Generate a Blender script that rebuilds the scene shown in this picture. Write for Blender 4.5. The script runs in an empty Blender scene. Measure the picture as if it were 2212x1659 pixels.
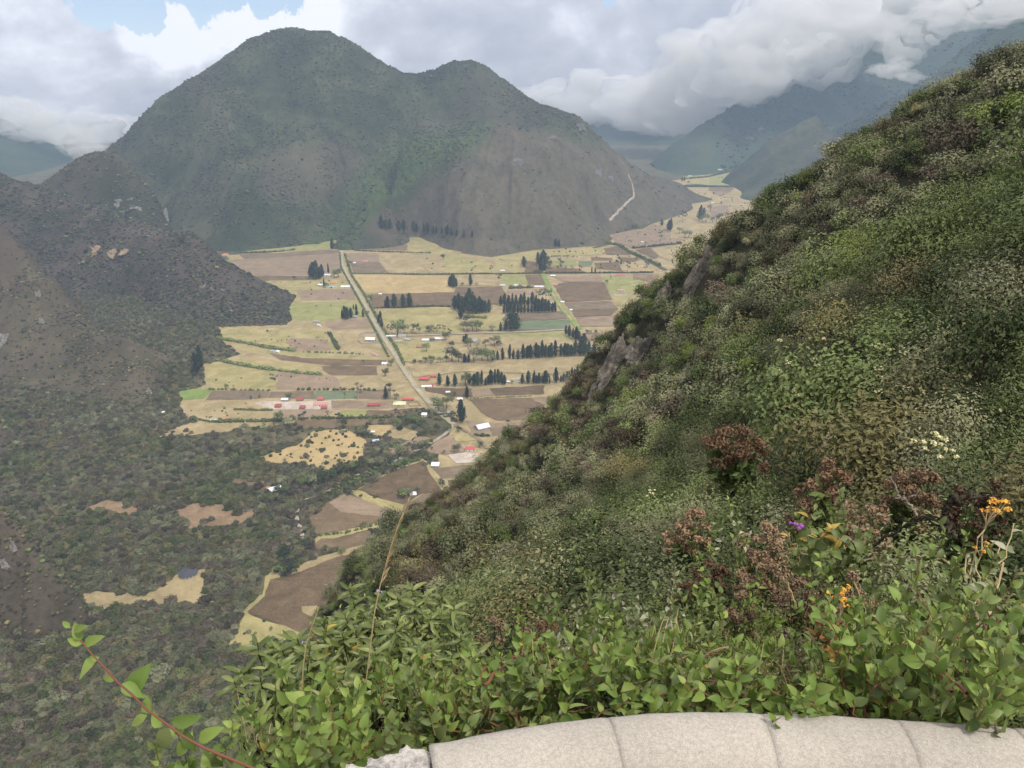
import bpy, bmesh, math, random
import numpy as np
from mathutils import Vector, Matrix, noise as mnoise
R = math.radians
RNG = np.random.default_rng(7)
random.seed(7)
scene = bpy.context.scene
col = scene.collection

# ---------------------------------------------------------------- camera
CAMZ = 430.0                      # the viewpoint stands 430 m above the crater floor
PITCH = R(22.0)
cam_data = bpy.data.cameras.new('camera')
cam = bpy.data.objects.new('camera', cam_data); col.objects.link(cam)
cam.location = (0, 0, CAMZ)
cam.rotation_euler = (R(90) - PITCH, 0, 0)
cam_data.sensor_width = 36; cam_data.lens = 27.04
cam_data.clip_start = 0.05; cam_data.clip_end = 30000
scene.camera = cam

# ---------------------------------------------------------------- light
SUN_EL, SUN_AZ = R(60), R(140)    # azimuth clockwise from +Y (behind the camera, right)
world = bpy.data.worlds.new('World'); scene.world = world; world.use_nodes = True
sun_data = bpy.data.lights.new('sun', 'SUN'); sun = bpy.data.objects.new('sun', sun_data); col.objects.link(sun)
sun_data.energy = 2.3; sun_data.angle = R(7); sun_data.color = (1.0, 0.93, 0.80)
sd = Vector((math.sin(SUN_AZ)*math.cos(SUN_EL), math.cos(SUN_AZ)*math.cos(SUN_EL), math.sin(SUN_EL)))
sun.rotation_euler = (-sd).to_track_quat('-Z', 'Y').to_euler()
scene.view_settings.view_transform = 'Standard'; scene.view_settings.look = 'None'
scene.view_settings.exposure = 0.5; scene.view_settings.gamma = 1.0
scene.view_settings.use_curve_mapping = False
scene.render.engine = 'CYCLES'
scene.cycles.use_denoising = True
scene.cycles.max_bounces = 6; scene.cycles.diffuse_bounces = 3; scene.cycles.glossy_bounces = 2
scene.cycles.transmission_bounces = 3; scene.cycles.transparent_max_bounces = 8; scene.cycles.volume_bounces = 3
scene.cycles.use_adaptive_sampling = True; scene.cycles.adaptive_threshold = 0.02

class NT:
    """small helper for node trees"""
    def __init__(s, tree):
        s.t = tree; s.n = tree.nodes; s.l = tree.links
    def new(s, typ, **kw):
        n = s.n.new(typ)
        for k, v in kw.items(): setattr(n, k, v)
        return n
    def put(s, sock, v):
        if isinstance(v, bpy.types.NodeSocket): s.l.new(v, sock)
        elif v is not None:
            if hasattr(sock.default_value, '__len__') and not hasattr(v, '__len__'): v = (v,)*len(sock.default_value)
            if hasattr(v, '__len__') and len(sock.default_value) == 4 and len(v) == 3: v = (*v, 1)
            sock.default_value = v
    def math(s, op, a, b=None, c=None, clamp=False):
        n = s.new('ShaderNodeMath', operation=op, use_clamp=clamp)
        s.put(n.inputs[0], a); s.put(n.inputs[1], b); s.put(n.inputs[2], c); return n.outputs[0]
    def vmath(s, op, a, b=None, out=0):
        n = s.new('ShaderNodeVectorMath', operation=op); s.put(n.inputs[0], a); s.put(n.inputs[1], b); return n.outputs[out]
    def noise(s, vec, scale, detail=4, rough=0.55, dist=0.0, lac=2.0):
        n = s.new('ShaderNodeTexNoise'); s.put(n.inputs['Vector'], vec)
        for k, v in (('Scale', scale), ('Detail', detail), ('Roughness', rough), ('Distortion', dist), ('Lacunarity', lac)): n.inputs[k].default_value = v
        return n.outputs['Fac']
    def ramp(s, fac, stops, interp='LINEAR'):
        n = s.new('ShaderNodeValToRGB'); s.put(n.inputs[0], fac); cr = n.color_ramp; cr.interpolation = interp
        while len(cr.elements) < len(stops): cr.elements.new(0.5)
        for e, (p, c) in zip(cr.elements, stops):
            e.position = p; e.color = (*c, 1) if hasattr(c, '__len__') else (c, c, c, 1)
        return n.outputs[0]
    def mix(s, fac, a, b):
        n = s.new('ShaderNodeMix', data_type='RGBA'); s.put(n.inputs[0], fac); s.put(n.inputs[6], a); s.put(n.inputs[7], b); return n.outputs[2]
    def smooth(s, v, lo, hi):
        n = s.new('ShaderNodeMapRange', interpolation_type='SMOOTHSTEP'); s.put(n.inputs[0], v)
        n.inputs[1].default_value = lo; n.inputs[2].default_value = hi; return n.outputs[0]
    def mapping(s, vec, scale=(1, 1, 1), rot=(0, 0, 0), loc=(0, 0, 0)):
        n = s.new('ShaderNodeMapping'); s.put(n.inputs[0], vec); n.inputs['Scale'].default_value = scale
        n.inputs['Rotation'].default_value = rot; n.inputs['Location'].default_value = loc; return n.outputs[0]

def mat(name, rough=0.9, spec=0.2):
    m = bpy.data.materials.new(name); m.use_nodes = True; nt = NT(m.node_tree)
    b = m.node_tree.nodes['Principled BSDF']; b.inputs['Roughness'].default_value = rough
    b.inputs['Specular IOR Level'].default_value = spec
    return m, nt, b

HAZE = 0.95e-4; HAZE_TOP = 1300.0
# picture to place: pixel of the 2212 px wide view -> ray, floor point, point at a horizontal distance
F = 1661.2; CP, SP = math.cos(PITCH), math.sin(PITCH)
def ray(u, v):
    x = (u - 1106.0)/F; y = (829.5 - v)/F
    return np.array([x, CP + y*SP, -SP + y*CP])
def floor_at(u, v, z=0.0):
    d = ray(u, v); t = (z - CAMZ)/d[2]; return np.array([d[0]*t, d[1]*t, z])
def at(u, v, r):
    d = ray(u, v); t = r/math.hypot(d[0], d[1]); return np.array([d[0]*t, d[1]*t, CAMZ + d[2]*t])
def crop(x0, y0, k): return lambda x, y: ((x0 + x*k)/1.82278, (y0 + y*k)/1.82278)
cA = crop(0, 0, .91139); cB = crop(2016, 0, .91139); cC = crop(800, 900, .40687); cD = crop(1600, 900, .45208)
cE = crop(600, 1350, .45208); cF = crop(1300, 1500, .36166); cG = crop(0, 600, .66313); cH = crop(0, 1700, .79818)
cI = crop(900, 1900, .42194); cJ = crop(2400, 600, .31646); cK = crop(3100, 1700, .42191); cL = crop(1600, 2300, .36166)

# ---------------------------------------------------------------- sky: nishita behind a deck of cloud
def build_world():
    nt = NT(world.node_tree); nt.n.clear()
    out = nt.new('ShaderNodeOutputWorld'); bg = nt.new('ShaderNodeBackground')
    tc = nt.new('ShaderNodeTexCoord').outputs['Generated']
    sky = nt.new('ShaderNodeTexSky', sky_type='NISHITA', sun_disc=False, sun_elevation=SUN_EL, sun_rotation=SUN_AZ, altitude=2900, air_density=1.0, dust_density=0.6)
    d = tc
    # billows: warped noise on the direction, squeezed so that banks lie flat near the horizon
    m = nt.mapping(d, scale=(1, 1, 2.1))
    n1 = nt.noise(m, 3.1, 7, 0.58, 0.25)
    n2 = nt.noise(nt.mapping(d, scale=(1, 1, 1.5), loc=(3.1, 1.7, 0.4)), 6.5, 8, 0.62, 0.3)
    n3 = nt.noise(nt.mapping(d, scale=(1, 1, 1.3), loc=(7.3, 0.2, 4.1)), 17, 7, 0.6, 0.2)
    def near(u, v, a0, a1):     # 1 in a cone about the direction of a gap in the deck
        q = ray(u, v); q = q/np.linalg.norm(q)
        dt = nt.vmath('DOT_PRODUCT', nt.vmath('NORMALIZE', nt.vmath('ADD', d, nt.vmath('SCALE', wv, None))), tuple(q), out=1)
        return nt.smooth(dt, math.cos(R(a1)), math.cos(R(a0)))
    wn = nt.new('ShaderNodeTexNoise'); nt.put(wn.inputs['Vector'], d); wn.inputs['Scale'].default_value = 16; wn.inputs['Detail'].default_value = 9; wn.inputs['Roughness'].default_value = .68
    wv = nt.vmath('SUBTRACT', wn.outputs['Color'], (0.5, 0.5, 0.5))
    sc = nt.new('ShaderNodeVectorMath', operation='SCALE'); nt.put(sc.inputs[0], wv); sc.inputs[3].default_value = 0.085; wv = sc.outputs[0]
    def near(u, v, a0, a1):
        q = ray(u, v); q = q/np.linalg.norm(q)
        dt = nt.vmath('DOT_PRODUCT', nt.vmath('NORMALIZE', nt.vmath('ADD', d, wv)), tuple(q), out=1)
        return nt.smooth(dt, math.cos(R(a1)), math.cos(R(a0)))
    gap = None
    for g in ((590, -22, .8, 2.2), (510, -20, .7, 1.9), (430, -8, 0.7, 1.9), (305, 24, 0.4, 1.7), (210, 6, .5, 2.2), (1325, 12, 0.2, 0.9), (420, -110, 2, 5), (1500, -500, 3, 9), (-900, -300, 3, 10), (2900, -250, 3, 9)):
        k = near(*g); gap = k if gap is None else nt.math('MAXIMUM', gap, k)
    for _ in range(0): pass
    # light: sunlit tops against grey bellies
    z = nt.new('ShaderNodeSeparateXYZ'); nt.put(z.inputs[0], d); zz = z.outputs[2]
    br = nt.math('ADD', nt.math('MULTIPLY', nt.math('SUBTRACT', n1, .5), 1.7), nt.math('MULTIPLY', nt.math('SUBTRACT', n2, .5), 1.0))
    br = nt.math('ADD', nt.math('ADD', br, .78), nt.math('MULTIPLY', nt.math('SUBTRACT', n3, .5), 0.42))
    up = nt.smooth(zz, -0.12, 0.20)
    br = nt.math('ADD', br, nt.math('MULTIPLY', up, 0.26))
    for (u, v, a0, a1, w) in ((820, 55, 1, 9, .10), (130, 100, 1, 9, .16), (375, 50, .5, 3.6, .34), (600, 50, .5, 3, .14), (1290, 20, 0, 4, .16), (1830, 10, 0, 5, .14), (1600, 150, 3, 14, -.05), (1300, 230, 1, 10, -.14), (1150, 130, 1, 8, -.08), (150, 270, 1, 8, -.10), (1000, 50, 0, 6, -.06), (280, 190, 1, 8, -.07), (620, 30, 0, 4, .13)):
        br = nt.math('ADD', br, nt.math('MULTIPLY', near(u, v, a0, a1), w))
    deck = nt.ramp(br, [(0.0, (.20, .21, .26)), (0.62, (.37, .37, .43)), (0.80, (.53, .525, .59)), (0.95, (.70, .695, .76)), (1.0, (.93, .93, .97))])
    br2 = nt.math('MULTIPLY', nt.math('SUBTRACT', br, 0.30), 1.12)
    deck = nt.ramp(br2, [(0.0, (.34, .325, .335)), (0.42, (.47, .45, .46)), (0.66, (.65, .62, .625)), (0.84, (.90, .865, .865)), (0.98, (1.16, 1.12, 1.10))])
    blue = nt.vmath('SCALE', sky.outputs[0], None); blue.node.inputs[3].default_value = 0.115
    edge = nt.math('SUBTRACT', nt.math('MULTIPLY', gap, 1.5), nt.math('MULTIPLY', nt.math('ADD', n2, nt.math('MULTIPLY', n3, 0.5)), 0.85))
    blueish = nt.mix(0.30, blue, (.62, .66, .74))
    c = nt.mix(nt.smooth(edge, 0.02, 0.30), deck, blueish)
    low = nt.smooth(zz, -0.05, -0.25)          # below the horizon: the crater's own dim ground tone
    c = nt.mix(nt.smooth(zz, -0.04, -0.16), c, (.16, .18, .19))
    nt.put(bg.inputs[0], c); bg.inputs[1].default_value = .88
    nt.l.new(bg.outputs[0], out.inputs[0])
build_world()

# ---------------------------------------------------------------- helpers
def tag(o, label=None, cat=None, group=None, kind=None):
    if label: o['label'] = label
    if cat: o['category'] = cat
    if group: o['group'] = group
    if kind: o['kind'] = kind
    return o
def link(name, me, m=None, parent=None):
    o = bpy.data.objects.new(name, me); col.objects.link(o)
    if m is not None and me is not None:
        for mm in (m if isinstance(m, (list, tuple)) else [m]): me.materials.append(mm)
    if parent is not None: o.parent = parent
    return o
def empty(name, loc=(0, 0, 0), rz=0.0):
    o = bpy.data.objects.new(name, None); col.objects.link(o); o.location = loc; o.rotation_euler = (0, 0, rz); o.empty_display_size = .1
    return o
def np_mesh(name, V, Fc, mi=None, smooth=False):
    """mesh from an (n,3) array and an (m,k) array of faces"""
    V = np.asarray(V, np.float32); Fc = np.asarray(Fc, np.int32); k = Fc.shape[1]
    me = bpy.data.meshes.new(name); me.vertices.add(len(V)); me.vertices.foreach_set('co', V.ravel())
    me.loops.add(Fc.size); me.loops.foreach_set('vertex_index', Fc.ravel())
    me.polygons.add(len(Fc)); me.polygons.foreach_set('loop_start', np.arange(0, Fc.size, k, dtype=np.int32))
    if mi is not None: me.polygons.foreach_set('material_index', np.asarray(mi, np.int32))
    me.polygons.foreach_set('use_smooth', np.full(len(Fc), smooth)); me.update(calc_edges=True); me.validate()
    return me

_perm = RNG.permutation(4096); _gx = RNG.uniform(0, 2*np.pi, 4096)
def pn(x, y, seed=0):
    """2-D gradient noise, about -1..1"""
    xi = np.floor(x).astype(np.int64); yi = np.floor(y).astype(np.int64); xf = x - xi; yf = y - yi
    def g(ix, iy, fx, fy):
        h = _gx[_perm[(_perm[(ix + seed*131) & 4095] + iy) & 4095]]; return np.cos(h)*fx + np.sin(h)*fy
    s = lambda t: t*t*t*(t*(t*6 - 15) + 10)
    u, v = s(xf), s(yf)
    a = g(xi, yi, xf, yf)*(1 - u) + g(xi + 1, yi, xf - 1, yf)*u
    b = g(xi, yi + 1, xf, yf - 1)*(1 - u) + g(xi + 1, yi + 1, xf - 1, yf - 1)*u
    return (a*(1 - v) + b*v)*1.5
def fbm(x, y, wl, oct=4, seed=0, gain=.5):
    a, s, t = 1.0, 0.0, 0.0
    for i in range(oct):
        s = s + a*pn(x/wl, y/wl, seed + i); t += a; a *= gain; wl /= 2.03
    return s/t
def inside(poly, x, y):
    poly = np.asarray(poly); c = np.zeros(len(x), bool); n = len(poly)
    for i in range(n):
        (x1, y1), (x2, y2) = poly[i], poly[i-1]
        k = ((y1 > y) != (y2 > y)); c ^= k & (x < (x2 - x1)*(y - y1)/(y2 - y1 + 1e-12) + x1)
    return c
class RBF:
    """thin-plate surface z(x, y) through control points"""
    def __init__(s, P, lam=0.0):
        P = np.asarray(P, float); s.c = P[:, :2].mean(0); s.k = P[:, :2].std() + 1e-9
        s.X = (P[:, :2] - s.c)/s.k; n = len(P)
        A = np.zeros((n + 3, n + 3)); A[:n, :n] = s.phi(s.X) + lam*np.eye(n)
        A[:n, n] = 1; A[:n, n+1:] = s.X; A[n, :n] = 1; A[n+1:, :n] = s.X.T
        s.w = np.linalg.solve(A, np.concatenate([P[:, 2], np.zeros(3)])); s.n = n
    def phi(s, Q):
        d2 = ((Q[:, None, :] - s.X[None])**2).sum(-1); return .5*d2*np.log(d2 + 1e-12)
    def __call__(s, x, y):
        sh = np.shape(x); Q = np.stack([np.ravel(x), np.ravel(y)], 1); Q = (Q - s.c)/s.k; out = np.empty(len(Q))
        for i in range(0, len(Q), 20000):
            q = Q[i:i+20000]; out[i:i+20000] = s.phi(q) @ s.w[:s.n] + s.w[s.n] + q @ s.w[s.n+1:]
        return out.reshape(sh)
def aty(u, v, y):            # the point of a sight line that lies y metres ahead
    d = ray(u, v); return np.array([d[0], d[1], d[2]])*(y/d[1]) + [0, 0, CAMZ]
def hill_points(foot, ridge, inner=(), back=(500, 300), out=()):
    """foot: pixels on the crater floor; ridge / inner: (u, v, distance ahead); behind each ridge point the land falls away"""
    P = [floor_at(u, v) + np.array([0, 0, -4]) for u, v in foot]
    P += [floor_at(u, v) + np.array([0, 0, z]) for u, v, z in out]
    for u, v, r in ridge:
        P.append(aty(u, v, r))
        if back:
            q = aty(u, v, r); k = (r + back[0])/r; P.append(np.array([q[0]*k, q[1]*k, q[2] - back[1]]))
    P += [aty(u, v, r) for u, v, r in inner]
    return P
TERRAIN = {}
def heightfield(name, H, x0, x1, y0, y1, step, m, zmin=-2.0, kind='structure', keep=None, smooth=True):
    nx = int((x1 - x0)/step) + 1; ny = int((y1 - y0)/step) + 1
    X, Y = np.meshgrid(np.linspace(x0, x1, nx), np.linspace(y0, y1, ny)); Z = H(X, Y)
    ok = (Z > zmin)
    if keep is not None: ok &= keep(X, Y, Z)
    idx = np.arange(nx*ny).reshape(ny, nx)
    q = np.stack([idx[:-1, :-1], idx[:-1, 1:], idx[1:, 1:], idx[1:, :-1]], -1).reshape(-1, 4)
    okf = ok.ravel()[q].any(1); q = q[okf]
    used = np.unique(q); re = np.full(nx*ny, -1); re[used] = np.arange(len(used))
    V = np.stack([X.ravel(), Y.ravel(), Z.ravel()], 1)[used]
    me = np_mesh(name, V, re[q], smooth=smooth); o = link(name, me, m); tag(o, kind=kind)
    TERRAIN[name] = H
    return o
def normals_at(H, x, y, e=1.0):
    zx = (H(x + e, y) - H(x - e, y))/(2*e); zy = (H(x, y + e) - H(x, y - e))/(2*e)
    return zx, zy
# ---------------------------------------------------------------- ground materials
def land_mat(name, stops, wl=60.0, fine=4.0, streak=0.0, patch=None, patch_amt=0.5, bump=0.6, rock=None):
    """scrub and dry grass over earth, seen from afar: three scales of noise through one ramp"""
    m, nt, b = mat(name, 0.95, 0.1)
    g = nt.new('ShaderNodeNewGeometry').outputs['Position']
    a = nt.noise(g, 1/wl, 5, 0.6, 0.4); f = nt.noise(g, 1/fine, 3, 0.65)
    mid = nt.noise(g, 1/(fine*4.5), 4, 0.6, 0.5)
    v = nt.math('ADD', nt.math('MULTIPLY', a, 0.9), nt.math('ADD', nt.math('MULTIPLY', f, 0.35), nt.math('MULTIPLY', mid, 0.55)))
    v = nt.math('SUBTRACT', v, 0.40)
    c = nt.ramp(v, stops)
    if patch is not None:
        pz = nt.noise(g, 1/(wl*3.1), 4, 0.55, 0.8)
        c = nt.mix(nt.math('MULTIPLY', nt.smooth(pz, 0.47, 0.62), patch_amt), c, nt.mix(f, patch, tuple(x*0.6 for x in patch)))
    if rock is not None:
        ge = nt.new('ShaderNodeNewGeometry'); sp = nt.new('ShaderNodeSeparateXYZ'); nt.put(sp.inputs[0], ge.outputs['Normal'])
        steep = nt.smooth(sp.outputs[2], 0.72, 0.50)
        rk = nt.math('MULTIPLY', steep, nt.smooth(nt.noise(g, 1/(fine*4), 6, .7), 0.60, 0.64))
        c = nt.mix(rk, c, rock)
    nt.put(b.inputs['Base Color'], c)
    bp = nt.new('ShaderNodeBump'); bp.inputs['Strength'].default_value = bump; bp.inputs['Distance'].default_value = fine*0.35
    nt.put(bp.inputs['Height'], nt.math('ADD', f, mid)); nt.l.new(bp.outputs[0], b.inputs['Normal'])
    return m
M_mount = land_mat('mountain_scrub', [(.25, (.024, .032, .018)), (.48, (.044, .055, .030)), (.62, (.072, .080, .043)), (.85, (.110, .106, .070))], 160, 9, patch=(.115, .100, .078), patch_amt=.45)
def mount_zones():
    """the front hill is dry brown grass; a lush green ravine parts it from the dome"""
    nt = NT(M_mount.node_tree); b = nt.n['Principled BSDF']; src = b.inputs['Base Color'].links[0].from_socket; g = nt.new('ShaderNodeNewGeometry').outputs['Position']
    n = nt.noise(g, 1/14, 5, .7); n2 = nt.noise(nt.mapping(g, scale=(1, 1, .35)), 1/40, 5, .65, .6)
    def at_(nm): return nt.new('ShaderNodeAttribute', attribute_name=nm).outputs['Fac']
    warm = nt.ramp(nt.math('ADD', nt.math('MULTIPLY', n, .5), nt.math('MULTIPLY', n2, .5)), [(.34, (.055, .053, .036)), (.48, (.098, .086, .062)), (.60, (.135, .115, .086)), (.72, (.092, .092, .050))])
    c = nt.mix(nt.math('MULTIPLY', at_('ochre'), .38), src, (.13, .105, .082)); c = nt.mix(nt.math('MULTIPLY', at_('warm'), .85), c, warm)
    lush = nt.ramp(n, [(.35, (.030, .048, .022)), (.52, (.065, .098, .038)), (.7, (.105, .14, .055))]); c = nt.mix(nt.math('MULTIPLY', at_('lush'), .8), c, lush); nt.put(b.inputs['Base Color'], c)
mount_zones()
M_hillfront = land_mat('front_hill_grass', [(.25, (.050, .055, .032)), (.5, (.098, .096, .058)), (.8, (.150, .132, .090))], 120, 8, patch=(.062, .085, .038), patch_amt=.6, rock=(.26, .25, .25))
M_hill_left = land_mat('dry_brown_scrub', [(.25, (.045, .042, .028)), (.5, (.095, .080, .058)), (.8, (.155, .122, .095))], 90, 6, patch=(.055, .066, .034), patch_amt=.65)
M_cone = land_mat('cone_hill_scrub', [(.25, (.034, .034, .020)), (.5, (.066, .062, .038)), (.8, (.105, .094, .060))], 90, 6, patch=(.040, .052, .026), patch_amt=.6)
M_l1 = land_mat('olive_dry_grass', [(.25, (.042, .038, .024)), (.5, (.086, .074, .048)), (.8, (.135, .112, .074))], 80, 6, patch=(.095, .075, .058), patch_amt=.7)
M_l2 = land_mat('purplish_brown_scrub', [(.25, (.038, .034, .026)), (.5, (.074, .062, .050)), (.8, (.125, .098, .080))], 90, 6, patch=(.036, .046, .024), patch_amt=.75)
M_far = land_mat('far_mountain_forest', [(.25, (.025, .045, .030)), (.55, (.045, .070, .040)), (.85, (.080, .100, .060))], 300, 25, patch=(.10, .11, .07), patch_amt=.4, rock=(.30, .30, .30))
M_basin = land_mat('basin_scrub_ground', [(.25, (.050, .055, .028)), (.5, (.095, .090, .050)), (.75, (.19, .155, .085))], 45, 3)
M_slope = land_mat('steep_slope_earth', [(.25, (.016, .018, .010)), (.5, (.030, .032, .018)), (.8, (.070, .055, .035))], 9, .8)

# ---------------------------------------------------------------- the crater floor and the hills round it
gv, gf = [], []
nx, ny = 60, 60
xs = np.linspace(-5200, 5200, nx); ys = np.linspace(-300, 7800, ny)
X, Y = np.meshgrid(xs, ys); idx = np.arange(nx*ny).reshape(ny, nx)
q = np.stack([idx[:-1, :-1], idx[:-1, 1:], idx[1:, 1:], idx[1:, :-1]], -1).reshape(-1, 4)
o = link('crater_floor_ground', np_mesh('crater_floor_ground', np.stack([X.ravel(), Y.ravel(), 0*X.ravel()], 1), q), M_basin); tag(o, kind='structure')

# main dome with its second summit, and the lower hill in front of it
P = hill_points(
    [(340, 530), (400, 534), (450, 541), (500, 546), (560, 541), (640, 533), (700, 524), (740, 521), (790, 512), (830, 502), (890, 512), (940, 528), (985, 543), (1060, 553), (1110, 547), (1160, 536), (1230, 532), (1300, 527), (1315, 510), (1400, 490), (1450, 470), (1500, 440), (1520, 425)],
    [(205, 352, 2500), (235, 332, 2500), (330, 240, 2500), (400, 188, 2520), (450, 150, 2600), (500, 115, 2660), (540, 88, 2700), (585, 66, 2730), (640, 57, 2740), (700, 63, 2740), (760, 93, 2720), (810, 128, 2690), (850, 160, 2670), (885, 182, 2700), (925, 172, 2740), (960, 146, 2750), (1005, 135, 2750), (1045, 144, 2740), (1080, 170, 2720), (1110, 200, 2690), (1170, 235, 2620), (1215, 240, 2620), (1255, 262, 2620), (1310, 312, 2680), (1360, 350, 2740), (1415, 378, 2800), (1470, 395, 2880)],
    [(600, 300, 2370), (450, 300, 2350), (350, 400, 2330), (620, 190, 2540), (700, 200, 2530), (640, 420, 2190), (500, 430, 2130), (840, 285, 2500), (800, 350, 2420), (760, 400, 2320), (720, 470, 2185),
     (1085, 268, 2330), (1010, 290, 2330), (950, 300, 2340), (890, 305, 2330), (860, 345, 2240), (820, 395, 2160), (780, 450, 2080), (1150, 290, 2330), (1230, 312, 2360), (1100, 380, 2180), (960, 400, 2170), (1250, 400, 2260), (1350, 430, 2420), (1000, 470, 2040), (1180, 470, 2060),
     (1100, 296, 2435), (1040, 298, 2435), (1000, 312, 2430), (930, 328, 2420), (1170, 312, 2435), (1235, 334, 2450), (1100, 252, 2590), (1000, 250, 2610), (930, 250, 2630), (1190, 275, 2540), (120, 405, 2500), (40, 455, 2500)], back=(420, 330), out=[(700, 552, -18), (750, 548, -18), (800, 540, -14), (860, 535, -12), (280, 530, -8), (200, 520, -15), (120, 510, -30), (0, 470, -80), (100, 540, -60), (300, 560, -40), (-100, 450, -120), (620, 560, -25), (850, 560, -30), (1100, 600, -40), (1350, 560, -30), (1540, 450, -20), (1560, 400, -30), (1500, 385, -15)])
H0 = RBF(P, 1e-4)
_pk = aty(640, 65, 2740); _pk2 = aty(1100, 262, 2450)
def gully(x, y, c, n, seed):
    """spurs and gullies that run down from a summit"""
    th = np.arctan2(x - c[0], y - c[1]); rr = np.hypot(x - c[0], y - c[1]); w = fbm(x, y, 210, 3, seed + 5)*.22
    a = (th + w)*n; g = pn(a, rr/520 + seed) + .5*pn(a*2.3 + 9, rr/260 + seed)
    return (1 - np.abs(g)*2.4)*np.clip(rr/300, 0, 1)
def H_mount(x, y):
    z = H0(x, y); k = np.clip(z/90, 0, 1)
    w2 = 1/(1 + np.exp(-(x - (-150 + (y - 2000)*.05))/60.0))
    z = z + k*(gully(x, y, _pk, 5.0, 1)*(1 - w2)*17*np.clip(1.35 - z/420, .15, 1) + gully(x, y, _pk2, 5.0, 2)*w2*14/(1 + np.exp((y - 2430)/45.0)) - 6*(1 - np.clip(z/420, 0, 1)))
    g = fbm(x, y, 190, 5, 3); rid = 1 - np.abs(fbm(x*1.0, y*.35, 120, 4, 9))*2.2
    return z + k*(g*16 + rid*9 - 6 + fbm(x, y, 26, 3, 21)*4.5)
om = heightfield('twin_peaked_mountain', H_mount, -1750, 1250, 1800, 3350, 6.0, M_mount)
_co = np.empty(len(om.data.vertices)*3, np.float32); om.data.vertices.foreach_get('co', _co); _co = _co.reshape(-1, 3).astype(float)
_w = np.stack([_co[:, 0] + fbm(_co[:, 0], _co[:, 1], 120, 4, 201)*55, _co[:, 1], _co[:, 2] + fbm(_co[:, 0], _co[:, 1], 90, 4, 205)*26], 1)
def soft_region(poly, P):
    x, y, z = P[:, 0], P[:, 1], P[:, 2] - CAMZ; dep = y*CP - z*SP; u = 1106 + F*x/dep; v = 829.5 - F*(y*SP + z*CP)/dep
    s = np.zeros(len(P))
    for du, dv in ((0, 0), (9, 0), (-9, 0), (0, 9), (0, -9), (16, 10), (-16, -10), (16, -10), (-16, 10)): s += inside(poly, u + du, v + dv)
    return s/9
for _n, _p in (('warm', [(1075, 262), (1150, 285), (1235, 305), (1290, 330), (1310, 298), (1420, 372), (1480, 395), (1540, 440), (1330, 540), (1060, 575), (960, 560), (830, 520), (800, 500), (860, 440), (960, 380), (1020, 320)]), ('lush', [(850, 300), (960, 283), (1075, 258), (1040, 300), (960, 350), (880, 395), (800, 470), (745, 540), (650, 560), (740, 450), (800, 360)]), ('ochre', [(560, 330), (720, 300), (800, 350), (720, 420), (640, 450), (560, 400)])):
    _a = om.data.attributes.new(_n, 'FLOAT', 'POINT'); _a.data.foreach_set('value', soft_region(_p, _w).astype(np.float32))
cone = hill_points([(620, 700), (560, 707), (500, 703), (450, 700), (400, 690), (340, 665), (280, 640), (640, 694)],
    [(-150, 330, 2050), (0, 375, 1950), (50, 402, 1900), (110, 408, 1850), (200, 440, 1800), (280, 470, 1730), (350, 492, 1680), (420, 508, 1620), (450, 530, 1580), (490, 580, 1510), (560, 640, 1440), (610, 680, 1395)],
    [(450, 620, 1470), (350, 590, 1540), (250, 560, 1610), (100, 520, 1700)], back=(260, 170), out=[(700, 700, -60), (680, 660, -50), (650, 620, -50), (620, 745, -40), (520, 750, -40), (400, 750, -40), (280, 720, -40), (720, 760, -90)])
HL2 = RBF(cone, 1e-4)
def H_l2(x, y):
    z = HL2(x, y); k = np.clip(z/50, 0, 1); return z + k*(fbm(x, y, 110, 5, 33)*11 + (1 - np.abs(fbm(x*.5, y, 70, 4, 31))*2)*6 - 4 + fbm(x, y, 18, 3, 35)*3)
heightfield('brown_ridge_hill', H_l2, -2000, -330, 1150, 2350, 5.0, M_l2)
c3 = hill_points([], [(60, 416, 2150), (95, 396, 2130), (150, 356, 2100), (185, 338, 2090), (232, 326, 2080), (272, 344, 2080), (305, 385, 2070), (335, 420, 2050), (352, 460, 2030), (362, 500, 2010)],
    [(230, 430, 2010), (150, 450, 2010), (300, 530, 1930), (200, 540, 1900), (372, 520, 2000)], back=(200, 150), out=[(392, 530, -10), (430, 560, -80), (380, 600, -60), (460, 530, -80), (300, 620, -40)])
HL3 = RBF(c3, 1e-4)
heightfield('cliffed_cone_hill', lambda x, y: HL3(x, y) + fbm(x, y, 90, 5, 43)*5 + fbm(x, y, 17, 3, 45)*3, -1900, -760, 1780, 2400, 5.0, M_cone)
c1 = hill_points([(345, 868), (300, 882), (240, 872), (160, 862), (80, 850), (0, 846), (-150, 850), (350, 840)],
    [(-200, 330, 1500), (-80, 420, 1420), (0, 480, 1370), (60, 548, 1320), (140, 620, 1260), (200, 700, 1190), (250, 722, 1160), (290, 742, 1130), (320, 780, 1090), (338, 820, 1050)],
    [(150, 760, 1120), (60, 720, 1150), (250, 810, 1070), (0, 620, 1250), (-150, 600, 1280)], back=(160, 140), out=[(375, 840, -25), (380, 880, -35), (360, 800, -25), (340, 925, -35), (200, 930, -35), (0, 900, -35), (350, 760, -25)])
HL1 = RBF(c1, 1e-4)
def H_l1(x, y):
    z = HL1(x, y); k = np.clip(z/40, 0, 1); return z + k*(fbm(x, y, 85, 5, 53)*9 + (1 - np.abs(fbm(x*.6, y*.8, 60, 4, 51))*2)*6 - 4 + fbm(x, y, 14, 3, 55)*2.5)
heightfield('near_brown_hill', H_l1, -1600, -420, 860, 1650, 4.0, M_l1)
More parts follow.
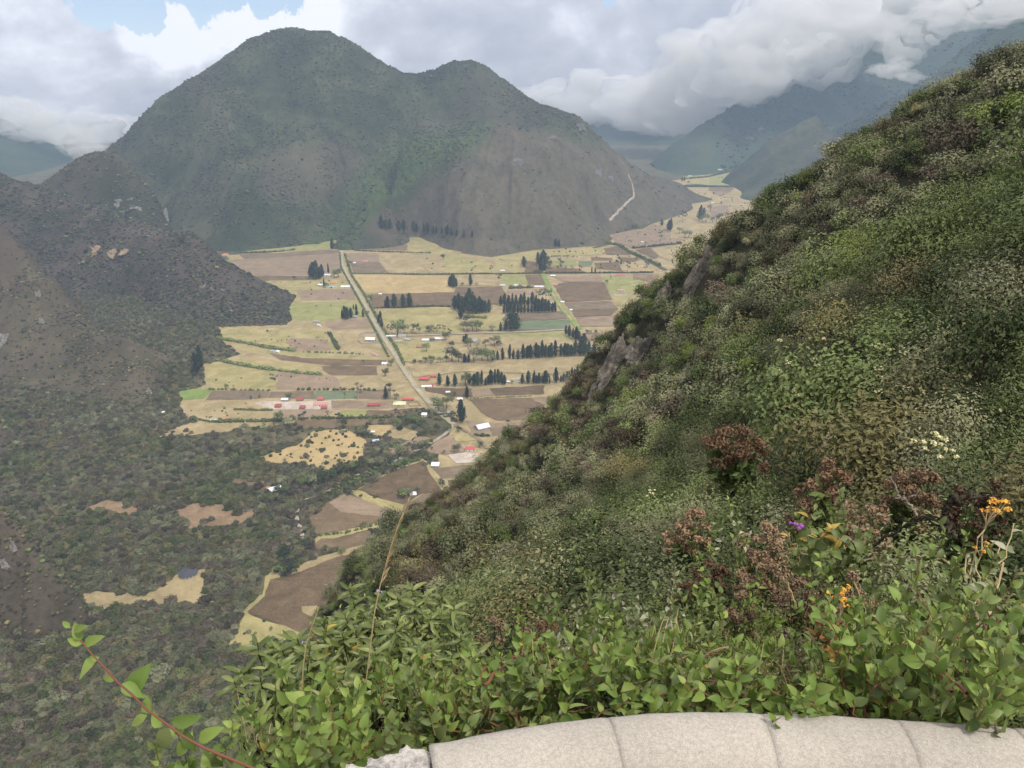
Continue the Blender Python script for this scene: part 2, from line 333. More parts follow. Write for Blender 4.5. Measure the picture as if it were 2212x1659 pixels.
def outside(poly, x, y):
    """distance outside a plan outline (0 inside)"""
    P_ = np.array([q[:2] for q in poly]); d = np.full(np.shape(x), 1e9)
    for a, b in zip(P_, np.roll(P_, -1, 0)):
        t = np.clip(((x - a[0])*(b[0] - a[0]) + (y - a[1])*(b[1] - a[1]))/(((b - a)**2).sum() + 1e-9), 0, 1); d = np.minimum(d, np.hypot(x - a[0] - t*(b[0] - a[0]), y - a[1] - t*(b[1] - a[1])))
    sh = np.shape(x); ins = inside(P_, np.ravel(x), np.ravel(y)).reshape(sh); return np.where(ins, 0, d)
c0 = hill_points([(172, 1290), (170, 1360), (120, 1372), (60, 1350), (0, 1335), (-120, 1340), (150, 1250)],
    [(-150, 1000, 560), (-40, 1090, 545), (0, 1120, 540), (35, 1160, 535), (62, 1190, 532), (105, 1235, 525), (140, 1280, 520)], [(40, 1270, 515), (-60, 1200, 525)], back=(60, 90), out=[(190, 1300, -12), (190, 1390, -15), (100, 1420, -20), (0, 1400, -20), (190, 1240, -12)])
_HL0 = RBF(c0, 1e-4); _pl0 = [floor_at(*q) for q in ((150, 1240), (172, 1290), (170, 1360), (110, 1368), (60, 1350), (0, 1335), (-160, 1340))] + [aty(-160, 990, 620), aty(0, 1110, 585), aty(70, 1190, 570)]
def HL0(x, y): return _HL0(x, y) - 1.3*outside(_pl0, x, y)
heightfield('rocky_spur', lambda x, y: HL0(x, y) - 1.5 + np.clip(HL0(x, y)/15, 0, 1)*(fbm(x, y, 40, 5, 63)*5 + fbm(x, y, 8, 3, 65)*1.5), -700, -235, 400, 700, 2.5, M_hill_left)
c00 = hill_points([(68, 975), (50, 1000), (0, 1012), (-80, 1015)], [(-150, 860, 900), (-60, 880, 890), (0, 905, 880), (35, 935, 870), (58, 962, 858)], [(-20, 960, 850)], back=(60, 60), out=[(90, 975, -12), (80, 1020, -12), (0, 1050, -15)])
_HL00 = RBF(c00, 1e-4); _pl00 = [floor_at(*q) for q in ((72, 965), (66, 985), (45, 1002), (0, 1012), (-90, 1015))] + [aty(-150, 850, 950), aty(0, 900, 925), aty(50, 950, 885)]
def HL00(x, y): return _HL00(x, y) - 1.3*outside(_pl00, x, y)
heightfield('grassy_knoll', lambda x, y: HL00(x, y) - 1.5 + np.clip(HL00(x, y)/10, 0, 1)*(fbm(x, y, 40, 4, 73)*3), -1000, -450, 720, 1010, 3.0, M_hill_left)

# mountains beyond the dome
def far(name, ridge, foot, box, step, m, amp=60, wl=500, back=(900, 500), inner=(), seed=80):
    Hf = RBF(hill_points(foot, ridge, inner, back), 1e-4)
    def H(x, y):
        z = Hf(x, y); k = np.clip(z/150, 0, 1)
        return z + k*(fbm(x, y, wl, 6, seed)*amp*.6 + (1 - np.abs(fbm(x, y, wl*.7, 5, seed + 7))*2.2)*amp*.5 - amp*.25)
    heightfield(name, H, *box, step, m); return H
H_r2 = far('cloud_capped_mountain', [(1412, 368, 3850), (1450, 335, 3900), (1500, 298, 4000), (1560, 258, 4150), (1620, 215, 4300), (1700, 160, 4500), (1800, 90, 4700), (1880, 45, 4900), (1980, 20, 5000), (2150, 10, 5000), (2350, -10, 4900)],
    [(1405, 385), (1440, 387), (1520, 383), (1600, 372), (1650, 378), (1700, 385), (1900, 390), (2200, 380)], (700, 4800, 3200, 5900), 22, M_far, 110, 620, inner=[(1600, 320, 3920), (1750, 250, 4150), (1900, 160, 4400)])
H_r1 = far('hazy_spur_mountain', [(1660, 372, 3450), (1700, 350, 3450), (1760, 310, 3450), (1830, 270, 3450), (1900, 238, 3450), (2000, 180, 3450), (2100, 105, 3500), (2160, 60, 3500), (2230, 20, 3500), (2400, -40, 3500)],
    [(1670, 400), (1720, 420), (1800, 440), (1900, 450), (2100, 470)], (1050, 3300, 2400, 4200), 14, M_far, 45, 330, back=(420, 300), seed=97)
H_r3 = far('far_blue_range', [(1180, 240, 6500), (1280, 262, 6300), (1340, 270, 6200), (1420, 272, 6100), (1500, 250, 6000), (1600, 240, 6000), (1000, 200, 6700)],
    [(1280, 330), (1400, 330), (1550, 330), (1100, 330)], (-700, 3200, 4700, 7600), 36, M_far, 130, 900, inner=[(1405, 345, 4900), (1330, 300, 5300)], seed=111)
H_r4 = far('saddle_mountain', [(820, 160, 3900), (870, 162, 3900), (910, 166, 3900), (950, 185, 3900), (780, 170, 3950)], [(700, 400), (900, 400), (1100, 400)], (-900, 600, 3000, 4600), 25, M_far, 50, 400, seed=121)
H_l4 = far('left_blue_ridge', [(-200, 250, 5600), (-80, 280, 5500), (0, 300, 5400), (60, 308, 5300), (110, 318, 5200), (150, 335, 5100), (185, 352, 5000), (260, 380, 4900)],
    [(-200, 420), (0, 425), (150, 420), (260, 410)], (-5200, -1800, 3000, 6600), 32, M_far, 80, 700, seed=131)

# the steep slope that falls from the lookout, and the spur to the right of it
SL_RIDGE = [(2330, 10, 135), (2212, 100, 128), (2100, 140, 126), (2000, 188, 126), (1940, 240, 130), (1850, 290, 135), (1700, 370, 142), (1600, 447, 150), (1500, 548, 160), (1420, 610, 168), (1340, 705, 176), (1290, 780, 182), (1250, 850, 188), (1235, 885, 192), (1160, 925, 198), (1090, 955, 202), (1040, 1010, 204), (1000, 1060, 202), (920, 1112, 192), (850, 1152, 180), (790, 1190, 168), (765, 1220, 158), (752, 1272, 146)]
SL_IN = [(800, 1290, 116), (900, 1210, 125), (900, 1290, 90), (1000, 1200, 95), (1000, 1310, 60), (1100, 1100, 125), (1100, 1220, 72), (1150, 1320, 28),
    (1200, 1200, 52), (1200, 1050, 105), (1200, 960, 150), (1400, 1240, 20), (1400, 1130, 36), (1400, 960, 78), (1400, 810, 118), (1450, 700, 138),
    (1700, 1230, 11), (1700, 1130, 19), (1700, 1010, 31), (1700, 860, 50), (1700, 720, 76), (1700, 540, 112), (1600, 620, 118),
    (2000, 1210, 7.5), (2000, 1120, 11), (2000, 1000, 17), (2000, 880, 22), (2050, 760, 27), (2060, 640, 33), (2060, 560, 38), (2060, 480, 78), (2060, 360, 100), (2200, 880, 18), (2212, 640, 28), (2212, 520, 34), (2212, 440, 72), (2212, 300, 96), (1880, 600, 60), (1880, 420, 104),
    (2400, 700, 24), (2400, 1100, 8), (2400, 400, 60)]
P = [at(*p) - np.array([0, 0, 1.9 if p[0] < 1700 else 3.2]) for p in SL_RIDGE]
for u, v, r in SL_RIDGE:                      # beyond the crest the land drops towards the crater floor
    q = at(u, v, r); k = 1 + 70/r; P.append(np.array([q[0]*k - 12, q[1]*k, q[2] - 75 - (2212 - u)*.01]))
P += [at(*p) - np.array([0, 0, 1.0 if p[2] > 30 else .8]) for p in SL_IN]
# close to the lookout: the ground leaves the parapet at about forty degrees
for az, tn in ((-75, -1.55), (-50, -1.5), (-32, -1.42), (-22, -1.32), (-14, -1.2), (-5, -1.08), (5, -1.0), (18, -.92), (32, -.84), (45, -.78), (65, -.72)):
    for r in (1.6, 2.6, 4.2):
        k = tn*(1 if r > 2 else 1.06); P.append(np.array([r*math.sin(R(az)), r*math.cos(R(az)), CAMZ + r*k]))
for az, r, tn in ((-70, 8, -1.5), (-45, 8, -1.42), (-28, 8, -1.3), (-28, 20, -1.25), (-20, 40, -1.15), (-14, 8, -1.12), (-14, 18, -1.08), (-3, 8, -.95), (-3, 18, -.88), (-10, 70, -1.0), (-40, 40, -1.3), (-50, 100, -1.3), (-35, 110, -1.25), (-24, 120, -1.15), (-14, 130, -.95)):
    P.append(np.array([r*math.sin(R(az)), r*math.cos(R(az)), CAMZ + r*tn]))
P = np.array(P); pr = np.hypot(P[:, 0], P[:, 1])
HS0 = RBF(np.stack([np.log(pr), np.arctan2(P[:, 0], P[:, 1])*1.6, (P[:, 2] - CAMZ)/pr], 1), 1e-5)
def H_slope(x, y):
    r = np.maximum(np.hypot(x, y), 1.0); k = np.clip(r/60, 0, 1)
    return CAMZ + r*HS0(np.log(r), np.arctan2(x, y)*1.6) + k*(fbm(x, y, 38, 3, 141)*5.0 + fbm(x, y, 13, 3, 143)*2.2) + np.clip(r/10, 0, 1)*fbm(x, y, 3, 3, 145)*.25
def slope_keep(X, Y, Z): return (X > -200) & (Y > 1.5)
heightfield('steep_lookout_slope', lambda x, y: H_slope(x, y) - .25, -120, 260, 5, 330, 1.5, M_slope, zmin=120)
heightfield('bank_below_parapet', H_slope, -11, 15, 1.2, 13, .2, M_slope, zmin=120)
# ---------------------------------------------------------------- fields of the crater floor
from mathutils.geometry import tessellate_polygon
def field_mat(name, a, b_, c_, wl=30, furrow=0.0, speck=0.0):
    m, nt, b = mat(name, 0.95, 0.05)
    g = nt.new('ShaderNodeNewGeometry').outputs['Position']
    n1 = nt.noise(g, 1/wl, 6, 0.68, 0.8); n2 = nt.noise(g, 1/(wl*.12), 4, 0.75)
    lm = nt.noise(g, 1/140, 4, .6)
    c = nt.ramp(nt.math('ADD', nt.math('MULTIPLY', n1, .7), nt.math('MULTIPLY', n2, .3)), [(.36, tuple(x*.86 for x in b_)), (.5, a), (.64, tuple(min(1, x*1.06) for x in c_))])
    c = nt.mix(nt.math('MULTIPLY', nt.smooth(lm, .46, .62), .30), c, b_)
    tu = nt.noise(g, 1/5.5, 5, .75); c = nt.mix(nt.math('MULTIPLY', nt.smooth(tu, .56, .68), .38), c, (.085, .080, .042))
    if furrow:
        w = nt.noise(nt.mapping(g, scale=(.02, .55, .1), rot=(0, 0, R(-8))), 1, 3, .6)
        c = nt.mix(nt.math('MULTIPLY', nt.smooth(w, .40, .65), furrow), c, tuple(x*.55 for x in a))
    if speck:
        w = nt.noise(g, .9, 2, .8); c = nt.mix(nt.math('MULTIPLY', nt.smooth(w, .52, .60), speck), c, tuple(x*.45 for x in a))
    nt.put(b.inputs['Base Color'], c)
    return m
FM = {
 'straw': field_mat('dry_straw_grass', (.330, .265, .150), (.255, .215, .115), (.42, .335, .20), 34),
 'yellow': field_mat('yellow_stubble', (.40, .305, .155), (.32, .250, .130), (.46, .345, .185), 30),
 'strawgreen': field_mat('greenish_straw_grass', (.325, .280, .135), (.245, .235, .100), (.40, .33, .165), 30),
 'green': field_mat('green_pasture', (.265, .265, .110), (.205, .225, .082), (.32, .295, .14), 26),
 'lush': field_mat('bright_green_pasture', (.20, .265, .085), (.15, .215, .06), (.26, .29, .11), 22),
 'crop': field_mat('bluish_green_crop', (.155, .190, .115), (.125, .160, .092), (.19, .215, .135), 22, .25),
 'brown': field_mat('ploughed_brown_earth', (.175, .128, .080), (.132, .098, .062), (.225, .168, .108), 24, .35, .25),
 'dark': field_mat('dark_maize_stubble', (.150, .108, .068), (.110, .082, .050), (.195, .145, .092), 18, .3, .5),
 'greybrown': field_mat('grey_brown_tilled_earth', (.195, .152, .105), (.155, .122, .084), (.235, .185, .13), 26, .3),
 'tan': field_mat('tan_fallow_earth', (.275, .205, .145), (.225, .175, .115), (.33, .25, .18), 28, .15),
 'pink': field_mat('pinkish_fallow_earth', (.265, .200, .140), (.215, .165, .112), (.31, .24, .175), 24, .2),
 'orange': field_mat('orange_brown_earth', (.245, .172, .108), (.175, .130, .080), (.30, .215, .14), 16, 0, .3),
 'bare': field_mat('bare_pale_ground', (.46, .40, .34), (.38, .33, .28), (.56, .50, .44), 10),
}
_fk = [0]
def jitter_poly(W, amp, step=14):
    out = []; n = len(W)
    for i in range(n):
        a, b = np.array(W[i][:2]), np.array(W[(i+1) % n][:2]); L = np.linalg.norm(b - a); k = max(1, int(L/step)); nn = np.array([-(b-a)[1], (b-a)[0]])/(L + 1e-6)
        for j in range(k):
            p = a + (b - a)*j/k; out.append(p + nn*fbm(np.array([p[0]]), np.array([p[1]]), 25, 3, 301)[0]*amp)
    return out
FIELDS = []
def field(name, kind, f, pts, amp=3.2, over=None):
    W = jitter_poly([floor_at(*f(*p)) for p in pts], amp, 5); _fk[0] += 1; z = .06 + .009*_fk[0]
    V = [Vector((p[0], p[1], 0)) for p in W]; T = tessellate_polygon([V])
    me = bpy.data.meshes.new(name); me.from_pydata([(v.x, v.y, z) for v in V], [], [t for t in T]); me.update()
    bm = bmesh.new(); bm.from_mesh(me); bmesh.ops.recalc_face_normals(bm, faces=bm.faces)
    if sum(f_.normal.z for f_ in bm.faces) < 0: bmesh.ops.reverse_faces(bm, faces=bm.faces)
    bm.to_mesh(me); bm.free()
    o = link(name, me, FM[kind]); tag(o, kind='structure'); FIELDS.append((kind, [tuple(p) for p in W], name.split('.')[0])); return o
W_ = lambda x, y: (x, y)
# wide dry pastures first, tilled plots laid over them
field('dry_pasture_field', 'straw', W_, [(490, 551), (560, 548), (640, 540), (740, 526), (790, 514), (830, 499), (890, 510), (940, 528), (985, 546), (1060, 556), (1150, 541), (1310, 530), (1330, 508), (1480, 462), (1500, 432), (1440, 392), (1480, 386), (1640, 368), (1720, 392), (1700, 500), (1500, 700), (1300, 900), (1100, 1000), (1000, 1085), (900, 1130), (820, 1090), (940, 1000), (985, 905), (900, 880), (680, 905), (560, 925), (400, 905), (392, 870), (398, 852), (445, 830), (440, 790), (520, 765), (480, 740), (480, 706), (620, 702), (640, 660), (560, 640), (512, 592)], 3)
field('scrubby_pasture_field', 'yellow', cE, [(940, 1000), (1270, 880), (1400, 770), (1700, 745), (1860, 860), (1820, 1040), (1560, 1115), (1320, 1055), (980, 1060)], 5)
field('scrubby_pasture_field', 'yellow', cE, [(1880, 715), (2110, 715), (2020, 810), (1890, 800)], 4)
field('scrubby_pasture_field', 'straw', cF, [(640, 480), (780, 490), (960, 560), (900, 650), (660, 610)], 5)
field('scrubby_pasture_field', 'tan', cF, [(640, 730), (1000, 600), (1110, 640), (900, 760), (690, 810)], 5)
field('grassy_clearing_field', 'straw', cE, [(60, 800), (330, 690), (700, 700), (900, 690), (800, 760), (500, 790), (0, 830)], 8)
C_, D_, E_, F_, I_, J_, H_ = cC, cD, cE, cF, cI, cJ, cH
L = [
 ('tilled_field', 'pink', C_, [(235, 305), (560, 285), (900, 225), (1320, 218), (1340, 330), (1350, 400), (1240, 470), (1030, 450), (480, 460), (330, 385)]),
 ('tilled_field', 'greybrown', C_, [(330, 240), (750, 235), (1150, 205), (1320, 210), (1320, 240), (900, 265), (400, 300)]),
 ('tilled_field', 'brown', C_, [(480, 460), (1035, 456), (1035, 498), (600, 507), (540, 492)]),
 ('pasture_strip', 'lush', C_, [(210, 305), (250, 305), (355, 405), (305, 410)]),
 ('pasture_strip', 'green', C_, [(360, 215), (740, 160), (1130, 150), (1280, 70), (1290, 150), (1200, 195), (900, 215), (500, 235)]),
 ('pasture_field', 'strawgreen', C_, [(560, 512), (1380, 490), (1430, 560), (1480, 690), (860, 708), (640, 630), (560, 560)]),
 ('fallow_field', 'tan', C_, [(900, 600), (1440, 580), (1480, 690), (960, 700)]),
 ('pasture_field', 'green', C_, [(860, 718), (1500, 702), (1560, 790), (1600, 855), (1330, 862), (1300, 895), (1180, 895), (900, 890), (830, 830), (780, 740)]),
 ('fallow_field', 'tan', C_, [(1185, 897), (1600, 870), (1645, 965), (1262, 980), (1175, 940)]),
 ('pasture_field', 'strawgreen', C_, [(140, 950), (600, 980), (1100, 985), (1220, 1020), (1290, 1195), (960, 1190), (650, 1160), (250, 1085), (180, 1020)]),
 ('fallow_field', 'tan', C_, [(790, 1100), (850, 1060), (1200, 1075), (1240, 1180), (900, 1188)]),
 ('pasture_field', 'straw', C_, [(1232, 1000), (1490, 1005), (1530, 1110), (1740, 1110), (1790, 1228), (1680, 1248), (1330, 1220), (1290, 1130)]),
 ('pasture_strip', 'strawgreen', C_, [(230, 1125), (640, 1175), (1300, 1215), (1600, 1245), (1790, 1245), (1800, 1265), (1500, 1270), (750, 1230), (480, 1205)]),
 ('tilled_strip', 'brown', C_, [(640, 1212), (700, 1215), (950, 1250), (1500, 1270), (1760, 1275), (1800, 1325), (1200, 1325), (760, 1275)]),
 ('pasture_strip', 'strawgreen', E_, [(760, 135), (1000, 165), (1450, 200), (1470, 278), (1180, 250), (920, 205), (740, 175)]),
 ('tilled_field', 'brown', E_, [(1480, 202), (1960, 202), (1960, 285), (1560, 285), (1480, 240)]),
 ('pasture_field', 'strawgreen', E_, [(450, 187), (640, 190), (900, 230), (1092, 254), (1085, 412), (520, 400), (460, 320)]),
 ('fallow_field', 'tan', E_, [(1092, 256), (1590, 290), (1655, 398), (1086, 412)]),
 ('pasture_field', 'straw', E_, [(1600, 287), (2210, 300), (2210, 400), (1680, 400)]),
 ('pasture_field', 'lush', E_, [(230, 425), (350, 400), (530, 405), (440, 490), (260, 500)]),
 ('tilled_field', 'greybrown', E_, [(530, 415), (900, 412), (1020, 425), (1000, 475), (850, 492), (470, 502)]),
 ('green_crop_field', 'crop', E_, [(1420, 415), (1800, 420), (1790, 487), (1420, 492)]),
 ('tilled_field', 'greybrown', E_, [(1803, 420), (2070, 408), (2080, 495), (1793, 490)]),
 ('tilled_field', 'greybrown', E_, [(1030, 425), (1410, 418), (1410, 490), (1010, 478)]),
 ('pasture_field', 'straw', E_, [(240, 545), (350, 505), (900, 500), (1050, 500), (860, 560), (720, 580), (740, 655), (400, 700), (320, 620)]),
 ('building_plot', 'bare', E_, [(890, 530), (960, 510), (1120, 512), (1500, 505), (1600, 500), (1560, 575), (1300, 580), (1050, 585)]),
 ('building_plot', 'pink', E_, [(1560, 505), (1900, 503), (2100, 512), (2205, 522), (2205, 572), (1900, 575), (1560, 572)]),
 ('pasture_strip', 'green', E_, [(1640, 592), (1860, 580), (1850, 640), (1640, 650)]),
 ('tilled_field', 'brown', E_, [(1870, 590), (2205, 592), (2208, 636), (1870, 648)]),
 ('tilled_field', 'brown', E_, [(1250, 672), (2100, 657), (2205, 682), (1900, 715), (1600, 745), (1240, 750)]),
 ('tilled_field', 'tan', E_, [(1120, 590), (1480, 580), (1580, 600), (1500, 650), (1150, 650)]),
 ('tilled_clearing', 'brown', E_, [(700, 1195), (1020, 1215), (1010, 1290), (890, 1285)], ),
 ('reddish_clearing', 'orange', H_, [(860, 385), (950, 350), (1150, 380), (1290, 365), (1240, 420), (1160, 462), (930, 480), (880, 430)]),
 ('reddish_clearing', 'orange', H_, [(450, 355), (580, 335), (720, 390), (690, 418), (560, 392), (440, 385)]),
 ('grassy_clearing', 'straw', H_, [(410, 805), (560, 790), (700, 812), (830, 735), (870, 700), (1010, 675), (990, 790), (1050, 830), (980, 860), (700, 835), (500, 885), (430, 855)]),
 ('tilled_field', 'brown', I_, [(750, 330), (850, 260), (940, 160), (1090, 97), (1610, 282), (1590, 370), (1430, 362), (830, 498), (780, 410)]),
 ('fallow_field', 'pink', I_, [(930, 190), (1090, 103), (1605, 287), (1585, 360), (1380, 315), (1060, 280)]),
 ('pasture_strip', 'strawgreen', I_, [(820, 502), (1430, 370), (1390, 425), (960, 532), (790, 600)]),
 ('tilled_field', 'brown', I_, [(800, 585), (870, 530), (980, 528), (1380, 430), (1290, 580), (1000, 642), (830, 660)]),
 ('pasture_strip', 'straw', I_, [(820, 700), (1000, 655), (1280, 580), (1200, 660), (1050, 690), (800, 810), (540, 880), (560, 830)]),
 ('pasture_strip', 'strawgreen', I_, [(430, 780), (480, 890), (380, 930), (360, 1050), (190, 1215), (130, 1215), (330, 1010), (330, 870)]),
 ('stubble_field', 'dark', I_, [(385, 912), (560, 870), (700, 820), (900, 742), (1060, 684), (1230, 680), (1200, 1000), (1100, 1200), (840, 1290), (700, 1420), (185, 1212), (335, 1060)]),
 ('grassy_patch', 'straw', I_, [(880, 945), (930, 950), (1030, 1010), (1020, 1040), (960, 1010)]),
 ('grassy_patch', 'straw', I_, [(680, 1165), (830, 1150), (880, 1200), (760, 1255), (700, 1210)]),
 ('pasture_field', 'strawgreen', I_, [(150, 1225), (420, 1310), (700, 1420), (620, 1500), (250, 1560), (0, 1520), (70, 1400)]),
 ('stubble_field', 'dark', F_, [(320, 1182), (700, 983), (1010, 877), (1130, 1060), (1235, 1215), (1000, 1232), (800, 1352), (560, 1290), (400, 1232)]),
 ('field_margin', 'strawgreen', F_, [(290, 1175), (690, 965), (1000, 850), (1060, 880), (1270, 1205), (1236, 1215), (1130, 1058), (1010, 872), (700, 978), (318, 1182)]),
 ('field_margin', 'strawgreen', F_, [(180, 1200), (300, 1185), (560, 1292), (800, 1355), (790, 1430), (500, 1352), (330, 1285)]),
 ('fallow_field', 'greybrown', F_, [(810, 1358), (1000, 1240), (1400, 1220), (1200, 1380), (900, 1450), (800, 1430)]),
 ('tilled_field', 'greybrown', F_, [(1110, 952), (1640, 912), (1660, 1050), (1560, 1068), (1200, 1060)]),
 ('tilled_field', 'brown', F_, [(1280, 1082), (1560, 1072), (1600, 1130), (1320, 1230)]),
 ('levelled_court', 'bare', F_, [(1290, 805), (1460, 782), (1600, 790), (1640, 880), (1380, 895)]),
 ('pasture_field', 'tan', F_, [(1050, 760), (1160, 650), (1300, 590), (1400, 640), (1480, 770), (1270, 800), (1100, 790)]),
 ('pasture_field', 'strawgreen', F_, [(1300, 580), (1560, 570), (1640, 650), (1380, 660)]),
 ('stubble_field', 'brown', F_, [(1500, 203), (2180, 183), (2330, 210), (2330, 430), (1830, 432), (1700, 382)]),
 ('tilled_field', 'dark', F_, [(1020, 72), (1540, 90), (1560, 180), (1300, 165), (1050, 112)]),
 ('fallow_field', 'pink', F_, [(1540, 102), (1720, 82), (1790, 160), (1560, 180)]),
 ('tilled_field', 'dark', F_, [(1730, 85), (2330, 50), (2330, 145), (1800, 165)]),
 ('fallow_field', 'pink', F_, [(2180, 183), (2400, 170), (2330, 260), (2230, 215)]),
 ('bare_yard', 'tan', F_, [(1480, 430), (1730, 470), (2212, 440), (2212, 600), (1560, 610)]),
 ('tilled_field', 'greybrown', F_, [(1740, 520), (2000, 480), (2100, 500), (2050, 600), (1760, 605)]),
 ('pasture_field', 'strawgreen', D_, [(0, 30), (300, 110), (480, 200), (470, 232), (0, 215)]),
 ('pasture_field', 'strawgreen', C_, [(1460, 190), (1720, 5), (2120, 40), (2212, 120), (2212, 240), (1990, 225), (1470, 215)]),
 ('fallow_field', 'greybrown', C_, [(1470, 182), (1980, 158), (1970, 215), (1480, 215)]),
 ('fallow_field', 'pink', C_, [(1380, 242), (1700, 240), (1705, 330), (1440, 332)]),
 ('tilled_field', 'greybrown', C_, [(1420, 340), (1712, 332), (1785, 430), (1462, 435)]),
 ('pasture_field', 'straw', C_, [(1705, 240), (2212, 250), (2212, 440), (1795, 433), (1710, 320)]),
 ('pasture_field', 'straw', D_, [(0, 222), (310, 225), (320, 388), (0, 385)]),
 ('pasture_field', 'strawgreen', D_, [(322, 235), (480, 242), (740, 310), (760, 388), (322, 390)]),
 ('stubble_field', 'yellow', C_, [(1450, 452), (2212, 455), (2212, 625), (1550, 630)]),
 ('stubble_field', 'yellow', D_, [(0, 412), (330, 415), (412, 555), (0, 565)]),
 ('tilled_field', 'brown', C_, [(1600, 640), (2212, 630), (2212, 755), (1640, 770)]),
 ('tilled_field', 'brown', D_, [(0, 567), (412, 560), (440, 515), (830, 505), (880, 590), (800, 662), (400, 676), (0, 676)]),
 ('fallow_field', 'tan', D_, [(872, 540), (1140, 530), (1150, 562), (880, 592)]),
 ('fallow_field', 'strawgreen', D_, [(0, 692), (390, 687), (440, 742), (510, 890), (500, 912), (0, 918)]),
 ('fallow_field', 'strawgreen', C_, [(1680, 792), (2212, 762), (2212, 960), (1760, 960)]),
 ('pasture_field', 'straw', D_, [(445, 410), (730, 410), (800, 498), (450, 502)]),
 ('pasture_field', 'green', D_, [(812, 405), (1030, 410), (1060, 485), (822, 495)]),
 ('tilled_field', 'brown', D_, [(1032, 405), (1200, 402), (1205, 490), (1062, 490)]),
 ('tilled_field', 'brown', D_, [(1030, 322), (1060, 285), (1130, 290), (1165, 385), (1030, 385)]),
 ('pasture_field', 'strawgreen', D_, [(770, 250), (1110, 200), (1700, 170), (1720, 230), (1200, 250), (1010, 290), (980, 330), (1026, 388), (775, 388)]),
 ('tilled_field', 'brown', D_, [(1200, 332), (1500, 352), (1560, 383), (1220, 385)]),
 ('green_crop_field', 'crop', D_, [(1500, 285), (1632, 285), (1600, 332), (1500, 330)]),
 ('green_crop_field', 'green', D_, [(1260, 280), (1480, 270), (1480, 325), (1270, 325)]),
 ('tilled_strip', 'brown', D_, [(1610, 252), (1790, 257), (1800, 280), (1610, 280)]),
 ('tilled_field', 'brown', D_, [(1640, 302), (1840, 292), (1880, 370), (1660, 352)]),
 ('tilled_field', 'brown', D_, [(1720, 172), (1880, 162), (1950, 230), (1740, 230)]),
 ('tilled_field', 'brown', D_, [(1830, 252), (2060, 257), (1990, 290), (1880, 290)]),
 ('fallow_field', 'tan', D_, [(1280, 420), (1690, 405), (1712, 465), (1370, 467)]),
 ('tilled_field', 'brown', D_, [(1280, 492), (1380, 470), (1722, 467), (1790, 620), (1370, 645)]),
 ('tilled_field', 'greybrown', D_, [(1375, 652), (1780, 630), (1840, 700), (1430, 715)]),
 ('tilled_field', 'brown', D_, [(1440, 717), (1850, 705), (1780, 760), (1470, 772)]),
 ('fallow_field', 'pink', D_, [(1475, 775), (1880, 760), (1870, 850), (1520, 855)]),
 ('pasture_field', 'green', D_, [(1712, 420), (1830, 400), (2110, 480), (2000, 540), (1930, 570), (1780, 580)]),
 ('fallow_field', 'orange', D_, [(1980, 395), (2160, 400), (2130, 475), (2000, 430)]),
 ('pasture_field', 'strawgreen', D_, [(1780, 590), (2040, 600), (1980, 690), (1830, 670)]),
 ('tilled_field', 'greybrown', D_, [(960, 747), (1350, 722), (1400, 790), (980, 802)]),
 ('green_crop_field', 'crop', D_, [(985, 808), (1410, 797), (1440, 860), (1400, 880), (980, 890)]),
 ('garden_plot', 'strawgreen', D_, [(550, 752), (740, 732), (880, 790), (850, 890), (640, 890), (560, 840)]),
 ('pasture_field', 'straw', D_, [(640, 932), (1360, 912), (1400, 940), (1500, 1010), (1480, 1032), (800, 1055), (700, 965)]),
 ('pasture_strip', 'green', D_, [(750, 927), (1360, 908), (1480, 1000), (1430, 992), (1320, 952), (1050, 945), (760, 950)]),
 ('fallow_field', 'tan', D_, [(1510, 912), (1780, 900), (1740, 990), (1510, 962)]),
 ('pasture_field', 'straw', D_, [(380, 932), (640, 932), (700, 970), (620, 1000), (330, 1000)]),
 ('pasture_field', 'strawgreen', D_, [(-150, 960), (340, 1000), (340, 1130), (60, 1170), (-60, 1150)]),
 ('pasture_field', 'straw', D_, [(20, 1185), (700, 1152), (1570, 1115), (1620, 1200), (1300, 1270), (500, 1252), (60, 1300)]),
 ('fallow_field', 'pink', D_, [(1750, 50), (1850, 20), (2300, 0), (2300, 170), (2000, 180), (1850, 130)]),
 ('pasture_field', 'green', J_, [(1240, 310), (1750, 197), (1850, 242), (1680, 370), (1560, 440), (1240, 412)]),
 ('pasture_field', 'strawgreen', J_, [(985, 342), (1245, 310), (1245, 412), (1015, 390)]),
 ('tilled_field', 'greybrown', J_, [(1240, 422), (1560, 440), (1500, 495), (1230, 480)]),
 ('pasture_field', 'straw', J_, [(930, 452), (1200, 502), (1400, 552), (1620, 560), (1560, 690), (1250, 620), (860, 520)]),
 ('fallow_field', 'pink', J_, [(1300, 487), (1500, 492), (1400, 545), (1310, 530)]),
 ('pasture_field', 'green', J_, [(930, 302), (1300, 272), (1210, 312), (900, 335)]),
 ('fallow_field', 'pink', J_, [(1240, 682), (1480, 660), (1480, 780), (1280, 812)]),
 ('pasture_field', 'strawgreen', J_, [(1900, 330), (2100, 330), (2050, 440), (1700, 560), (1560, 520), (1700, 430)]),
 ('fallow_field', 'pink', J_, [(0, 1002), (420, 952), (530, 880), (620, 922), (700, 1060), (900, 1082), (890, 1140), (300, 1190), (100, 1130)]),
 ('tilled_field', 'brown', J_, [(0, 1180), (80, 1172), (270, 1260), (0, 1280)]),
 ('tilled_field', 'brown', J_, [(320, 1222), (500, 1192), (620, 1290), (560, 1332)]),
 ('pasture_field', 'straw', J_, [(520, 1202), (880, 1150), (860, 1280), (740, 1350), (620, 1300)]),
 ('fallow_field', 'orange', J_, [(290, 1512), (620, 1520), (600, 1580), (300, 1580)]),
]
for a in L: field(*a, **({'amp': 9} if 'clearing' in a[0] else {}))

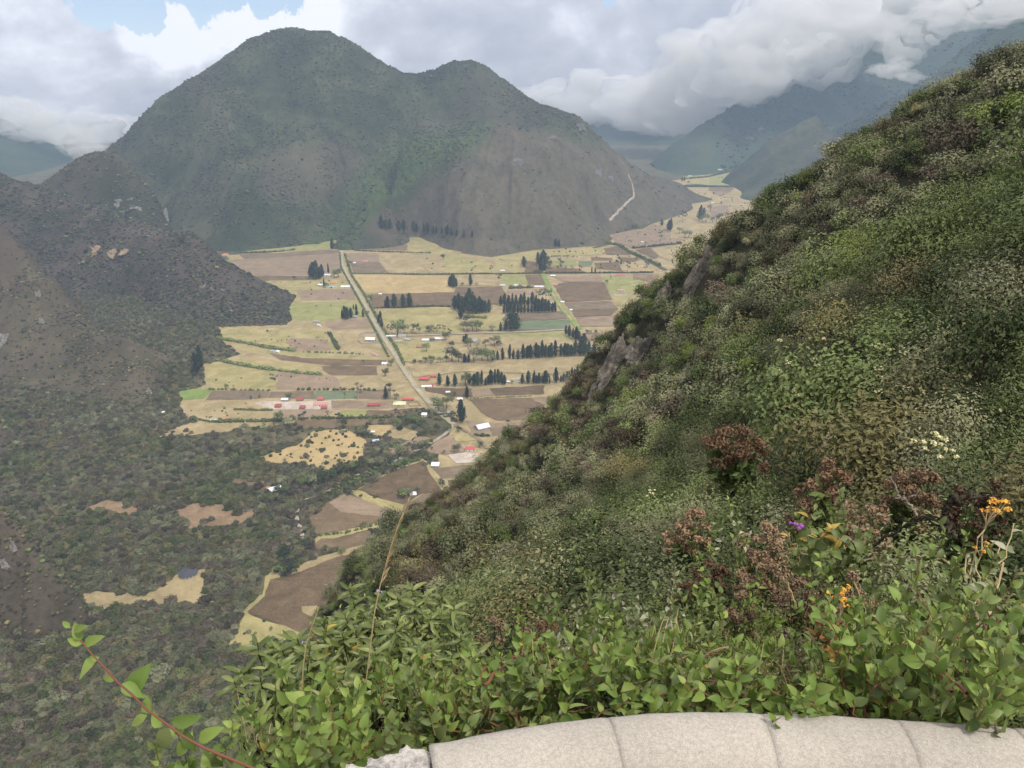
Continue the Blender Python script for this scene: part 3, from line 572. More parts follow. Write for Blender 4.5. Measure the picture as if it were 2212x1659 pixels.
# ---------------------------------------------------------------- roads, tracks and dry walls
def strip(name, f, pts, width, m, z=None, kind='structure', Hf=None, off=.4, wob=.6):
    """a ribbon draped on the ground"""
    if Hf is None: W = [floor_at(*f(*p)) for p in pts]
    else: W = [hit(*f(*p), Hf) for p in pts]
    Q = []
    for a, b in zip(W[:-1], W[1:]):
        n = max(1, int(np.linalg.norm(b - a)/12))
        for i in range(n): Q.append(a + (b - a)*i/n)
    Q.append(W[-1]); Q = np.array(Q)
    for _ in range(2): Q[1:-1] = (Q[:-2] + Q[1:-1]*2 + Q[2:])/4
    t = np.gradient(Q[:, :2], axis=0); t /= np.linalg.norm(t, axis=1)[:, None] + 1e-9; nrm = np.stack([-t[:, 1], t[:, 0]], 1)
    _fk[0] += 1; zz = (.06 + .009*_fk[0]) if z is None else z
    w1 = width/2*(1 + .25*fbm(Q[:, 0], Q[:, 1], 12, 2, 5)); w2 = width/2*(1 + .25*fbm(Q[:, 0], Q[:, 1], 12, 2, 9))
    Lf = Q[:, :2] + nrm*w1[:, None]; Rt = Q[:, :2] - nrm*w2[:, None]
    if Hf is None: zl = np.full(len(Q), zz); zr = zl
    else: zl = Hf(Lf[:, 0], Lf[:, 1]) + off; zr = Hf(Rt[:, 0], Rt[:, 1]) + off
    V = np.concatenate([np.column_stack([Rt, zr]), np.column_stack([Lf, zl])]); n = len(Q)
    Fc = [[i, i+1, n+i+1, n+i] for i in range(n-1)]
    o = link(name, np_mesh(name, V, Fc), m); tag(o, kind=kind); return o
def hit(u, v, Hf, t0=400, t1=6000):
    """where the sight line through a pixel meets the surface Hf"""
    d = ray(u, v); t = np.linspace(t0, t1, 3000); p = np.outer(t, d); p[:, 2] += CAMZ
    below = p[:, 2] < np.maximum(Hf(p[:, 0], p[:, 1]), 0)
    i = int(np.argmax(below)) if below.any() else len(t) - 1
    return p[i]
M_road = field_mat('gravel_road', (.36, .32, .26), (.30, .265, .215), (.42, .38, .33), 12)
M_verge = FM['green']
M_hedgeline = field_mat('rough_verge', (.085, .095, .045), (.05, .06, .03), (.15, .14, .07), 8)
main_road = [cC(*p) for p in [(1340, 215), (1345, 330), (1395, 460), (1500, 620), (1590, 780), (1680, 950), (1760, 1080), (1850, 1215), (1930, 1352)]] + [cF(*p) for p in [(960, 110), (1040, 190), (1125, 300), (1200, 360), (1300, 430), (1345, 480)]]
strip('road_verge', W_, main_road, 9.5, FM['strawgreen'])
strip('gravel_road', W_, main_road, 5.4, M_road)
strip('gravel_road', cF, [(1345, 480), (1312, 540), (1250, 600), (1090, 682), (1000, 740), (920, 775), (820, 820), (700, 880), (560, 960), (420, 1020), (200, 1060), (40, 1060)], 5, M_road)
strip('gravel_road', cI, [(1000, 60), (820, 100), (700, 170), (640, 215), (600, 300), (680, 440), (710, 500), (690, 560), (640, 610)], 4.2, M_road)
strip('dirt_track', cF, [(1340, 480), (1430, 510), (1510, 580), (1590, 615), (1640, 650), (1710, 742)], 4.5, FM['tan'])
strip('farm_road', cD, [(-60, 938), (200, 932), (500, 918), (1030, 905), (1340, 885), (1420, 878)], 6, M_road)
strip('grassy_track', cD, [(1190, 395), (1215, 450), (1260, 540), (1340, 680), (1400, 745), (1510, 880)], 11, FM['lush'])
strip('grassy_track', cD, [(1275, 560), (1345, 685), (1395, 740), (1440, 800)], 4, FM['straw'])
strip('farm_road', cD, [(-10, 400), (750, 396), (1250, 392), (2150, 386)], 6, M_hedgeline)
strip('farm_road', cC, [(1440, 437), (1790, 440), (2212, 448)], 6, M_hedgeline)
strip('farm_road', cJ, [(-200, 1190), (60, 1130), (250, 1240), (420, 1330), (560, 1395), (700, 1470)], 12, M_hedgeline)
strip('farm_road', cJ, [(300, 1195), (520, 1180), (900, 1135)], 8, M_hedgeline)
M_trail = field_mat('pale_trail_earth', (.36, .31, .26), (.30, .25, .20), (.42, .37, .32), 12)
strip('mountain_trail', cJ, [(235, 280), (262, 350), (290, 410), (300, 500), (310, 560), (255, 595), (220, 615), (175, 685), (110, 735), (60, 795), (0, 850)], 5, M_trail, Hf=H_mount, off=.9)
# ---------------------------------------------------------------- foliage
def leaf_mat(name, cols, trans=0.0, rough=.6, spec=.2, inst=.80):
    """leaf colour varies from plant to plant and from leaf to leaf"""
    m, nt, b = mat(name, rough, spec)
    oi = nt.new('ShaderNodeObjectInfo').outputs['Random']; gi = nt.new('ShaderNodeNewGeometry').outputs['Random Per Island']
    f = nt.math('ADD', nt.math('MULTIPLY', oi, inst), nt.math('MULTIPLY', gi, 1 - inst))
    n = len(cols); c = nt.ramp(f, [(.12 + .76*i/(n - 1), q) for i, q in enumerate(cols)])
    hv = nt.new('ShaderNodeHueSaturation'); nt.put(hv.inputs['Color'], c); nt.put(hv.inputs['Value'], nt.math('ADD', nt.math('MULTIPLY', nt.math('FRACT', nt.math('MULTIPLY', oi, 7.31)), .62), .72)); c = hv.outputs[0]
    nt.put(b.inputs['Base Color'], c)
    if trans:
        t = nt.new('ShaderNodeBsdfTranslucent'); nt.put(t.inputs[0], nt.mix(.5, c, (.35, .45, .08)))
        mx = nt.new('ShaderNodeMixShader'); mx.inputs[0].default_value = trans
        nt.l.new(b.outputs[0], mx.inputs[1]); nt.l.new(t.outputs[0], mx.inputs[2])
        nt.l.new(mx.outputs[0], m.node_tree.nodes['Material Output'].inputs[0])
    return m
ML = {
 'dark': leaf_mat('dark_green_leaves', [(.044, .062, .022), (.076, .102, .036), (.120, .155, .055), (.175, .215, .08)]),
 'greygreen': leaf_mat('grey_green_leaves', [(.076, .084, .044), (.130, .138, .072), (.190, .195, .105), (.27, .27, .16)]),
 'olive': leaf_mat('olive_leaves', [(.068, .064, .028), (.112, .104, .044), (.160, .146, .064), (.22, .195, .095)]),
 'brown': leaf_mat('brown_grey_twigs', [(.060, .048, .034), (.100, .080, .055), (.145, .115, .080), (.20, .165, .115)]),
 'bright': leaf_mat('bright_green_leaves', [(.070, .100, .022), (.110, .150, .034), (.155, .200, .050), (.24, .27, .09)], .1),
 'rust': leaf_mat('rusty_seed_heads', [(.10, .062, .038), (.16, .100, .060), (.22, .142, .088), (.28, .20, .13)]),
 'cypress': leaf_mat('cypress_needles', [(.014, .024, .013), (.022, .036, .018), (.034, .050, .025)]),
 'euca': leaf_mat('eucalyptus_leaves', [(.040, .055, .032), (.062, .080, .048), (.09, .105, .062)]),
 'far': leaf_mat('distant_scrub', [(.026, .034, .018), (.042, .052, .026), (.065, .072, .036)]),
 'fargreen': leaf_mat('distant_green_scrub', [(.045, .066, .028), (.070, .095, .040), (.10, .125, .055)]),
 'm1': leaf_mat('mountain_scrub_leaves', [(.032, .042, .024), (.050, .060, .032), (.075, .082, .045)]),
 'm2': leaf_mat('mountain_grey_scrub', [(.050, .054, .034), (.075, .078, .048), (.10, .10, .062)]),
 'h1': leaf_mat('ridge_brown_scrub', [(.050, .046, .028), (.080, .070, .044), (.12, .10, .065)]),
}
M_bark, _nt, _b = mat('grey_brown_bark', .9, .1)
_nt.put(_b.inputs['Base Color'], _nt.ramp(_nt.noise(_nt.new('ShaderNodeTexCoord').outputs['Object'], 6, 5, .7), [(.3, (.05, .038, .028)), (.6, (.13, .11, .09)), (.8, (.25, .22, .19))]))
M_twig, _nt, _b = mat('pale_dead_twig', .9, .1)
_nt.put(_b.inputs['Base Color'], _nt.ramp(_nt.noise(_nt.new('ShaderNodeTexCoord').outputs['Object'], 30, 5, .7), [(.3, (.16, .12, .09)), (.7, (.42, .37, .30))]))

def unit(a): return a/(np.linalg.norm(a, axis=-1, keepdims=True) + 1e-9)
def leaf_quads(C, N, size, aspect, rng, fold=.18, droop=0.0):
    """a folded diamond leaf at every point C, lying across N"""
    n = len(C); N = unit(N); rnd = unit(rng.normal(size=(n, 3)))
    if droop: rnd[:, 2] -= droop; rnd = unit(rnd)
    T = unit(rnd - (rnd*N).sum(1)[:, None]*N); B = np.cross(N, T)
    s = (size*rng.uniform(.65, 1.3, n))[:, None]
    V = np.stack([C - T*s*.5, C + B*s*aspect*.5 + N*s*fold*.5 + T*s*.02, C + T*s*.5, C - B*s*aspect*.5 + N*s*fold*.5 + T*s*.02], 1)
    q = np.arange(n)[:, None]*4
    Fc = np.concatenate([q + [[0, 1, 2]], q + [[0, 2, 3]]])
    return V.reshape(-1, 3), Fc
def tube(P, rad, sides=5):
    P = np.asarray(P, float); rad = np.asarray(rad, float)*np.ones(len(P)); t = unit(np.gradient(P, axis=0)); up = np.array([.13, .31, .94])
    a = unit(np.cross(t, up)); b = np.cross(t, a); ang = np.arange(sides)*2*np.pi/sides
    V = P[:, None] + rad[:, None, None]*(np.cos(ang)[None, :, None]*a[:, None] + np.sin(ang)[None, :, None]*b[:, None])
    n = len(P); i = np.arange(n - 1)[:, None]*sides; j = np.arange(sides)[None]; k = (j + 1) % sides
    Q = np.stack([i + j, i + k, i + sides + k, i + sides + j], -1).reshape(-1, 4)
    T = np.concatenate([Q[:, [0, 1, 2]], Q[:, [0, 2, 3]]])
    return V.reshape(-1, 3), T
def merge(parts):
    V, Fc, o = [], [], 0
    for v, f in parts: V.append(v); Fc.append(f + o); o += len(v)
    return np.concatenate(V), np.concatenate(Fc)
def bend(a, b, n, sag, rng, wob=.06):
    t = np.linspace(0, 1, n)[:, None]; p = a + (b - a)*t; L = np.linalg.norm(b - a)
    p = p + np.array([0, 0, 1])*np.sin(t*np.pi)*sag*L + np.sin(t*np.pi)*rng.normal(size=(n, 3))*wob*L; return p
def shrub_parts(seed, leaves=1200, size=.09, aspect=.5, clumps=12, flat=.85, spread=1.0, loose=.25, droop=0., cr=(.30, .52)):
    rng = np.random.default_rng(seed)
    a = rng.uniform(0, 2*np.pi, clumps); rr = np.sqrt(rng.uniform(0, 1, clumps))*.72*spread
    cz = flat*np.sqrt(np.clip(1 - rr**2, 0, 1))*rng.uniform(.45, .95, clumps)
    C = np.stack([np.cos(a)*rr, np.sin(a)*rr, cz], 1); Rc = rng.uniform(*cr, clumps)
    w = Rc**2/np.sum(Rc**2); pick = rng.choice(clumps, leaves, p=w)
    d = unit(rng.normal(size=(leaves, 3)) + [0, 0, .35])
    r = Rc[pick]*(rng.uniform(0, 1, leaves)**.35)*(1 + loose*rng.normal(size=leaves)*.6)
    lump = 1 + .22*np.sin(d[:, 0]*7 + pick)*np.cos(d[:, 1]*6 + pick*2)
    P = C[pick] + d*(r*lump)[:, None]*[1, 1, .85]; ok = P[:, 2] > -.12; P, d = P[ok], d[ok]
    N = d + rng.normal(size=d.shape)*.36 + [0, 0, .45]
    leafm = leaf_quads(P, N, size, aspect, rng, droop=droop)
    br = []
    for c in C:
        b0 = np.array([rng.normal()*.05, rng.normal()*.05, -.3]); br.append(tube(bend(b0, c*[1, 1, .95], 5, .05, rng), np.linspace(.028, .008, 5), 4))
    return leafm, merge(br)
def plant_mesh(name, leafm, br, leaf_material, bark=None):
    V, Fc = merge([leafm, br]); mi = np.concatenate([np.zeros(len(leafm[1]), int), np.ones(len(br[1]), int)])
    me = np_mesh(name, V, Fc, mi); me.materials.append(leaf_material); me.materials.append(bark or M_bark); return me
def far_bush(name, seed, m, n=130, size=.26, tall=.8):
    """a bush a few pixels across: lumpy core under a shell of leaf clumps"""
    rng = np.random.default_rng(seed); k = 7
    a = rng.uniform(0, 2*np.pi, k); rr = rng.uniform(.15, .62, k); C = np.stack([np.cos(a)*rr, np.sin(a)*rr, rng.uniform(.2, .62, k)*tall], 1); C[0] = [0, 0, .5*tall]
    Rc = rng.uniform(.28, .46, k); pick = rng.integers(0, k, n); d = unit(rng.normal(size=(n, 3)) + [0, 0, .45])
    P = C[pick] + d*(Rc[pick]*rng.uniform(.75, 1.05, n))[:, None]; N = d + rng.normal(size=d.shape)*.35 + [0, 0, .3]
    V, Fc = leaf_quads(P, N, size, .85, rng, .25)
    bm = bmesh.new(); bmesh.ops.create_icosphere(bm, subdivisions=2, radius=1)
    cv = np.array([v.co[:] for v in bm.verts]); cf = np.array([[v.index for v in f.verts] for f in bm.faces]); bm.free()
    cv = cv*(1 + .22*np.sin(cv[:, :1]*5 + seed)*np.cos(cv[:, 1:2]*4 + seed*2))*[.66, .66, .52*tall] + [0, 0, .42*tall]
    V, Fc = merge([(V, Fc), (cv, cf)]); me = np_mesh(name, V, Fc); me.materials.append(m); return me

_gn = {}
def scatter(name, P, rot, scl, pid, protos, kind='stuff'):
    """one object whose copies of a few plants stand at the points P"""
    me = bpy.data.meshes.new(name); me.vertices.add(len(P)); me.vertices.foreach_set('co', np.asarray(P, np.float32).ravel())
    for nm, ty, arr, key in (('rot', 'FLOAT_VECTOR', rot, 'vector'), ('scl', 'FLOAT_VECTOR', scl, 'vector')):
        a = me.attributes.new(nm, ty, 'POINT'); a.data.foreach_set(key, np.asarray(arr, np.float32).ravel())
    a = me.attributes.new('pid', 'INT', 'POINT'); a.data.foreach_set('value', np.asarray(pid, np.int32))
    o = link(name, me); tag(o, kind=kind)
    g = bpy.data.node_groups.new(name + '_copies', 'GeometryNodeTree')
    g.interface.new_socket('Geometry', in_out='INPUT', socket_type='NodeSocketGeometry'); g.interface.new_socket('Geometry', in_out='OUTPUT', socket_type='NodeSocketGeometry')
    n, l = g.nodes, g.links; gi = n.new('NodeGroupInput'); go = n.new('NodeGroupOutput'); iop = n.new('GeometryNodeInstanceOnPoints')
    jn = n.new('GeometryNodeJoinGeometry')
    for pm in protos:
        if pm.name not in _gn:
            _gn[pm.name] = bpy.data.objects.new(pm.name, pm)
        oi = n.new('GeometryNodeObjectInfo'); oi.inputs['Object'].default_value = _gn[pm.name]; oi.inputs['As Instance'].default_value = False
        ti = n.new('GeometryNodeGeometryToInstance'); l.new(oi.outputs['Geometry'], ti.inputs[0]); l.new(ti.outputs[0], jn.inputs[0])
    def attr(nm, ty):
        a = n.new('GeometryNodeInputNamedAttribute'); a.data_type = ty; a.inputs['Name'].default_value = nm; return a.outputs['Attribute']
    l.new(gi.outputs[0], iop.inputs['Points']); l.new(jn.outputs[0], iop.inputs['Instance']); iop.inputs['Pick Instance'].default_value = True
    l.new(attr('pid', 'INT'), iop.inputs['Instance Index']); l.new(attr('scl', 'FLOAT_VECTOR'), iop.inputs['Scale'])
    er = n.new('FunctionNodeEulerToRotation'); l.new(attr('rot', 'FLOAT_VECTOR'), er.inputs[0]); l.new(er.outputs[0], iop.inputs['Rotation'])
    l.new(iop.outputs[0], go.inputs[0])
    md = o.modifiers.new('copies', 'NODES'); md.node_group = g
    return o
def project(P):
    x, y, z = P[:, 0], P[:, 1], P[:, 2] - CAMZ
    dep = y*CP - z*SP; up = y*SP + z*CP
    dep = np.where(dep > .1, dep, 1e-6)
    return 1106 + F*x/dep, 829.5 - F*up/dep, dep
def in_view(P, margin=60):
    u, v, d = project(P); return (d > .5) & (u > -margin) & (u < 2212 + margin) & (v > -margin) & (v < 1659 + margin)
def unseen(P, H, over=3.0, n=24):
    if H is H_slope: return unseen2(P, over)
    """points that lie well behind the surface H as seen from the lookout"""
    t = np.linspace(.25, .96, n); m = np.full(len(P), -1e9); C = np.array([0, 0, CAMZ])
    for k in t:
        q = C + (P - C)*k; m = np.maximum(m, H(q[:, 0], q[:, 1]) - q[:, 2])
    return m > over
def unseen2(P, over, n=40):
    m = np.full(len(P), -1e9); C = np.array([0, 0, CAMZ]); D = P - C; L = np.hypot(D[:, 0], D[:, 1])
    for k in np.geomspace(.03, .97, n):
        q = C + D*k; r = L*k; h = H_slope(q[:, 0], q[:, 1]) - q[:, 2]; m = np.maximum(m, np.where((r > 6) & (r < 230), h, -1e9))
    return m > over
def grid_pts(x0, x1, y0, y1, s, rng):
    X, Y = np.meshgrid(np.arange(x0, x1, s), np.arange(y0, y1, s)); n = X.size
    return X.ravel() + rng.uniform(-.5, .5, n)*s, Y.ravel() + rng.uniform(-.5, .5, n)*s
rng = np.random.default_rng(11)

# bushes and low trees seen from far off
FM1 = [far_bush('mountain_bush', 520 + i, ML[k], n=110) for i, k in enumerate(['m1', 'm1', 'm2', 'm1', 'm2'])]
FH2 = [far_bush('dark_ridge_bush', 540 + i, ML[k], n=140) for i, k in enumerate(['far', 'dark', 'h1', 'far', 'm2', 'far'])]
FH1 = [far_bush('ridge_bush', 530 + i, ML[k], n=140) for i, k in enumerate(['h1', 'far', 'h1', 'olive', 'dark', 'h1'])]
FB = [far_bush('far_bush', 500 + i, ML[k], n=150 if i < 5 else 120) for i, k in enumerate(['far', 'far', 'dark', 'fargreen', 'brown', 'far'])]
def put(name, x, y, z, rad, protos, kinds=None, sink=.15, squash=(.8, 1.35)):
    n = len(x); rot = np.zeros((n, 3)); rot[:, 2] = rng.uniform(0, 6.28, n); rot[:, :2] = rng.normal(size=(n, 2))*.08
    s = np.stack([rad*rng.uniform(.85, 1.15, n), rad*rng.uniform(.85, 1.15, n), rad*rng.uniform(*squash, n)], 1)
    pid = rng.integers(0, len(protos), n) if kinds is None else kinds
    return scatter(name, np.stack([x, y, z - rad*sink], 1), rot, s, pid, protos)
def slope_scatter(name, H, box, s, dens, rad, protos, zmin=.3, kinds=None, over=5):
    x, y = grid_pts(*box, s, rng); z = H(x, y); P = np.stack([x, y, z], 1)
    k = (z > zmin) & in_view(P, 10); x, y, z, P = x[k], y[k], z[k], P[k]
    k = rng.uniform(size=len(x)) < dens(x, y, z); x, y, z, P = x[k], y[k], z[k], P[k]
    k = ~unseen(P, H, over); x, y, z = x[k], y[k], z[k]
    r = rad*rng.lognormal(0, .28, len(x))
    return put(name, x, y, z, r, protos, kinds)
slope_scatter('mountain_bushes', H_mount, (-1500, 1150, 1850, 2850), 6, lambda x, y, z: np.clip(.42 + 1.3*fbm(x, y, 130, 5, 61), 0.05, .95)*(1 - .93*soft_region([(1075, 262), (1310, 298), (1480, 395), (1540, 440), (1330, 540), (1060, 575), (900, 530), (860, 440), (1020, 320)], np.stack([x, y, z], 1))), 3.3, FM1)
slope_scatter('ridge_hill_bushes', H_l2, (-1450, -350, 1180, 2000), 4.8, lambda x, y, z: np.clip(.66 + 1.0*fbm(x, y, 90, 4, 62), 0.25, .98), 2.9, FH2)
slope_scatter('near_hill_bushes', H_l1, (-1300, -430, 870, 1500), 4.0, lambda x, y, z: np.clip(.42 + 1.1*fbm(x, y, 70, 4, 64) - .25*np.clip((z - 60)/120, 0, 1), 0.08, .95), 2.1, FH1)
slope_scatter('cone_hill_bushes', TERRAIN['cliffed_cone_hill'], (-1500, -770, 1800, 2200), 6, lambda x, y, z: np.clip(.5 + 1.0*fbm(x, y, 90, 4, 65), 0, .9), 3.2, FH1)
slope_scatter('spur_bushes', TERRAIN['rocky_spur'], (-700, -235, 400, 700), 2.8, lambda x, y, z: np.clip(.8 + 1.0*fbm(x, y, 30, 4, 66), 0.3, .98), 1.9, FH1)
slope_scatter('knoll_bushes', TERRAIN['grassy_knoll'], (-1000, -450, 720, 1010), 4, lambda x, y, z: np.clip(.5 + 1.0*fbm(x, y, 30, 4, 69), 0.1, .9), 2.6, FH1)
slope_scatter('far_mountain_woods', H_r2, (1000, 3800, 3300, 4800), 24, lambda x, y, z: np.clip(.4 + 1.0*fbm(x, y, 300, 4, 67), 0.05, .9), 9, FM1)
slope_scatter('hazy_spur_woods', H_r1, (1100, 2900, 2500, 3600), 17, lambda x, y, z: np.clip(.4 + 1.0*fbm(x, y, 300, 4, 68), 0.05, .9), 7, FM1)
# scrub forest on the crater floor
SB = []
ML['f1'] = leaf_mat('forest_green', [(.044, .056, .020), (.076, .092, .034), (.115, .13, .050)]); ML['f2'] = leaf_mat('forest_grey_green', [(.070, .078, .042), (.115, .120, .066), (.16, .165, .095)]); ML['f3'] = leaf_mat('forest_olive', [(.065, .062, .026), (.11, .10, .042), (.155, .14, .065)]); ML['f4'] = leaf_mat('forest_twigs', [(.060, .050, .034), (.095, .080, .054), (.13, .11, .08)])
for i, k in enumerate(['f1', 'f2', 'f3', 'f1', 'f4', 'f2']):
    lf, br = shrub_parts(600 + i, 420, .24, .75, 9, .75, cr=(.38, .52)); bm = bmesh.new(); bmesh.ops.create_icosphere(bm, subdivisions=2, radius=1); cv = np.array([q.co[:] for q in bm.verts]); cf = np.array([[q.index for q in f.verts] for f in bm.faces]); bm.free()
    lf = merge([lf, (cv*(1 + .25*np.sin(cv[:, :1]*6 + i)*np.cos(cv[:, 1:2]*5))*[.80, .80, .45] + [0, 0, .22], cf)]); SB.append(plant_mesh('scrub_tree', lf, br, ML[k]))
def free_floor(x, y, keep=(), pad=0):
    ok = np.ones(len(x), bool)
    for kind, poly, nm in FIELDS:
        xs_, ys_ = [p[0] for p in poly], [p[1] for p in poly]
        b = (x > min(xs_)) & (x < max(xs_)) & (y > min(ys_)) & (y < max(ys_))
        if b.any():
            ii = np.where(b)[0]; m_ = inside(poly, x[ii], y[ii]); ii = ii[m_]; ok[ii] = rng.uniform(size=len(ii)) < ({'reddish_clearing': .12, 'grassy_clearing': .10, 'tilled_clearing': .1, 'grassy_clearing_field': .22, 'scrubby_pasture_field': .07}.get(nm, 0))*np.clip(1 + 2.5*fbm(x[ii], y[ii], 30, 2, 77), 0, 3)
    return ok
x, y = grid_pts(-1150, 260, 250, 1560, 5.6, rng); P = np.stack([x, y, 0*x], 1)
k = in_view(P, 40) & free_floor(x, y); x, y, P = x[k], y[k], P[k]
def boxed(H, x0, x1, y0, y1): return np.where((x > x0) & (x < x1) & (y > y0) & (y < y1), H(x, y), -9)
hz_ = np.maximum.reduce([boxed(H_l2, -2000, -330, 1150, 2350), boxed(H_l1, -1600, -420, 860, 1650), boxed(TERRAIN['rocky_spur'], -700, -235, 400, 700), boxed(TERRAIN['grassy_knoll'], -1000, -450, 720, 1010)])
k = (hz_ < 1) & (~unseen(P, H_slope, 3)); x, y = x[k], y[k]
u, v, d = project(np.stack([x, y, 0*x], 1))
dn = np.clip(.93 + .35*fbm(x, y, 60, 3, 71), .55, 1); dn = np.where((v < 960) & (u > 420), .30*dn, dn); dn = np.where((v < 760) & (u < 640) & (u > 380), .9, dn)
k = (rng.uniform(size=len(x)) < dn) & ((v > 560) | (u < 700)); x, y = x[k], y[k]
rad = 3.9*rng.lognormal(0, .25, len(x))*np.clip(1.05 - .25*(np.hypot(x, y) - 600)/800, .72, 1.05)
tone = fbm(x, y, 90, 3, 72) + rng.normal(size=len(x))*.22
kinds = np.select([tone < -.30, tone < -.05, tone < .12, tone < .28, tone < .42], [4, 1, 0, 3, 2], 5)
r_ = np.hypot(x, y); near = np.argsort(r_)[:300]; rest = np.ones(len(x), bool); rest[near] = False
put('scrub_forest', x[rest], y[rest], 0*x[rest], rad[rest], SB, kinds[rest])
SC_NAMES = ['dark green', 'grey green', 'olive', 'deep green', 'brownish leafless', 'pale grey green']
for i in near:
    o = link('scrub_tree', SB[kinds[i]]); o.location = (x[i], y[i], -.5); o.rotation_euler = (0, 0, rng.uniform(0, 6.28)); o.scale = (rad[i], rad[i], rad[i]*rng.uniform(.8, 1.15))
    u_, v_, _ = project(np.array([[x[i], y[i], 0.0]])); wh = 'below the arching reddish stem' if (u_[0] < 420 and v_[0] > 1480) else 'at the left border' if u_[0] < 140 else 'between round house and arching stem' if u_[0] < 420 else 'left of the lance leaved shrubs' if v_[0] > 1380 else 'beside the lowest stubble field'
    tag(o, f"{'large' if rad[i] > 4.6 else 'small' if rad[i] < 3.3 else 'mid sized'} {SC_NAMES[kinds[i]]} scrub tree far below, {wh}", 'tree', 'scrub trees of the nearest forest on the crater floor')

# shrubs on the steep slope to the right
SN, SF = [], []
for i, (k, n, sz, asp) in enumerate([('dark', 5200, .060, .45), ('greygreen', 5200, .056, .5), ('olive', 4800, .052, .45), ('bright', 5200, .064, .40), ('brown', 3600, .045, .3), ('dark', 5200, .050, .6), ('greygreen', 4600, .070, .35)]):
    lf, br = shrub_parts(700 + i, n, sz, asp, 15, .9, loose=.5, droop=.3); SN.append((lf, br, ML[k]))
for i, k in enumerate(['dark', 'greygreen', 'olive', 'bright', 'brown', 'dark', 'greygreen']):
    lf, br = shrub_parts(720 + i, 1500, .100, .6, 14, 1.0, loose=.3, cr=(.24, .5)); SF.append(plant_mesh('slope_shrub_far', lf, br, ML[k]))
SNM = [plant_mesh('slope_shrub_near', a, b, c) for a, b, c in SN]
xs_, ys_ = [], []
for r0, r1, s in ((4.6, 14, 1.05), (14, 45, 1.95), (45, 340, 2.3)):
    a, b = grid_pts(-120, 250, 2.0, 300, s, rng); r = np.hypot(a, b); k = (r >= r0) & (r < r1); xs_.append(a[k]); ys_.append(b[k])
x, y = np.concatenate(xs_), np.concatenate(ys_); z = H_slope(x, y); P = np.stack([x, y, z], 1)
k = in_view(P, 120); x, y, z, P = x[k], y[k], z[k], P[k]; k = ~unseen(P, H_slope, 2.5); x, y, z, P = x[k], y[k], z[k], P[k]
k = ~((P[:, 0] < -25) & (P[:, 2] < CAMZ - 150)); x, y, z, P = x[k], y[k], z[k], P[k]
r_ = np.hypot(x, y); u, v, d = project(P)
rad = np.clip(.46 + .050*r_, .6, 1.9)*rng.lognormal(0, .30, len(x))
kk = ~(inside([(1288, 850), (1296, 790), (1335, 742), (1362, 760), (1352, 800), (1318, 860)], u, v) | inside([(1368, 800), (1372, 745), (1405, 735), (1408, 775), (1388, 805)], u, v) | inside([(1498, 680), (1496, 610), (1512, 560), (1540, 540), (1544, 590), (1530, 650)], u, v))
x, y, z, P, r_, u, v, d, rad = [q[kk] for q in (x, y, z, P, r_, u, v, d, rad)]
tone = fbm(x, y, 22, 3, 81)*1.1 + rng.normal(size=len(x))*.30 + np.clip((r_ - 60)/400, 0, .25)
kinds = np.select([tone < -.50, tone < -.26, tone < .10, tone < .30, tone < .46, tone < .66], [3, 6, 0, 5, 1, 2], 4)
SLOPE_PTS = (x, y, z, rad, kinds, r_)
size_px = rad/np.hypot(d, 1); near = np.argsort(-size_px)[:300]; rest = np.ones(len(x), bool); rest[near] = False
mid = rest & (r_ < 16); mid2 = rest & (r_ >= 16) & (r_ < 62); farr = rest & (r_ >= 62)
SM = [plant_mesh('slope_shrub_mid', *shrub_parts(740 + i, 6500, .042, .5, 18, 1.0, loose=.35, droop=.3, cr=(.22, .48)), ML[k]) for i, k in enumerate(['dark', 'greygreen', 'olive', 'bright', 'brown', 'dark', 'greygreen'])]
put('slope_shrubs_middle', x[mid2], y[mid2], z[mid2], rad[mid2], SM, kinds[mid2], .1)
put('slope_shrubs_undergrowth', x[mid], y[mid], z[mid], rad[mid], SNM, kinds[mid], .1)
put('slope_shrubs_thicket', x[farr], y[farr], z[farr], rad[farr], SF, kinds[farr], .1)
KN = ['dark green bushy shrub', 'grey green small leaved shrub', 'olive green twiggy shrub', 'bright green leafy shrub', 'brown half bare shrub', 'deep green rounded shrub', 'pale grey green drooping shrub']
SN_LEAF = []
for lf, br, m_ in SN:
    a = np_mesh('shrub_foliage', *lf); a.materials.append(m_); b = np_mesh('shrub_branches', *br); b.materials.append(M_bark); SN_LEAF.append((a, b))
for i in near:
    k = int(kinds[i]); e = empty('slope_shrub', (x[i], y[i], z[i] - rad[i]*.1), rng.uniform(0, 6.28)); e.scale = (rad[i], rad[i], rad[i]*rng.uniform(.85, 1.35))
    f = link('foliage', SN_LEAF[k][0], parent=e); f['kind'] = 'stuff'; link('branches', SN_LEAF[k][1], parent=e)
    zone = 'beyond the parapet plants' if r_[i] < 9 else 'low on the steep slope' if r_[i] < 15 else 'halfway up the near slope' if r_[i] < 24 else 'high on the near slope'
    side = 'by the right edge' if u[i] > 2020 else 'right of the purple flower' if u[i] > 1740 else 'above the purple flower' if u[i] > 1560 else 'in the centre' if u[i] > 1250 else 'towards the valley edge'
    tag(e, f"{'large' if rad[i] > 1.25 else 'middling' if rad[i] > .85 else 'small'} {KN[k]} {zone}, {side}", 'shrub', 'shrubs covering the near steep slope')
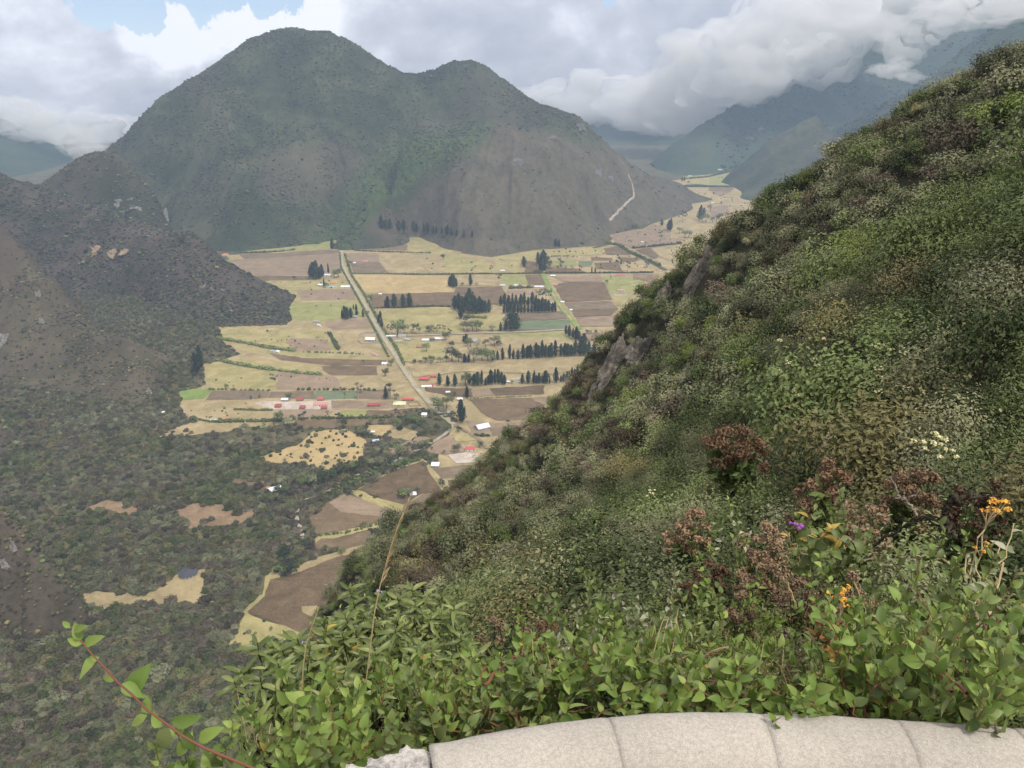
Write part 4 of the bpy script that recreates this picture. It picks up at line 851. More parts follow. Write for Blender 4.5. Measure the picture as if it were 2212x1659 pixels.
# ---------------------------------------------------------------- trees of the valley
def cypress_mesh(seed, wide=.17, n=420, kind='cypress', top=.0):
    """crown of a dark conifer one unit tall"""
    rng = np.random.default_rng(seed); t = rng.uniform(0.02, 1, n)**.85; a = rng.uniform(0, 6.28, n)
    prof = wide*np.clip((1 - t)*1.5, 0, 1)**.62*np.clip(t*7, .45, 1)*(1 + .28*np.sin(t*23 + a*2 + seed)*np.cos(a*3 + t*9))
    r = prof*rng.uniform(.6, 1.25, n)*(1 + .2*np.sin(a + seed)); P = np.stack([np.cos(a)*r, np.sin(a)*r, .10 + .9*t], 1)
    N = np.stack([np.cos(a), np.sin(a), np.full(n, .5)], 1) + rng.normal(size=(n, 3))*.35
    V, Fc = leaf_quads(P, N, .095, .6, rng, .2, droop=-1.2)
    ang = np.arange(9)*2*np.pi/9; rings = [(.12, .55), (.3, .8), (.55, .66), (.8, .38), (.97, .05)]
    cv = np.array([[np.cos(q)*wide*s*.8, np.sin(q)*wide*s*.8, h] for h, s in rings for q in ang]); cf = []
    for i in range(4):
        for j in range(9):
            k = (j + 1) % 9; b = i*9; cf += [[b+j, b+k, b+9+k], [b+j, b+9+k, b+9+j]]
    V, Fc = merge([(V, Fc), (cv, np.array(cf))]); me = np_mesh('conifer_crown', V, Fc); me.materials.append(ML[kind]); return me
def pine_mesh(seed, n=700):
    rng = np.random.default_rng(seed); k = 16; h = rng.uniform(.22, .98, k); a = rng.uniform(0, 6.28, k); rr = (1.02 - h)*.34*rng.uniform(.4, 1.15, k)
    C = np.stack([np.cos(a)*rr, np.sin(a)*rr, h], 1); pick = rng.integers(0, k, n); d = unit(rng.normal(size=(n, 3)))
    P = C[pick] + d*[.12, .12, .05]*rng.uniform(.6, 1.1, (n, 1)); V, Fc = leaf_quads(P, d + [0, 0, .8], .06, .55, rng, .2)
    me = np_mesh('pine_crown', V, Fc); me.materials.append(ML['cypress']); return me, C
def round_mesh(seed, kind, n=420):
    lf, br = shrub_parts(seed, n, .17, .7, 10, 1.0, cr=(.3, .46)); V = lf[0]*[.42, .42, .62] + [0, 0, .30]
    me = np_mesh('broadleaf_crown', V, lf[1]); me.materials.append(ML[kind]); return me
def euca_mesh(seed, kind='euca', n=260):
    rng = np.random.default_rng(seed); k = 8; C = np.stack([rng.normal(size=k)*.11, rng.normal(size=k)*.11, rng.uniform(.38, .93, k)], 1); pick = rng.integers(0, k, n)
    d = unit(rng.normal(size=(n, 3))); P = C[pick] + d*[.085, .085, .065]*rng.uniform(.4, 1.15, (n, 1)); V, Fc = leaf_quads(P, d + [0, 0, .3], .06, .6, rng, .2, droop=1)
    me = np_mesh('eucalyptus_crown', V, Fc); me.materials.append(ML[kind]); return me, C
def trunk_mesh(h, r, limbs=None, seed=1, m=None):
    rng = np.random.default_rng(seed); parts = [tube(bend(np.zeros(3), np.array([0, 0, h]), 6, 0, rng, .02), np.linspace(r, r*.35, 6), 6)]
    if limbs is not None:
        for c in limbs: parts.append(tube(bend(np.array([0, 0, max(.12, c[2]*.72)]), c, 4, .05, rng), np.linspace(r*.4, r*.12, 4), 4))
    V, Fc = merge(parts); me = np_mesh('trunk', V, Fc); me.materials.append(m or M_bark); return me
TREES = {}
for i in range(7): TREES.setdefault('c', []).append((cypress_mesh(800 + i, .13 + .022*i, 420 - 20*i), trunk_mesh(.3, .02)))
for i in range(3): TREES.setdefault('n', []).append((cypress_mesh(810 + i, .085 + .015*i, 300), trunk_mesh(.3, .014)))
for i in range(3): TREES.setdefault('r', []).append((round_mesh(820 + i, ['dark', 'greygreen', 'dark'][i]), trunk_mesh(.5, .03)))
TREES['g'] = [(round_mesh(826, 'fargreen'), trunk_mesh(.5, .03))]
for i in range(3):
    me, C = euca_mesh(830 + i); TREES.setdefault('e', []).append((me, trunk_mesh(.92, .014, C, 830 + i, M_twig)))
me, C = euca_mesh(836, 'brown', 160); TREES['d'] = [(me, trunk_mesh(.92, .016, C, 836, M_twig))]
me, C = pine_mesh(840); TREES['p'] = [(me, trunk_mesh(.95, .03, C, 840))]
TN = {'c': ('conifer_tree', 'dark conifer'), 'n': ('cypress_tree', 'slender dark cypress'), 'r': ('broadleaf_tree', 'rounded green tree'), 'g': ('broadleaf_tree', 'fresh green rounded tree'), 'e': ('eucalyptus_tree', 'thin crowned eucalyptus'), 'd': ('eucalyptus_tree', 'half bare pale eucalyptus'), 'p': ('pine_tree', 'tall spreading dark pine')}
ORD = 'first second third fourth fifth sixth seventh eighth ninth tenth eleventh twelfth thirteenth fourteenth fifteenth sixteenth seventeenth eighteenth nineteenth twentieth'.split() + ['twenty-' + s for s in 'first second third fourth fifth sixth seventh eighth ninth'.split()] + ['thirtieth'] + ['thirty-' + s for s in 'first second third fourth fifth sixth seventh eighth ninth'.split()] + ['fortieth'] + ['forty-' + s for s in 'first second third fourth fifth sixth seventh eighth ninth'.split()] + ['fiftieth']
def px_h(p, dv):        # metres spanned by dv pixels (wide view) at the point p
    d = p[1]*CP - (p[2] - CAMZ)*SP; return dv*d/F/math.cos(math.atan2(430, max(p[1], 1)) - 0*PITCH) if False else dv*d/F/CP
KPX = {id(cC): .40687/1.82278, id(cD): .45208/1.82278, id(cE): .45208/1.82278, id(cF): .36166/1.82278, id(cI): .42194/1.82278, id(cJ): .31646/1.82278, id(cA): .91139/1.82278, id(cH): .79818/1.82278, id(W_): 1.0}
TREE_XY = []
def trees(where, group, f, items, default='c', Hf=None):
    items = sorted(items, key=lambda t: t[0]); cnt = {}
    for t in items: cnt[(t[3] if len(t) > 3 else default)] = cnt.get((t[3] if len(t) > 3 else default), 0) + 1
    seen = {}
    for t in items:
        x, y, h = t[:3]; k = t[3] if len(t) > 3 else default
        p = floor_at(*f(x, y)) if Hf is None else hit(*f(x, y), Hf)
        if Hf is not None: p[2] = max(0, float(Hf(np.array([p[0]]), np.array([p[1]]))[0]))
        H = px_h(p, h*KPX[id(f)]); cr, tr = TREES[k][rng.integers(0, len(TREES[k]))]
        e = empty(TN[k][0], (p[0], p[1], p[2] - .2), rng.uniform(0, 6.28)); w = rng.uniform(.85, 1.2)*(1.25 if k in 'rg' else 1.0); H *= rng.uniform(.86, 1.12); e.scale = (H*w, H*w*rng.uniform(.85, 1.15), H); e.rotation_euler = (rng.normal()*.03, rng.normal()*.03, rng.uniform(0, 6.28))
        link('crown', cr, parent=e); link('trunk', tr, parent=e); TREE_XY.append((p[0], p[1], H))
        seen[k] = seen.get(k, 0) + 1
        lab = f'{ORD[seen[k]-1]} {TN[k][1]} from the left {where}' if cnt[k] > 1 else f'{TN[k][1]} {where}'
        tag(e, lab, 'tree', group)
trees('in the row beside the red farm', 'conifers in the lower row by the red farm', cD, [(290, 1365, 100), (365, 1375, 95), (425, 1375, 100), (515, 1365, 115, 'r'), (550, 1360, 90), (590, 1368, 110), (620, 1368, 125), (655, 1370, 140, 'n'), (690, 1365, 75), (715, 1362, 100), (740, 1360, 125), (770, 1358, 145, 'n'), (805, 1358, 145), (830, 1358, 120), (855, 1360, 100), (915, 1355, 35, 'r')])
trees('in the row beside the parked cars', 'conifers in the row by the parked cars', cD, [(1010, 1352, 95), (1060, 1352, 120), (1110, 1352, 105), (1135, 1350, 80), (1160, 1350, 100), (1188, 1348, 70), (1212, 1348, 115), (1248, 1350, 55), (1305, 1345, 135), (1345, 1335, 60), (1370, 1335, 70), (1400, 1332, 90), (1418, 1330, 100), (1440, 1330, 130, 'n'), (1468, 1330, 115), (1495, 1325, 130)])
trees('in the long windbreak across the valley', 'trees of the long windbreak', cD, [(75, 1180, 50, 'r'), (120, 1175, 40, 'r'), (165, 1170, 60, 'r'), (215, 1172, 75, 'r'), (300, 1170, 60, 'r'), (350, 1165, 75, 'r'), (400, 1165, 130, 'r'), (455, 1165, 110, 'r'), (510, 1168, 85), (540, 1168, 85), (590, 1165, 130, 'r'), (660, 1158, 120, 'r'), (710, 1158, 110, 'r'), (755, 1152, 85), (795, 1150, 100), (840, 1148, 105), (898, 1143, 120, 'n'), (930, 1140, 80), (970, 1140, 90), (1015, 1138, 130, 'n'), (1050, 1135, 110), (1085, 1133, 115), (1130, 1130, 125), (1150, 1130, 130), (1185, 1128, 140), (1210, 1128, 115), (1245, 1125, 120), (1265, 1125, 115), (1300, 1120, 140, 'n'), (1345, 1115, 120), (1380, 1112, 115), (1410, 1110, 125), (1435, 1110, 100), (1462, 1108, 120), (1510, 1105, 150), (1545, 1105, 170), (1585, 1105, 130), (1630, 1100, 110)])
trees('in the left one of two dark woods', 'trees of the left dark wood', cD, [(420, 700, 130), (455, 720, 150), (475, 790, 120), (500, 740, 150), (545, 735, 195), (580, 740, 150), (610, 745, 130), (640, 742, 140), (665, 740, 120), (690, 735, 110), (720, 735, 110), (440, 690, 100), (500, 890, 90, 'r'), (530, 900, 80, 'r'), (615, 895, 100, 'r'), (575, 890, 80, 'r'), (510, 825, 70, 'r'), (525, 700, 120), (595, 700, 110), (560, 660, 90), (485, 690, 120, 'r')])
trees('in the right one of two dark woods', 'trees of the right dark wood', cD, [(x, 742 - (x - 850)*.03, int(95 + 25*math.sin(x*1.7))) for x in range(850, 1330, 30)] + [(x, 672, int(98 + 14*math.sin(x))) for x in range(822, 1140, 34)] + [(1155, 640, 120, 'e'), (1190, 640, 120, 'e'), (1215, 635, 120, 'e'), (1250, 640, 110, 'e'), (1290, 700, 60), (890, 850, 110, 'r')])
trees('at the garden corner below the right wood', 'conifers at the garden corner', cD, [(915, 890, 190), (955, 885, 130), (865, 890, 85), (820, 895, 80), (750, 895, 55, 'r')])
trees('at the foot of the green track', 'conifers at the foot of the green track', cD, [(1390, 925, 90), (1420, 950, 110), (1450, 960, 100), (1475, 975, 110), (1500, 980, 100), (1570, 920, 40, 'r'), (1605, 920, 45, 'r'), (1645, 915, 38, 'r')])
trees('beside the crossroads above the brown field', 'trees by the crossroads hedge', cD, [(375, 505, 80), (395, 510, 100), (415, 512, 95), (435, 508, 80), (560, 500, 110, 'n'), (490, 500, 35, 'r'), (610, 500, 30, 'r'), (800, 485, 90, 'e'), (740, 392, 80, 'e'), (320, 275, 50, 'r')])
trees('on the brown field beside the road', 'conifers on the long brown field', cC, [(1785, 770, 125), (1765, 765, 90), (1850, 765, 120), (1935, 765, 145), (1998, 762, 135), (1600, 690, 65, 'r'), (1630, 690, 55, 'r')])
trees('beneath the foot of the front hill', 'dark trees under the front hill', cD, [(1025, 335, 95), (1150, 320, 110), (1178, 385, 185), (1215, 330, 80, 'r'), (1250, 330, 50, 'r'), (1300, 165, 75), (1330, 165, 65, 'n')])
trees('along the upper cross road at right', 'thin trees along the upper cross road', cD, [(1338, 390, 130, 'e'), (1385, 390, 70, 'e'), (1435, 390, 75, 'e'), (1510, 390, 85, 'e'), (1615, 390, 60, 'n'), (1645, 390, 55, 'n'), (1690, 370, 65, 'e'), (1860, 390, 130, 'e'), (1925, 375, 105, 'e'), (2085, 380, 110, 'e'), (1745, 490, 45, 'r'), (1780, 450, 50, 'e')])
trees('around the farmyard below the farm road', 'trees round the farmyard', cD, [(765, 1025, 90, 'r'), (800, 1025, 50, 'r'), (525, 1000, 90), (500, 985, 60), (560, 1030, 80, 'r'), (690, 1035, 75, 'r'), (345, 970, 90, 'r'), (375, 950, 80, 'e'), (175, 1075, 80, 'r'), (620, 1050, 60, 'r'), (400, 1040, 60, 'r')])
trees('on the upper side of the farm road', 'trees on the upper side of the farm road', cD, [(95, 920, 110, 'e'), (60, 905, 90, 'e'), (195, 905, 60, 'r'), (235, 905, 60, 'r'), (290, 910, 80, 'e'), (325, 910, 80, 'e')])
trees('by the white sheds left of the road', 'conifers by the white sheds', cC, [(1045, 485, 110), (1070, 490, 140), (1095, 490, 155), (1125, 490, 120), (1155, 470, 120), (1215, 440, 90, 'n'), (1170, 570, 100, 'n'), (1195, 575, 60, 'r'), (1270, 480, 90, 'r'), (1310, 470, 75, 'r'), (880, 500, 45, 'r'), (540, 560, 90, 'r'), (515, 575, 60, 'r')])
trees('at the head of the road under the mountain', 'trees at the head of the road', cC, [(1245, 200, 112), (1440, 190, 80, 'r'), (1500, 135, 60, 'r'), (1520, 120, 45, 'r'), (1415, 362, 60, 'r')])
trees('in the clump left of the road bend', 'conifers left of the road bend', cC, [(1350, 875, 100), (1380, 880, 120), (1400, 875, 110), (1430, 865, 110), (1455, 780, 42), (1485, 840, 55), (1483, 795, 60), (1550, 860, 75), (1585, 850, 65, 'r')])
trees('on the right verge near the junction', 'trees by the junction', cC, [(1715, 870, 80), (1700, 920, 80), (1728, 955, 80), (1795, 1000, 90, 'e'), (1830, 1020, 110, 'e'), (1885, 1030, 175, 'r'), (1945, 1030, 120, 'r'), (2030, 1020, 110, 'e'), (2080, 1025, 120, 'e'), (2185, 1000, 70, 'r')])
trees('at the left end of the straw fields', 'big conifers at the left end of the fields', cE, [(395, 265, 165), (430, 215, 180)])
trees('near the red-roofed school yard', 'trees near the yard of red roofs', cE, [(2035, 490, 110), (2078, 490, 185, 'e'), (2125, 490, 60, 'r'), (1787, 495, 175, 'd'), (1840, 200, 70, 'e'), (1078, 400, 150, 'e'), (1680, 490, 70, 'e'), (1190, 490, 60, 'r'), (1640, 412, 32, 'r'), (1680, 412, 30, 'r'), (640, 402, 50, 'r'), (710, 402, 42, 'e'), (860, 490, 35, 'r'), (935, 482, 40, 'r'), (2030, 290, 90, 'r'), (2080, 200, 62, 'r')])
trees('below the yard of red roofs', 'trees below the yard of red roofs', cE, [(1620, 722, 130, 'e'), (1530, 650, 65, 'e'), (1325, 752, 200, 'e'), (1130, 700, 110, 'r'), (1215, 680, 62, 'r'), (2145, 690, 110, 'e'), (2200, 690, 110, 'e'), (2090, 690, 90, 'e'), (975, 745, 60, 'r'), (745, 690, 50, 'r'), (1060, 720, 80, 'r'), (1180, 730, 80, 'r')])
trees('by the bend of the gravel road', 'trees by the bend of the gravel road', cF, [(1488, 185, 130), (1437, 450, 235), (1270, 300, 150, 'r'), (1185, 330, 150, 'r'), (1130, 280, 130, 'r'), (1300, 175, 60, 'r'), (1345, 172, 65, 'r'), (1395, 780, 115, 'r'), (1625, 725, 72, 'r'), (1240, 800, 48, 'r'), (1105, 750, 42, 'r'), (2090, 480, 50, 'd'), (1230, 380, 90, 'r'), (1330, 400, 90, 'r'), (1400, 560, 70, 'r')])
trees('beside the shack in the maize stubble', 'trees by the shack in the stubble field', cF, [(760, 1265, 100, 'r'), (810, 1265, 105, 'r'), (860, 1262, 100, 'r'), (962, 1222, 90, 'r'), (1200, 1110, 60, 'g'), (1225, 1160, 80, 'g'), (1258, 1205, 75, 'g')])
trees('at the edge of the lowest field', 'trees at the edge of the lowest stubble field', cI, [(545, 870, 330, 'p'), (505, 872, 120, 'r'), (990, 492, 42, 'r'), (920, 1105, 95, 'r'), (975, 992, 50, 'r'), (905, 650, 75, 'r'), (950, 662, 65, 'r'), (1060, 672, 65, 'r'), (1010, 640, 60, 'r'), (1240, 138, 42, 'r'), (400, 1385, 50, 'r'), (230, 1520, 62, 'r'), (1100, 480, 25, 'r')])
trees('in the row along the hill edge', 'row of conifers on the hill edge', cA, [(1650, 990, 50), (1668, 992, 45), (1685, 993, 40), (1725, 1000, 45), (1745, 1000, 48), (1790, 1003, 38), (1800, 1005, 40), (1832, 1008, 45), (1848, 1008, 45), (1870, 1010, 35), (1885, 1012, 35), (1908, 1015, 32), (1930, 1018, 38), (1950, 1020, 34), (1972, 1024, 32), (2003, 1028, 30), (2040, 1030, 32)], Hf=H_mount)
trees('at the right end of the hill foot', 'trees at the right end of the hill foot', cJ, [(650, 915, 80), (755, 985, 150), (728, 970, 120), (640, 1120, 170, 'e'), (1115, 850, 200), (1165, 800, 120), (1150, 875, 100, 'r'), (1200, 870, 110, 'r'), (1250, 735, 85, 'r'), (935, 1062, 90, 'r'), (985, 1062, 85, 'r'), (870, 1010, 80, 'r'), (910, 870, 150, 'e'), (945, 860, 120, 'e'), (1330, 860, 95, 'r'), (1390, 840, 80, 'r'), (1280, 880, 70, 'r'), (900, 362, 50), (930, 357, 45), (975, 397, 42, 'r'), (1387, 652, 36, 'r'), (450, 1155, 42, 'r'), (240, 1118, 32, 'r'), (742, 1162, 40, 'r'), (300, 955, 70, 'r'), (335, 948, 60, 'r')], Hf=H_mount)
def along(f, pts, gap, seed):
    r = np.random.default_rng(seed); out = []
    for a, b in zip(pts[:-1], pts[1:]):
        L = math.dist(a, b); n = max(1, int(L/gap))
        for i in range(n): out.append((a[0] + (b[0] - a[0])*(i + r.uniform(0, .8))/n, a[1] + (b[1] - a[1])*(i + r.uniform(0, .8))/n))
    return out, r
q, r = along(cE, [(1000, 1420), (1090, 1350), (1190, 1290), (1220, 1220), (1330, 1260), (1450, 1230), (1560, 1215), (1640, 1150), (1760, 1110), (1860, 1060), (1960, 1090), (2060, 1080), (2160, 990), (2260, 930), (2400, 900)], 42, 5)
trees('along the winding gravel road', 'trees along the winding gravel road', cE, [(a, b, r.uniform(75, 125), r.choice(['r', 'r', 'r', 'g', 'e'])) for a, b in q][:40], 'r')
q, r = along(cF, [(110, 520), (250, 560), (380, 620), (440, 480), (640, 460), (760, 560), (860, 450), (1000, 480), (1000, 570), (1120, 560), (1220, 560), (1300, 540)], 62, 6)
trees('in the thicket left of the road fork', 'trees in the thicket by the road fork', cF, [(a, b, r.uniform(60, 115), r.choice(['r', 'r', 'r', 'g'])) for a, b in q][:40], 'r')

# bushes dotted over the pastures
BM = [far_bush('pasture_bush', 900 + i, ML[k], n=150, size=.3) for i, k in enumerate(['dark', 'olive', 'greygreen', 'far'])]
spots = []
for f, poly, n, h in ((cE, [(940, 1000), (1270, 880), (1400, 770), (1700, 745), (1860, 860), (1820, 1040), (1560, 1115), (1320, 1055)], 62, 20), (cC, [(560, 512), (1350, 500), (1480, 690), (860, 708)], 24, 12), (cC, [(860, 718), (1500, 702), (1560, 790), (900, 890)], 5, 10), (cC, [(160, 960), (1200, 1010), (1260, 1180), (650, 1150)], 20, 14), (cD, [(0, 230), (480, 240), (760, 388), (0, 388)], 18, 12),
        (cD, [(770, 250), (1700, 172), (1720, 230), (980, 330), (1026, 388), (775, 388)], 22, 12), (cD, [(1300, 180), (1900, 150), (2200, 330), (1600, 360)], 26, 14), (cJ, [(0, 1002), (530, 880), (900, 1082), (300, 1190)], 46, 14), (cJ, [(930, 452), (1620, 560), (1560, 690), (860, 520)], 26, 15), (cE, [(240, 545), (900, 500), (740, 655), (400, 700)], 12, 16), (cE, [(450, 187), (1590, 290), (1655, 398), (520, 400)], 10, 12), (cI, [(150, 1225), (700, 1420), (250, 1560), (0, 1520)], 10, 30), (cJ, [(1240, 310), (1750, 197), (1560, 440)], 6, 12)):
    poly_w = [floor_at(*f(*p)) for p in poly]; xs2 = [p[0] for p in poly_w]; ys2 = [p[1] for p in poly_w]; got = 0
    while got < n:
        a, b = rng.uniform(min(xs2), max(xs2)), rng.uniform(min(ys2), max(ys2))
        if inside([p[:2] for p in poly_w], np.array([a]), np.array([b]))[0]:
            spots.append((a, b, px_h(np.array([a, b, 0]), h*KPX[id(f)])*rng.lognormal(0, .3))); got += 1
for a, b, h in spots[:296]:
    o = link('pasture_bush', BM[rng.integers(0, 4)]); o.location = (a, b, -.1*h); o.rotation_euler = (0, 0, rng.uniform(0, 6.28)); o.scale = (h*.62, h*.62, h)
    u_, v_, _ = project(np.array([[a, b, 0]])); u_, v_ = u_[0], v_[0]
    wh = 'on the yellow pasture below the yard of red roofs' if (v_ > 900 and v_ < 1030) else 'on the small pasture by the lowest stubble field' if v_ > 1030 else 'on the far pastures at the right end of the valley' if (u_ > 1200) else 'on the straw pastures left of the main road' if u_ < 780 else 'on the upper pastures under the mountain foot'
    tag(o, f'small dark bush {wh}', 'bush', 'bushes dotted over the pastures')

def hedge(label, f, pts, w, dens=1.0, Hf=None, kind='dark'):
    """a hedge is one body of joined low bushes"""
    r = np.random.default_rng(int(pts[0][0]) + int(pts[0][1])); W = [floor_at(*f(*p)) for p in pts]; parts = []
    for a, b in zip(W[:-1], W[1:]):
        L = np.linalg.norm(b - a); n = max(2, int(L/(w*.62)*dens))
        for i in range(n):
            c = a + (b - a)*(i + r.uniform(-.4, .4))/n; R_ = w*r.uniform(.35, .75)
            d = unit(r.normal(size=(22, 3)) + [0, 0, .4]); P_ = c + [0, 0, R_*.45] + d*R_*[1, 1, .85]*r.uniform(.7, 1.05, (22, 1))
            parts.append(leaf_quads(P_, d + r.normal(size=d.shape)*.3, R_*.8, .85, r, .25))
            parts.append((np.array([[c[0] + R_*.7*math.cos(t), c[1] + R_*.7*math.sin(t), z] for z in (0, R_*.8) for t in (0, 1.57, 3.14, 4.71)]), np.array([[0, 1, 5], [0, 5, 4], [1, 2, 6], [1, 6, 5], [2, 3, 7], [2, 7, 6], [3, 0, 4], [3, 4, 7], [4, 5, 6], [4, 6, 7]])))
    V, Fc = merge(parts); me = np_mesh('hedge', V, Fc); o = link('hedge', me, ML[kind]); tag(o, label, 'hedge', 'hedges between the fields'); return o
for lab, f, pts, w, dn in [
    ('low dark hedge along the top of the tilled plain', cC, [(340, 240), (740, 225), (900, 205)], 5, .8), ('thin hedge under the sloping straw field', cC, [(1470, 215), (1700, 225), (2212, 240)], 4, .6),
    ('hedge along the cross road above the yellow stubble', cC, [(1440, 437), (1790, 440), (2212, 448)], 4, 1), ('thick dark hedge running down from the brown ridge', cC, [(150, 1070), (400, 1110), (640, 1160), (900, 1190)], 6.5, 1.2),
    ('sparse hedge above the left brown strip', cC, [(970, 1198), (1300, 1205), (1600, 1222)], 4, .4), ('short dark hedge between two straw fields left of the road', cC, [(1220, 1020), (1265, 1090), (1310, 1180)], 6, 1.2),
    ('hedge under the long brown field', cC, [(1640, 772), (2000, 765), (2212, 758)], 4, .8), ('thick hedge along the upper edge of the wide straw field', cE, [(560, 155), (760, 195), (900, 220), (1290, 268), (1500, 283)], 6, 1.0),
    ('hedge on the low wall left of the red roofs', cE, [(720, 582), (900, 590), (1050, 588)], 3.5, 1), ('dark hedge below the red-roofed yard', cE, [(1240, 668), (1480, 655), (1700, 660), (2200, 650)], 5, .7),
    ('hedge at the lower left edge of the straw pasture', cE, [(300, 655), (500, 690), (720, 690), (1200, 680)], 5.5, .9), ('sparse hedge above the yard of red roofs', cE, [(1260, 412), (1500, 410), (1800, 412), (1960, 418)], 4.5, .45),
    ('sparse hedge under the wide straw field', cE, [(500, 408), (760, 412), (1050, 418)], 4, .4), ('hedge along the cross road under the front hill', cD, [(0, 402), (320, 402), (760, 396), (1250, 392)], 4.5, .9),
    ('trimmed dark hedge in the field under the front hill', cD, [(1260, 245), (1340, 243), (1425, 240)], 4, 1.3), ('bright trimmed hedge beside the left dark wood', cD, [(545, 778), (620, 782), (695, 785)], 7, 1.5),
    ('hedge beside the long white house', cD, [(915, 522), (1010, 520), (1110, 517)], 7, 1.2), ('thick dark line of bushes running along the stream at right', cD, [(1745, 130), (1850, 150), (1940, 210), (2040, 250), (2212, 330)], 8, 1.3),
    ('hedge along the upper cross road at right', cD, [(1260, 388), (1600, 390), (2150, 384)], 4.5, .9), ('hedge along the left brown field', cD, [(0, 680), (200, 678), (400, 682)], 4, .9),
    ('dark hedge along the far right lane', cJ, [(300, 1195), (520, 1178), (720, 1155), (900, 1132)], 7, 1.1), ('dark hedge at the foot of the front hill', cJ, [(0, 998), (150, 975), (420, 945), (530, 875)], 7, 1),
    ('dark hedge bounding the bright green far pasture', cJ, [(900, 335), (1210, 312), (1420, 262), (1750, 192), (1850, 240)], 8, .8), ('dark hedge between road and upper pastures under the dome', cC, [(100, 190), (360, 205), (740, 155), (1130, 148)], 6, 1.0),
    ('low hedge across the stubble right of the gravel road', cF, [(1500, 195), (1800, 185), (2212, 165)], 2.2, .6), ('hedge on the stone edge behind the white-roofed house', cF, [(1580, 598), (1660, 603), (1745, 600)], 4, 1.2),
    ('bushes on the bank between the two lower brown fields', cI, [(830, 500), (1100, 470), (1240, 435), (1400, 390)], 3.2, .55), ('line of bushes along the left edge of the maize stubble', cF, [(60, 1230), (300, 1100), (520, 990), (760, 920), (980, 850)], 8, 1.1),
    ('hedge along the right side of the main road', cC, [(1370, 250), (1440, 460), (1560, 640), (1640, 790), (1760, 1000), (1880, 1180), (1950, 1340)], 4.5, .8), ('hedge along the left side of the main road', cC, [(1325, 240), (1335, 380), (1440, 570), (1560, 790), (1650, 960), (1760, 1180), (1800, 1250)], 3.8, .6)]:
    hedge(lab, f, pts, w, dn)

# ---------------------------------------------------------------- houses and sheds
def paint(name, c, rough=.6, spec=.3, wear=.25, sc=.8):
    m, nt, b = mat(name, rough, spec); g = nt.new('ShaderNodeTexCoord').outputs['Object']
    n = nt.noise(g, sc, 5, .7); nt.put(b.inputs['Base Color'], nt.mix(nt.math('MULTIPLY', nt.smooth(n, .42, .7), wear), c, tuple(x*.45 for x in c))); return m
HM = {'white': paint('white_metal_roof', (.72, .74, .78), .45), 'red': paint('red_roof', (.50, .10, .085)), 'darkred': paint('dark_red_roof', (.34, .075, .065)), 'pink': paint('faded_pink_roof', (.56, .25, .22)), 'orange': paint('orange_tile_roof', (.58, .24, .13)),
      'grey': paint('grey_sheet_roof', (.36, .37, .38)), 'dark': paint('dark_roof', (.06, .065, .08)), 'rust': paint('rusty_roof', (.34, .17, .12)), 'lime': paint('pale_lime_roof', (.60, .64, .40)), 'blue': paint('pale_blue_roof', (.45, .55, .68)),
      'wwall': paint('whitewashed_wall', (.70, .69, .66), .85, .1), 'block': paint('grey_block_wall', (.36, .34, .32), .9, .1), 'mud': paint('brown_wall', (.30, .21, .15), .9, .1), 'cream': paint('cream_wall', (.62, .55, .42), .85, .1),
      'hole': paint('dark_opening', (.02, .02, .022), .4, .5, 0)}
def boxm(name, x0, x1, y0, y1, z0, z1):
    V = [(x, y, z) for z in (z0, z1) for x, y in ((x0, y0), (x1, y0), (x1, y1), (x0, y1))]
    me = bpy.data.meshes.new(name); me.from_pydata(V, [], [(0, 3, 2, 1), (4, 5, 6, 7), (0, 1, 5, 4), (1, 2, 6, 5), (2, 3, 7, 6), (3, 0, 4, 7)]); return me
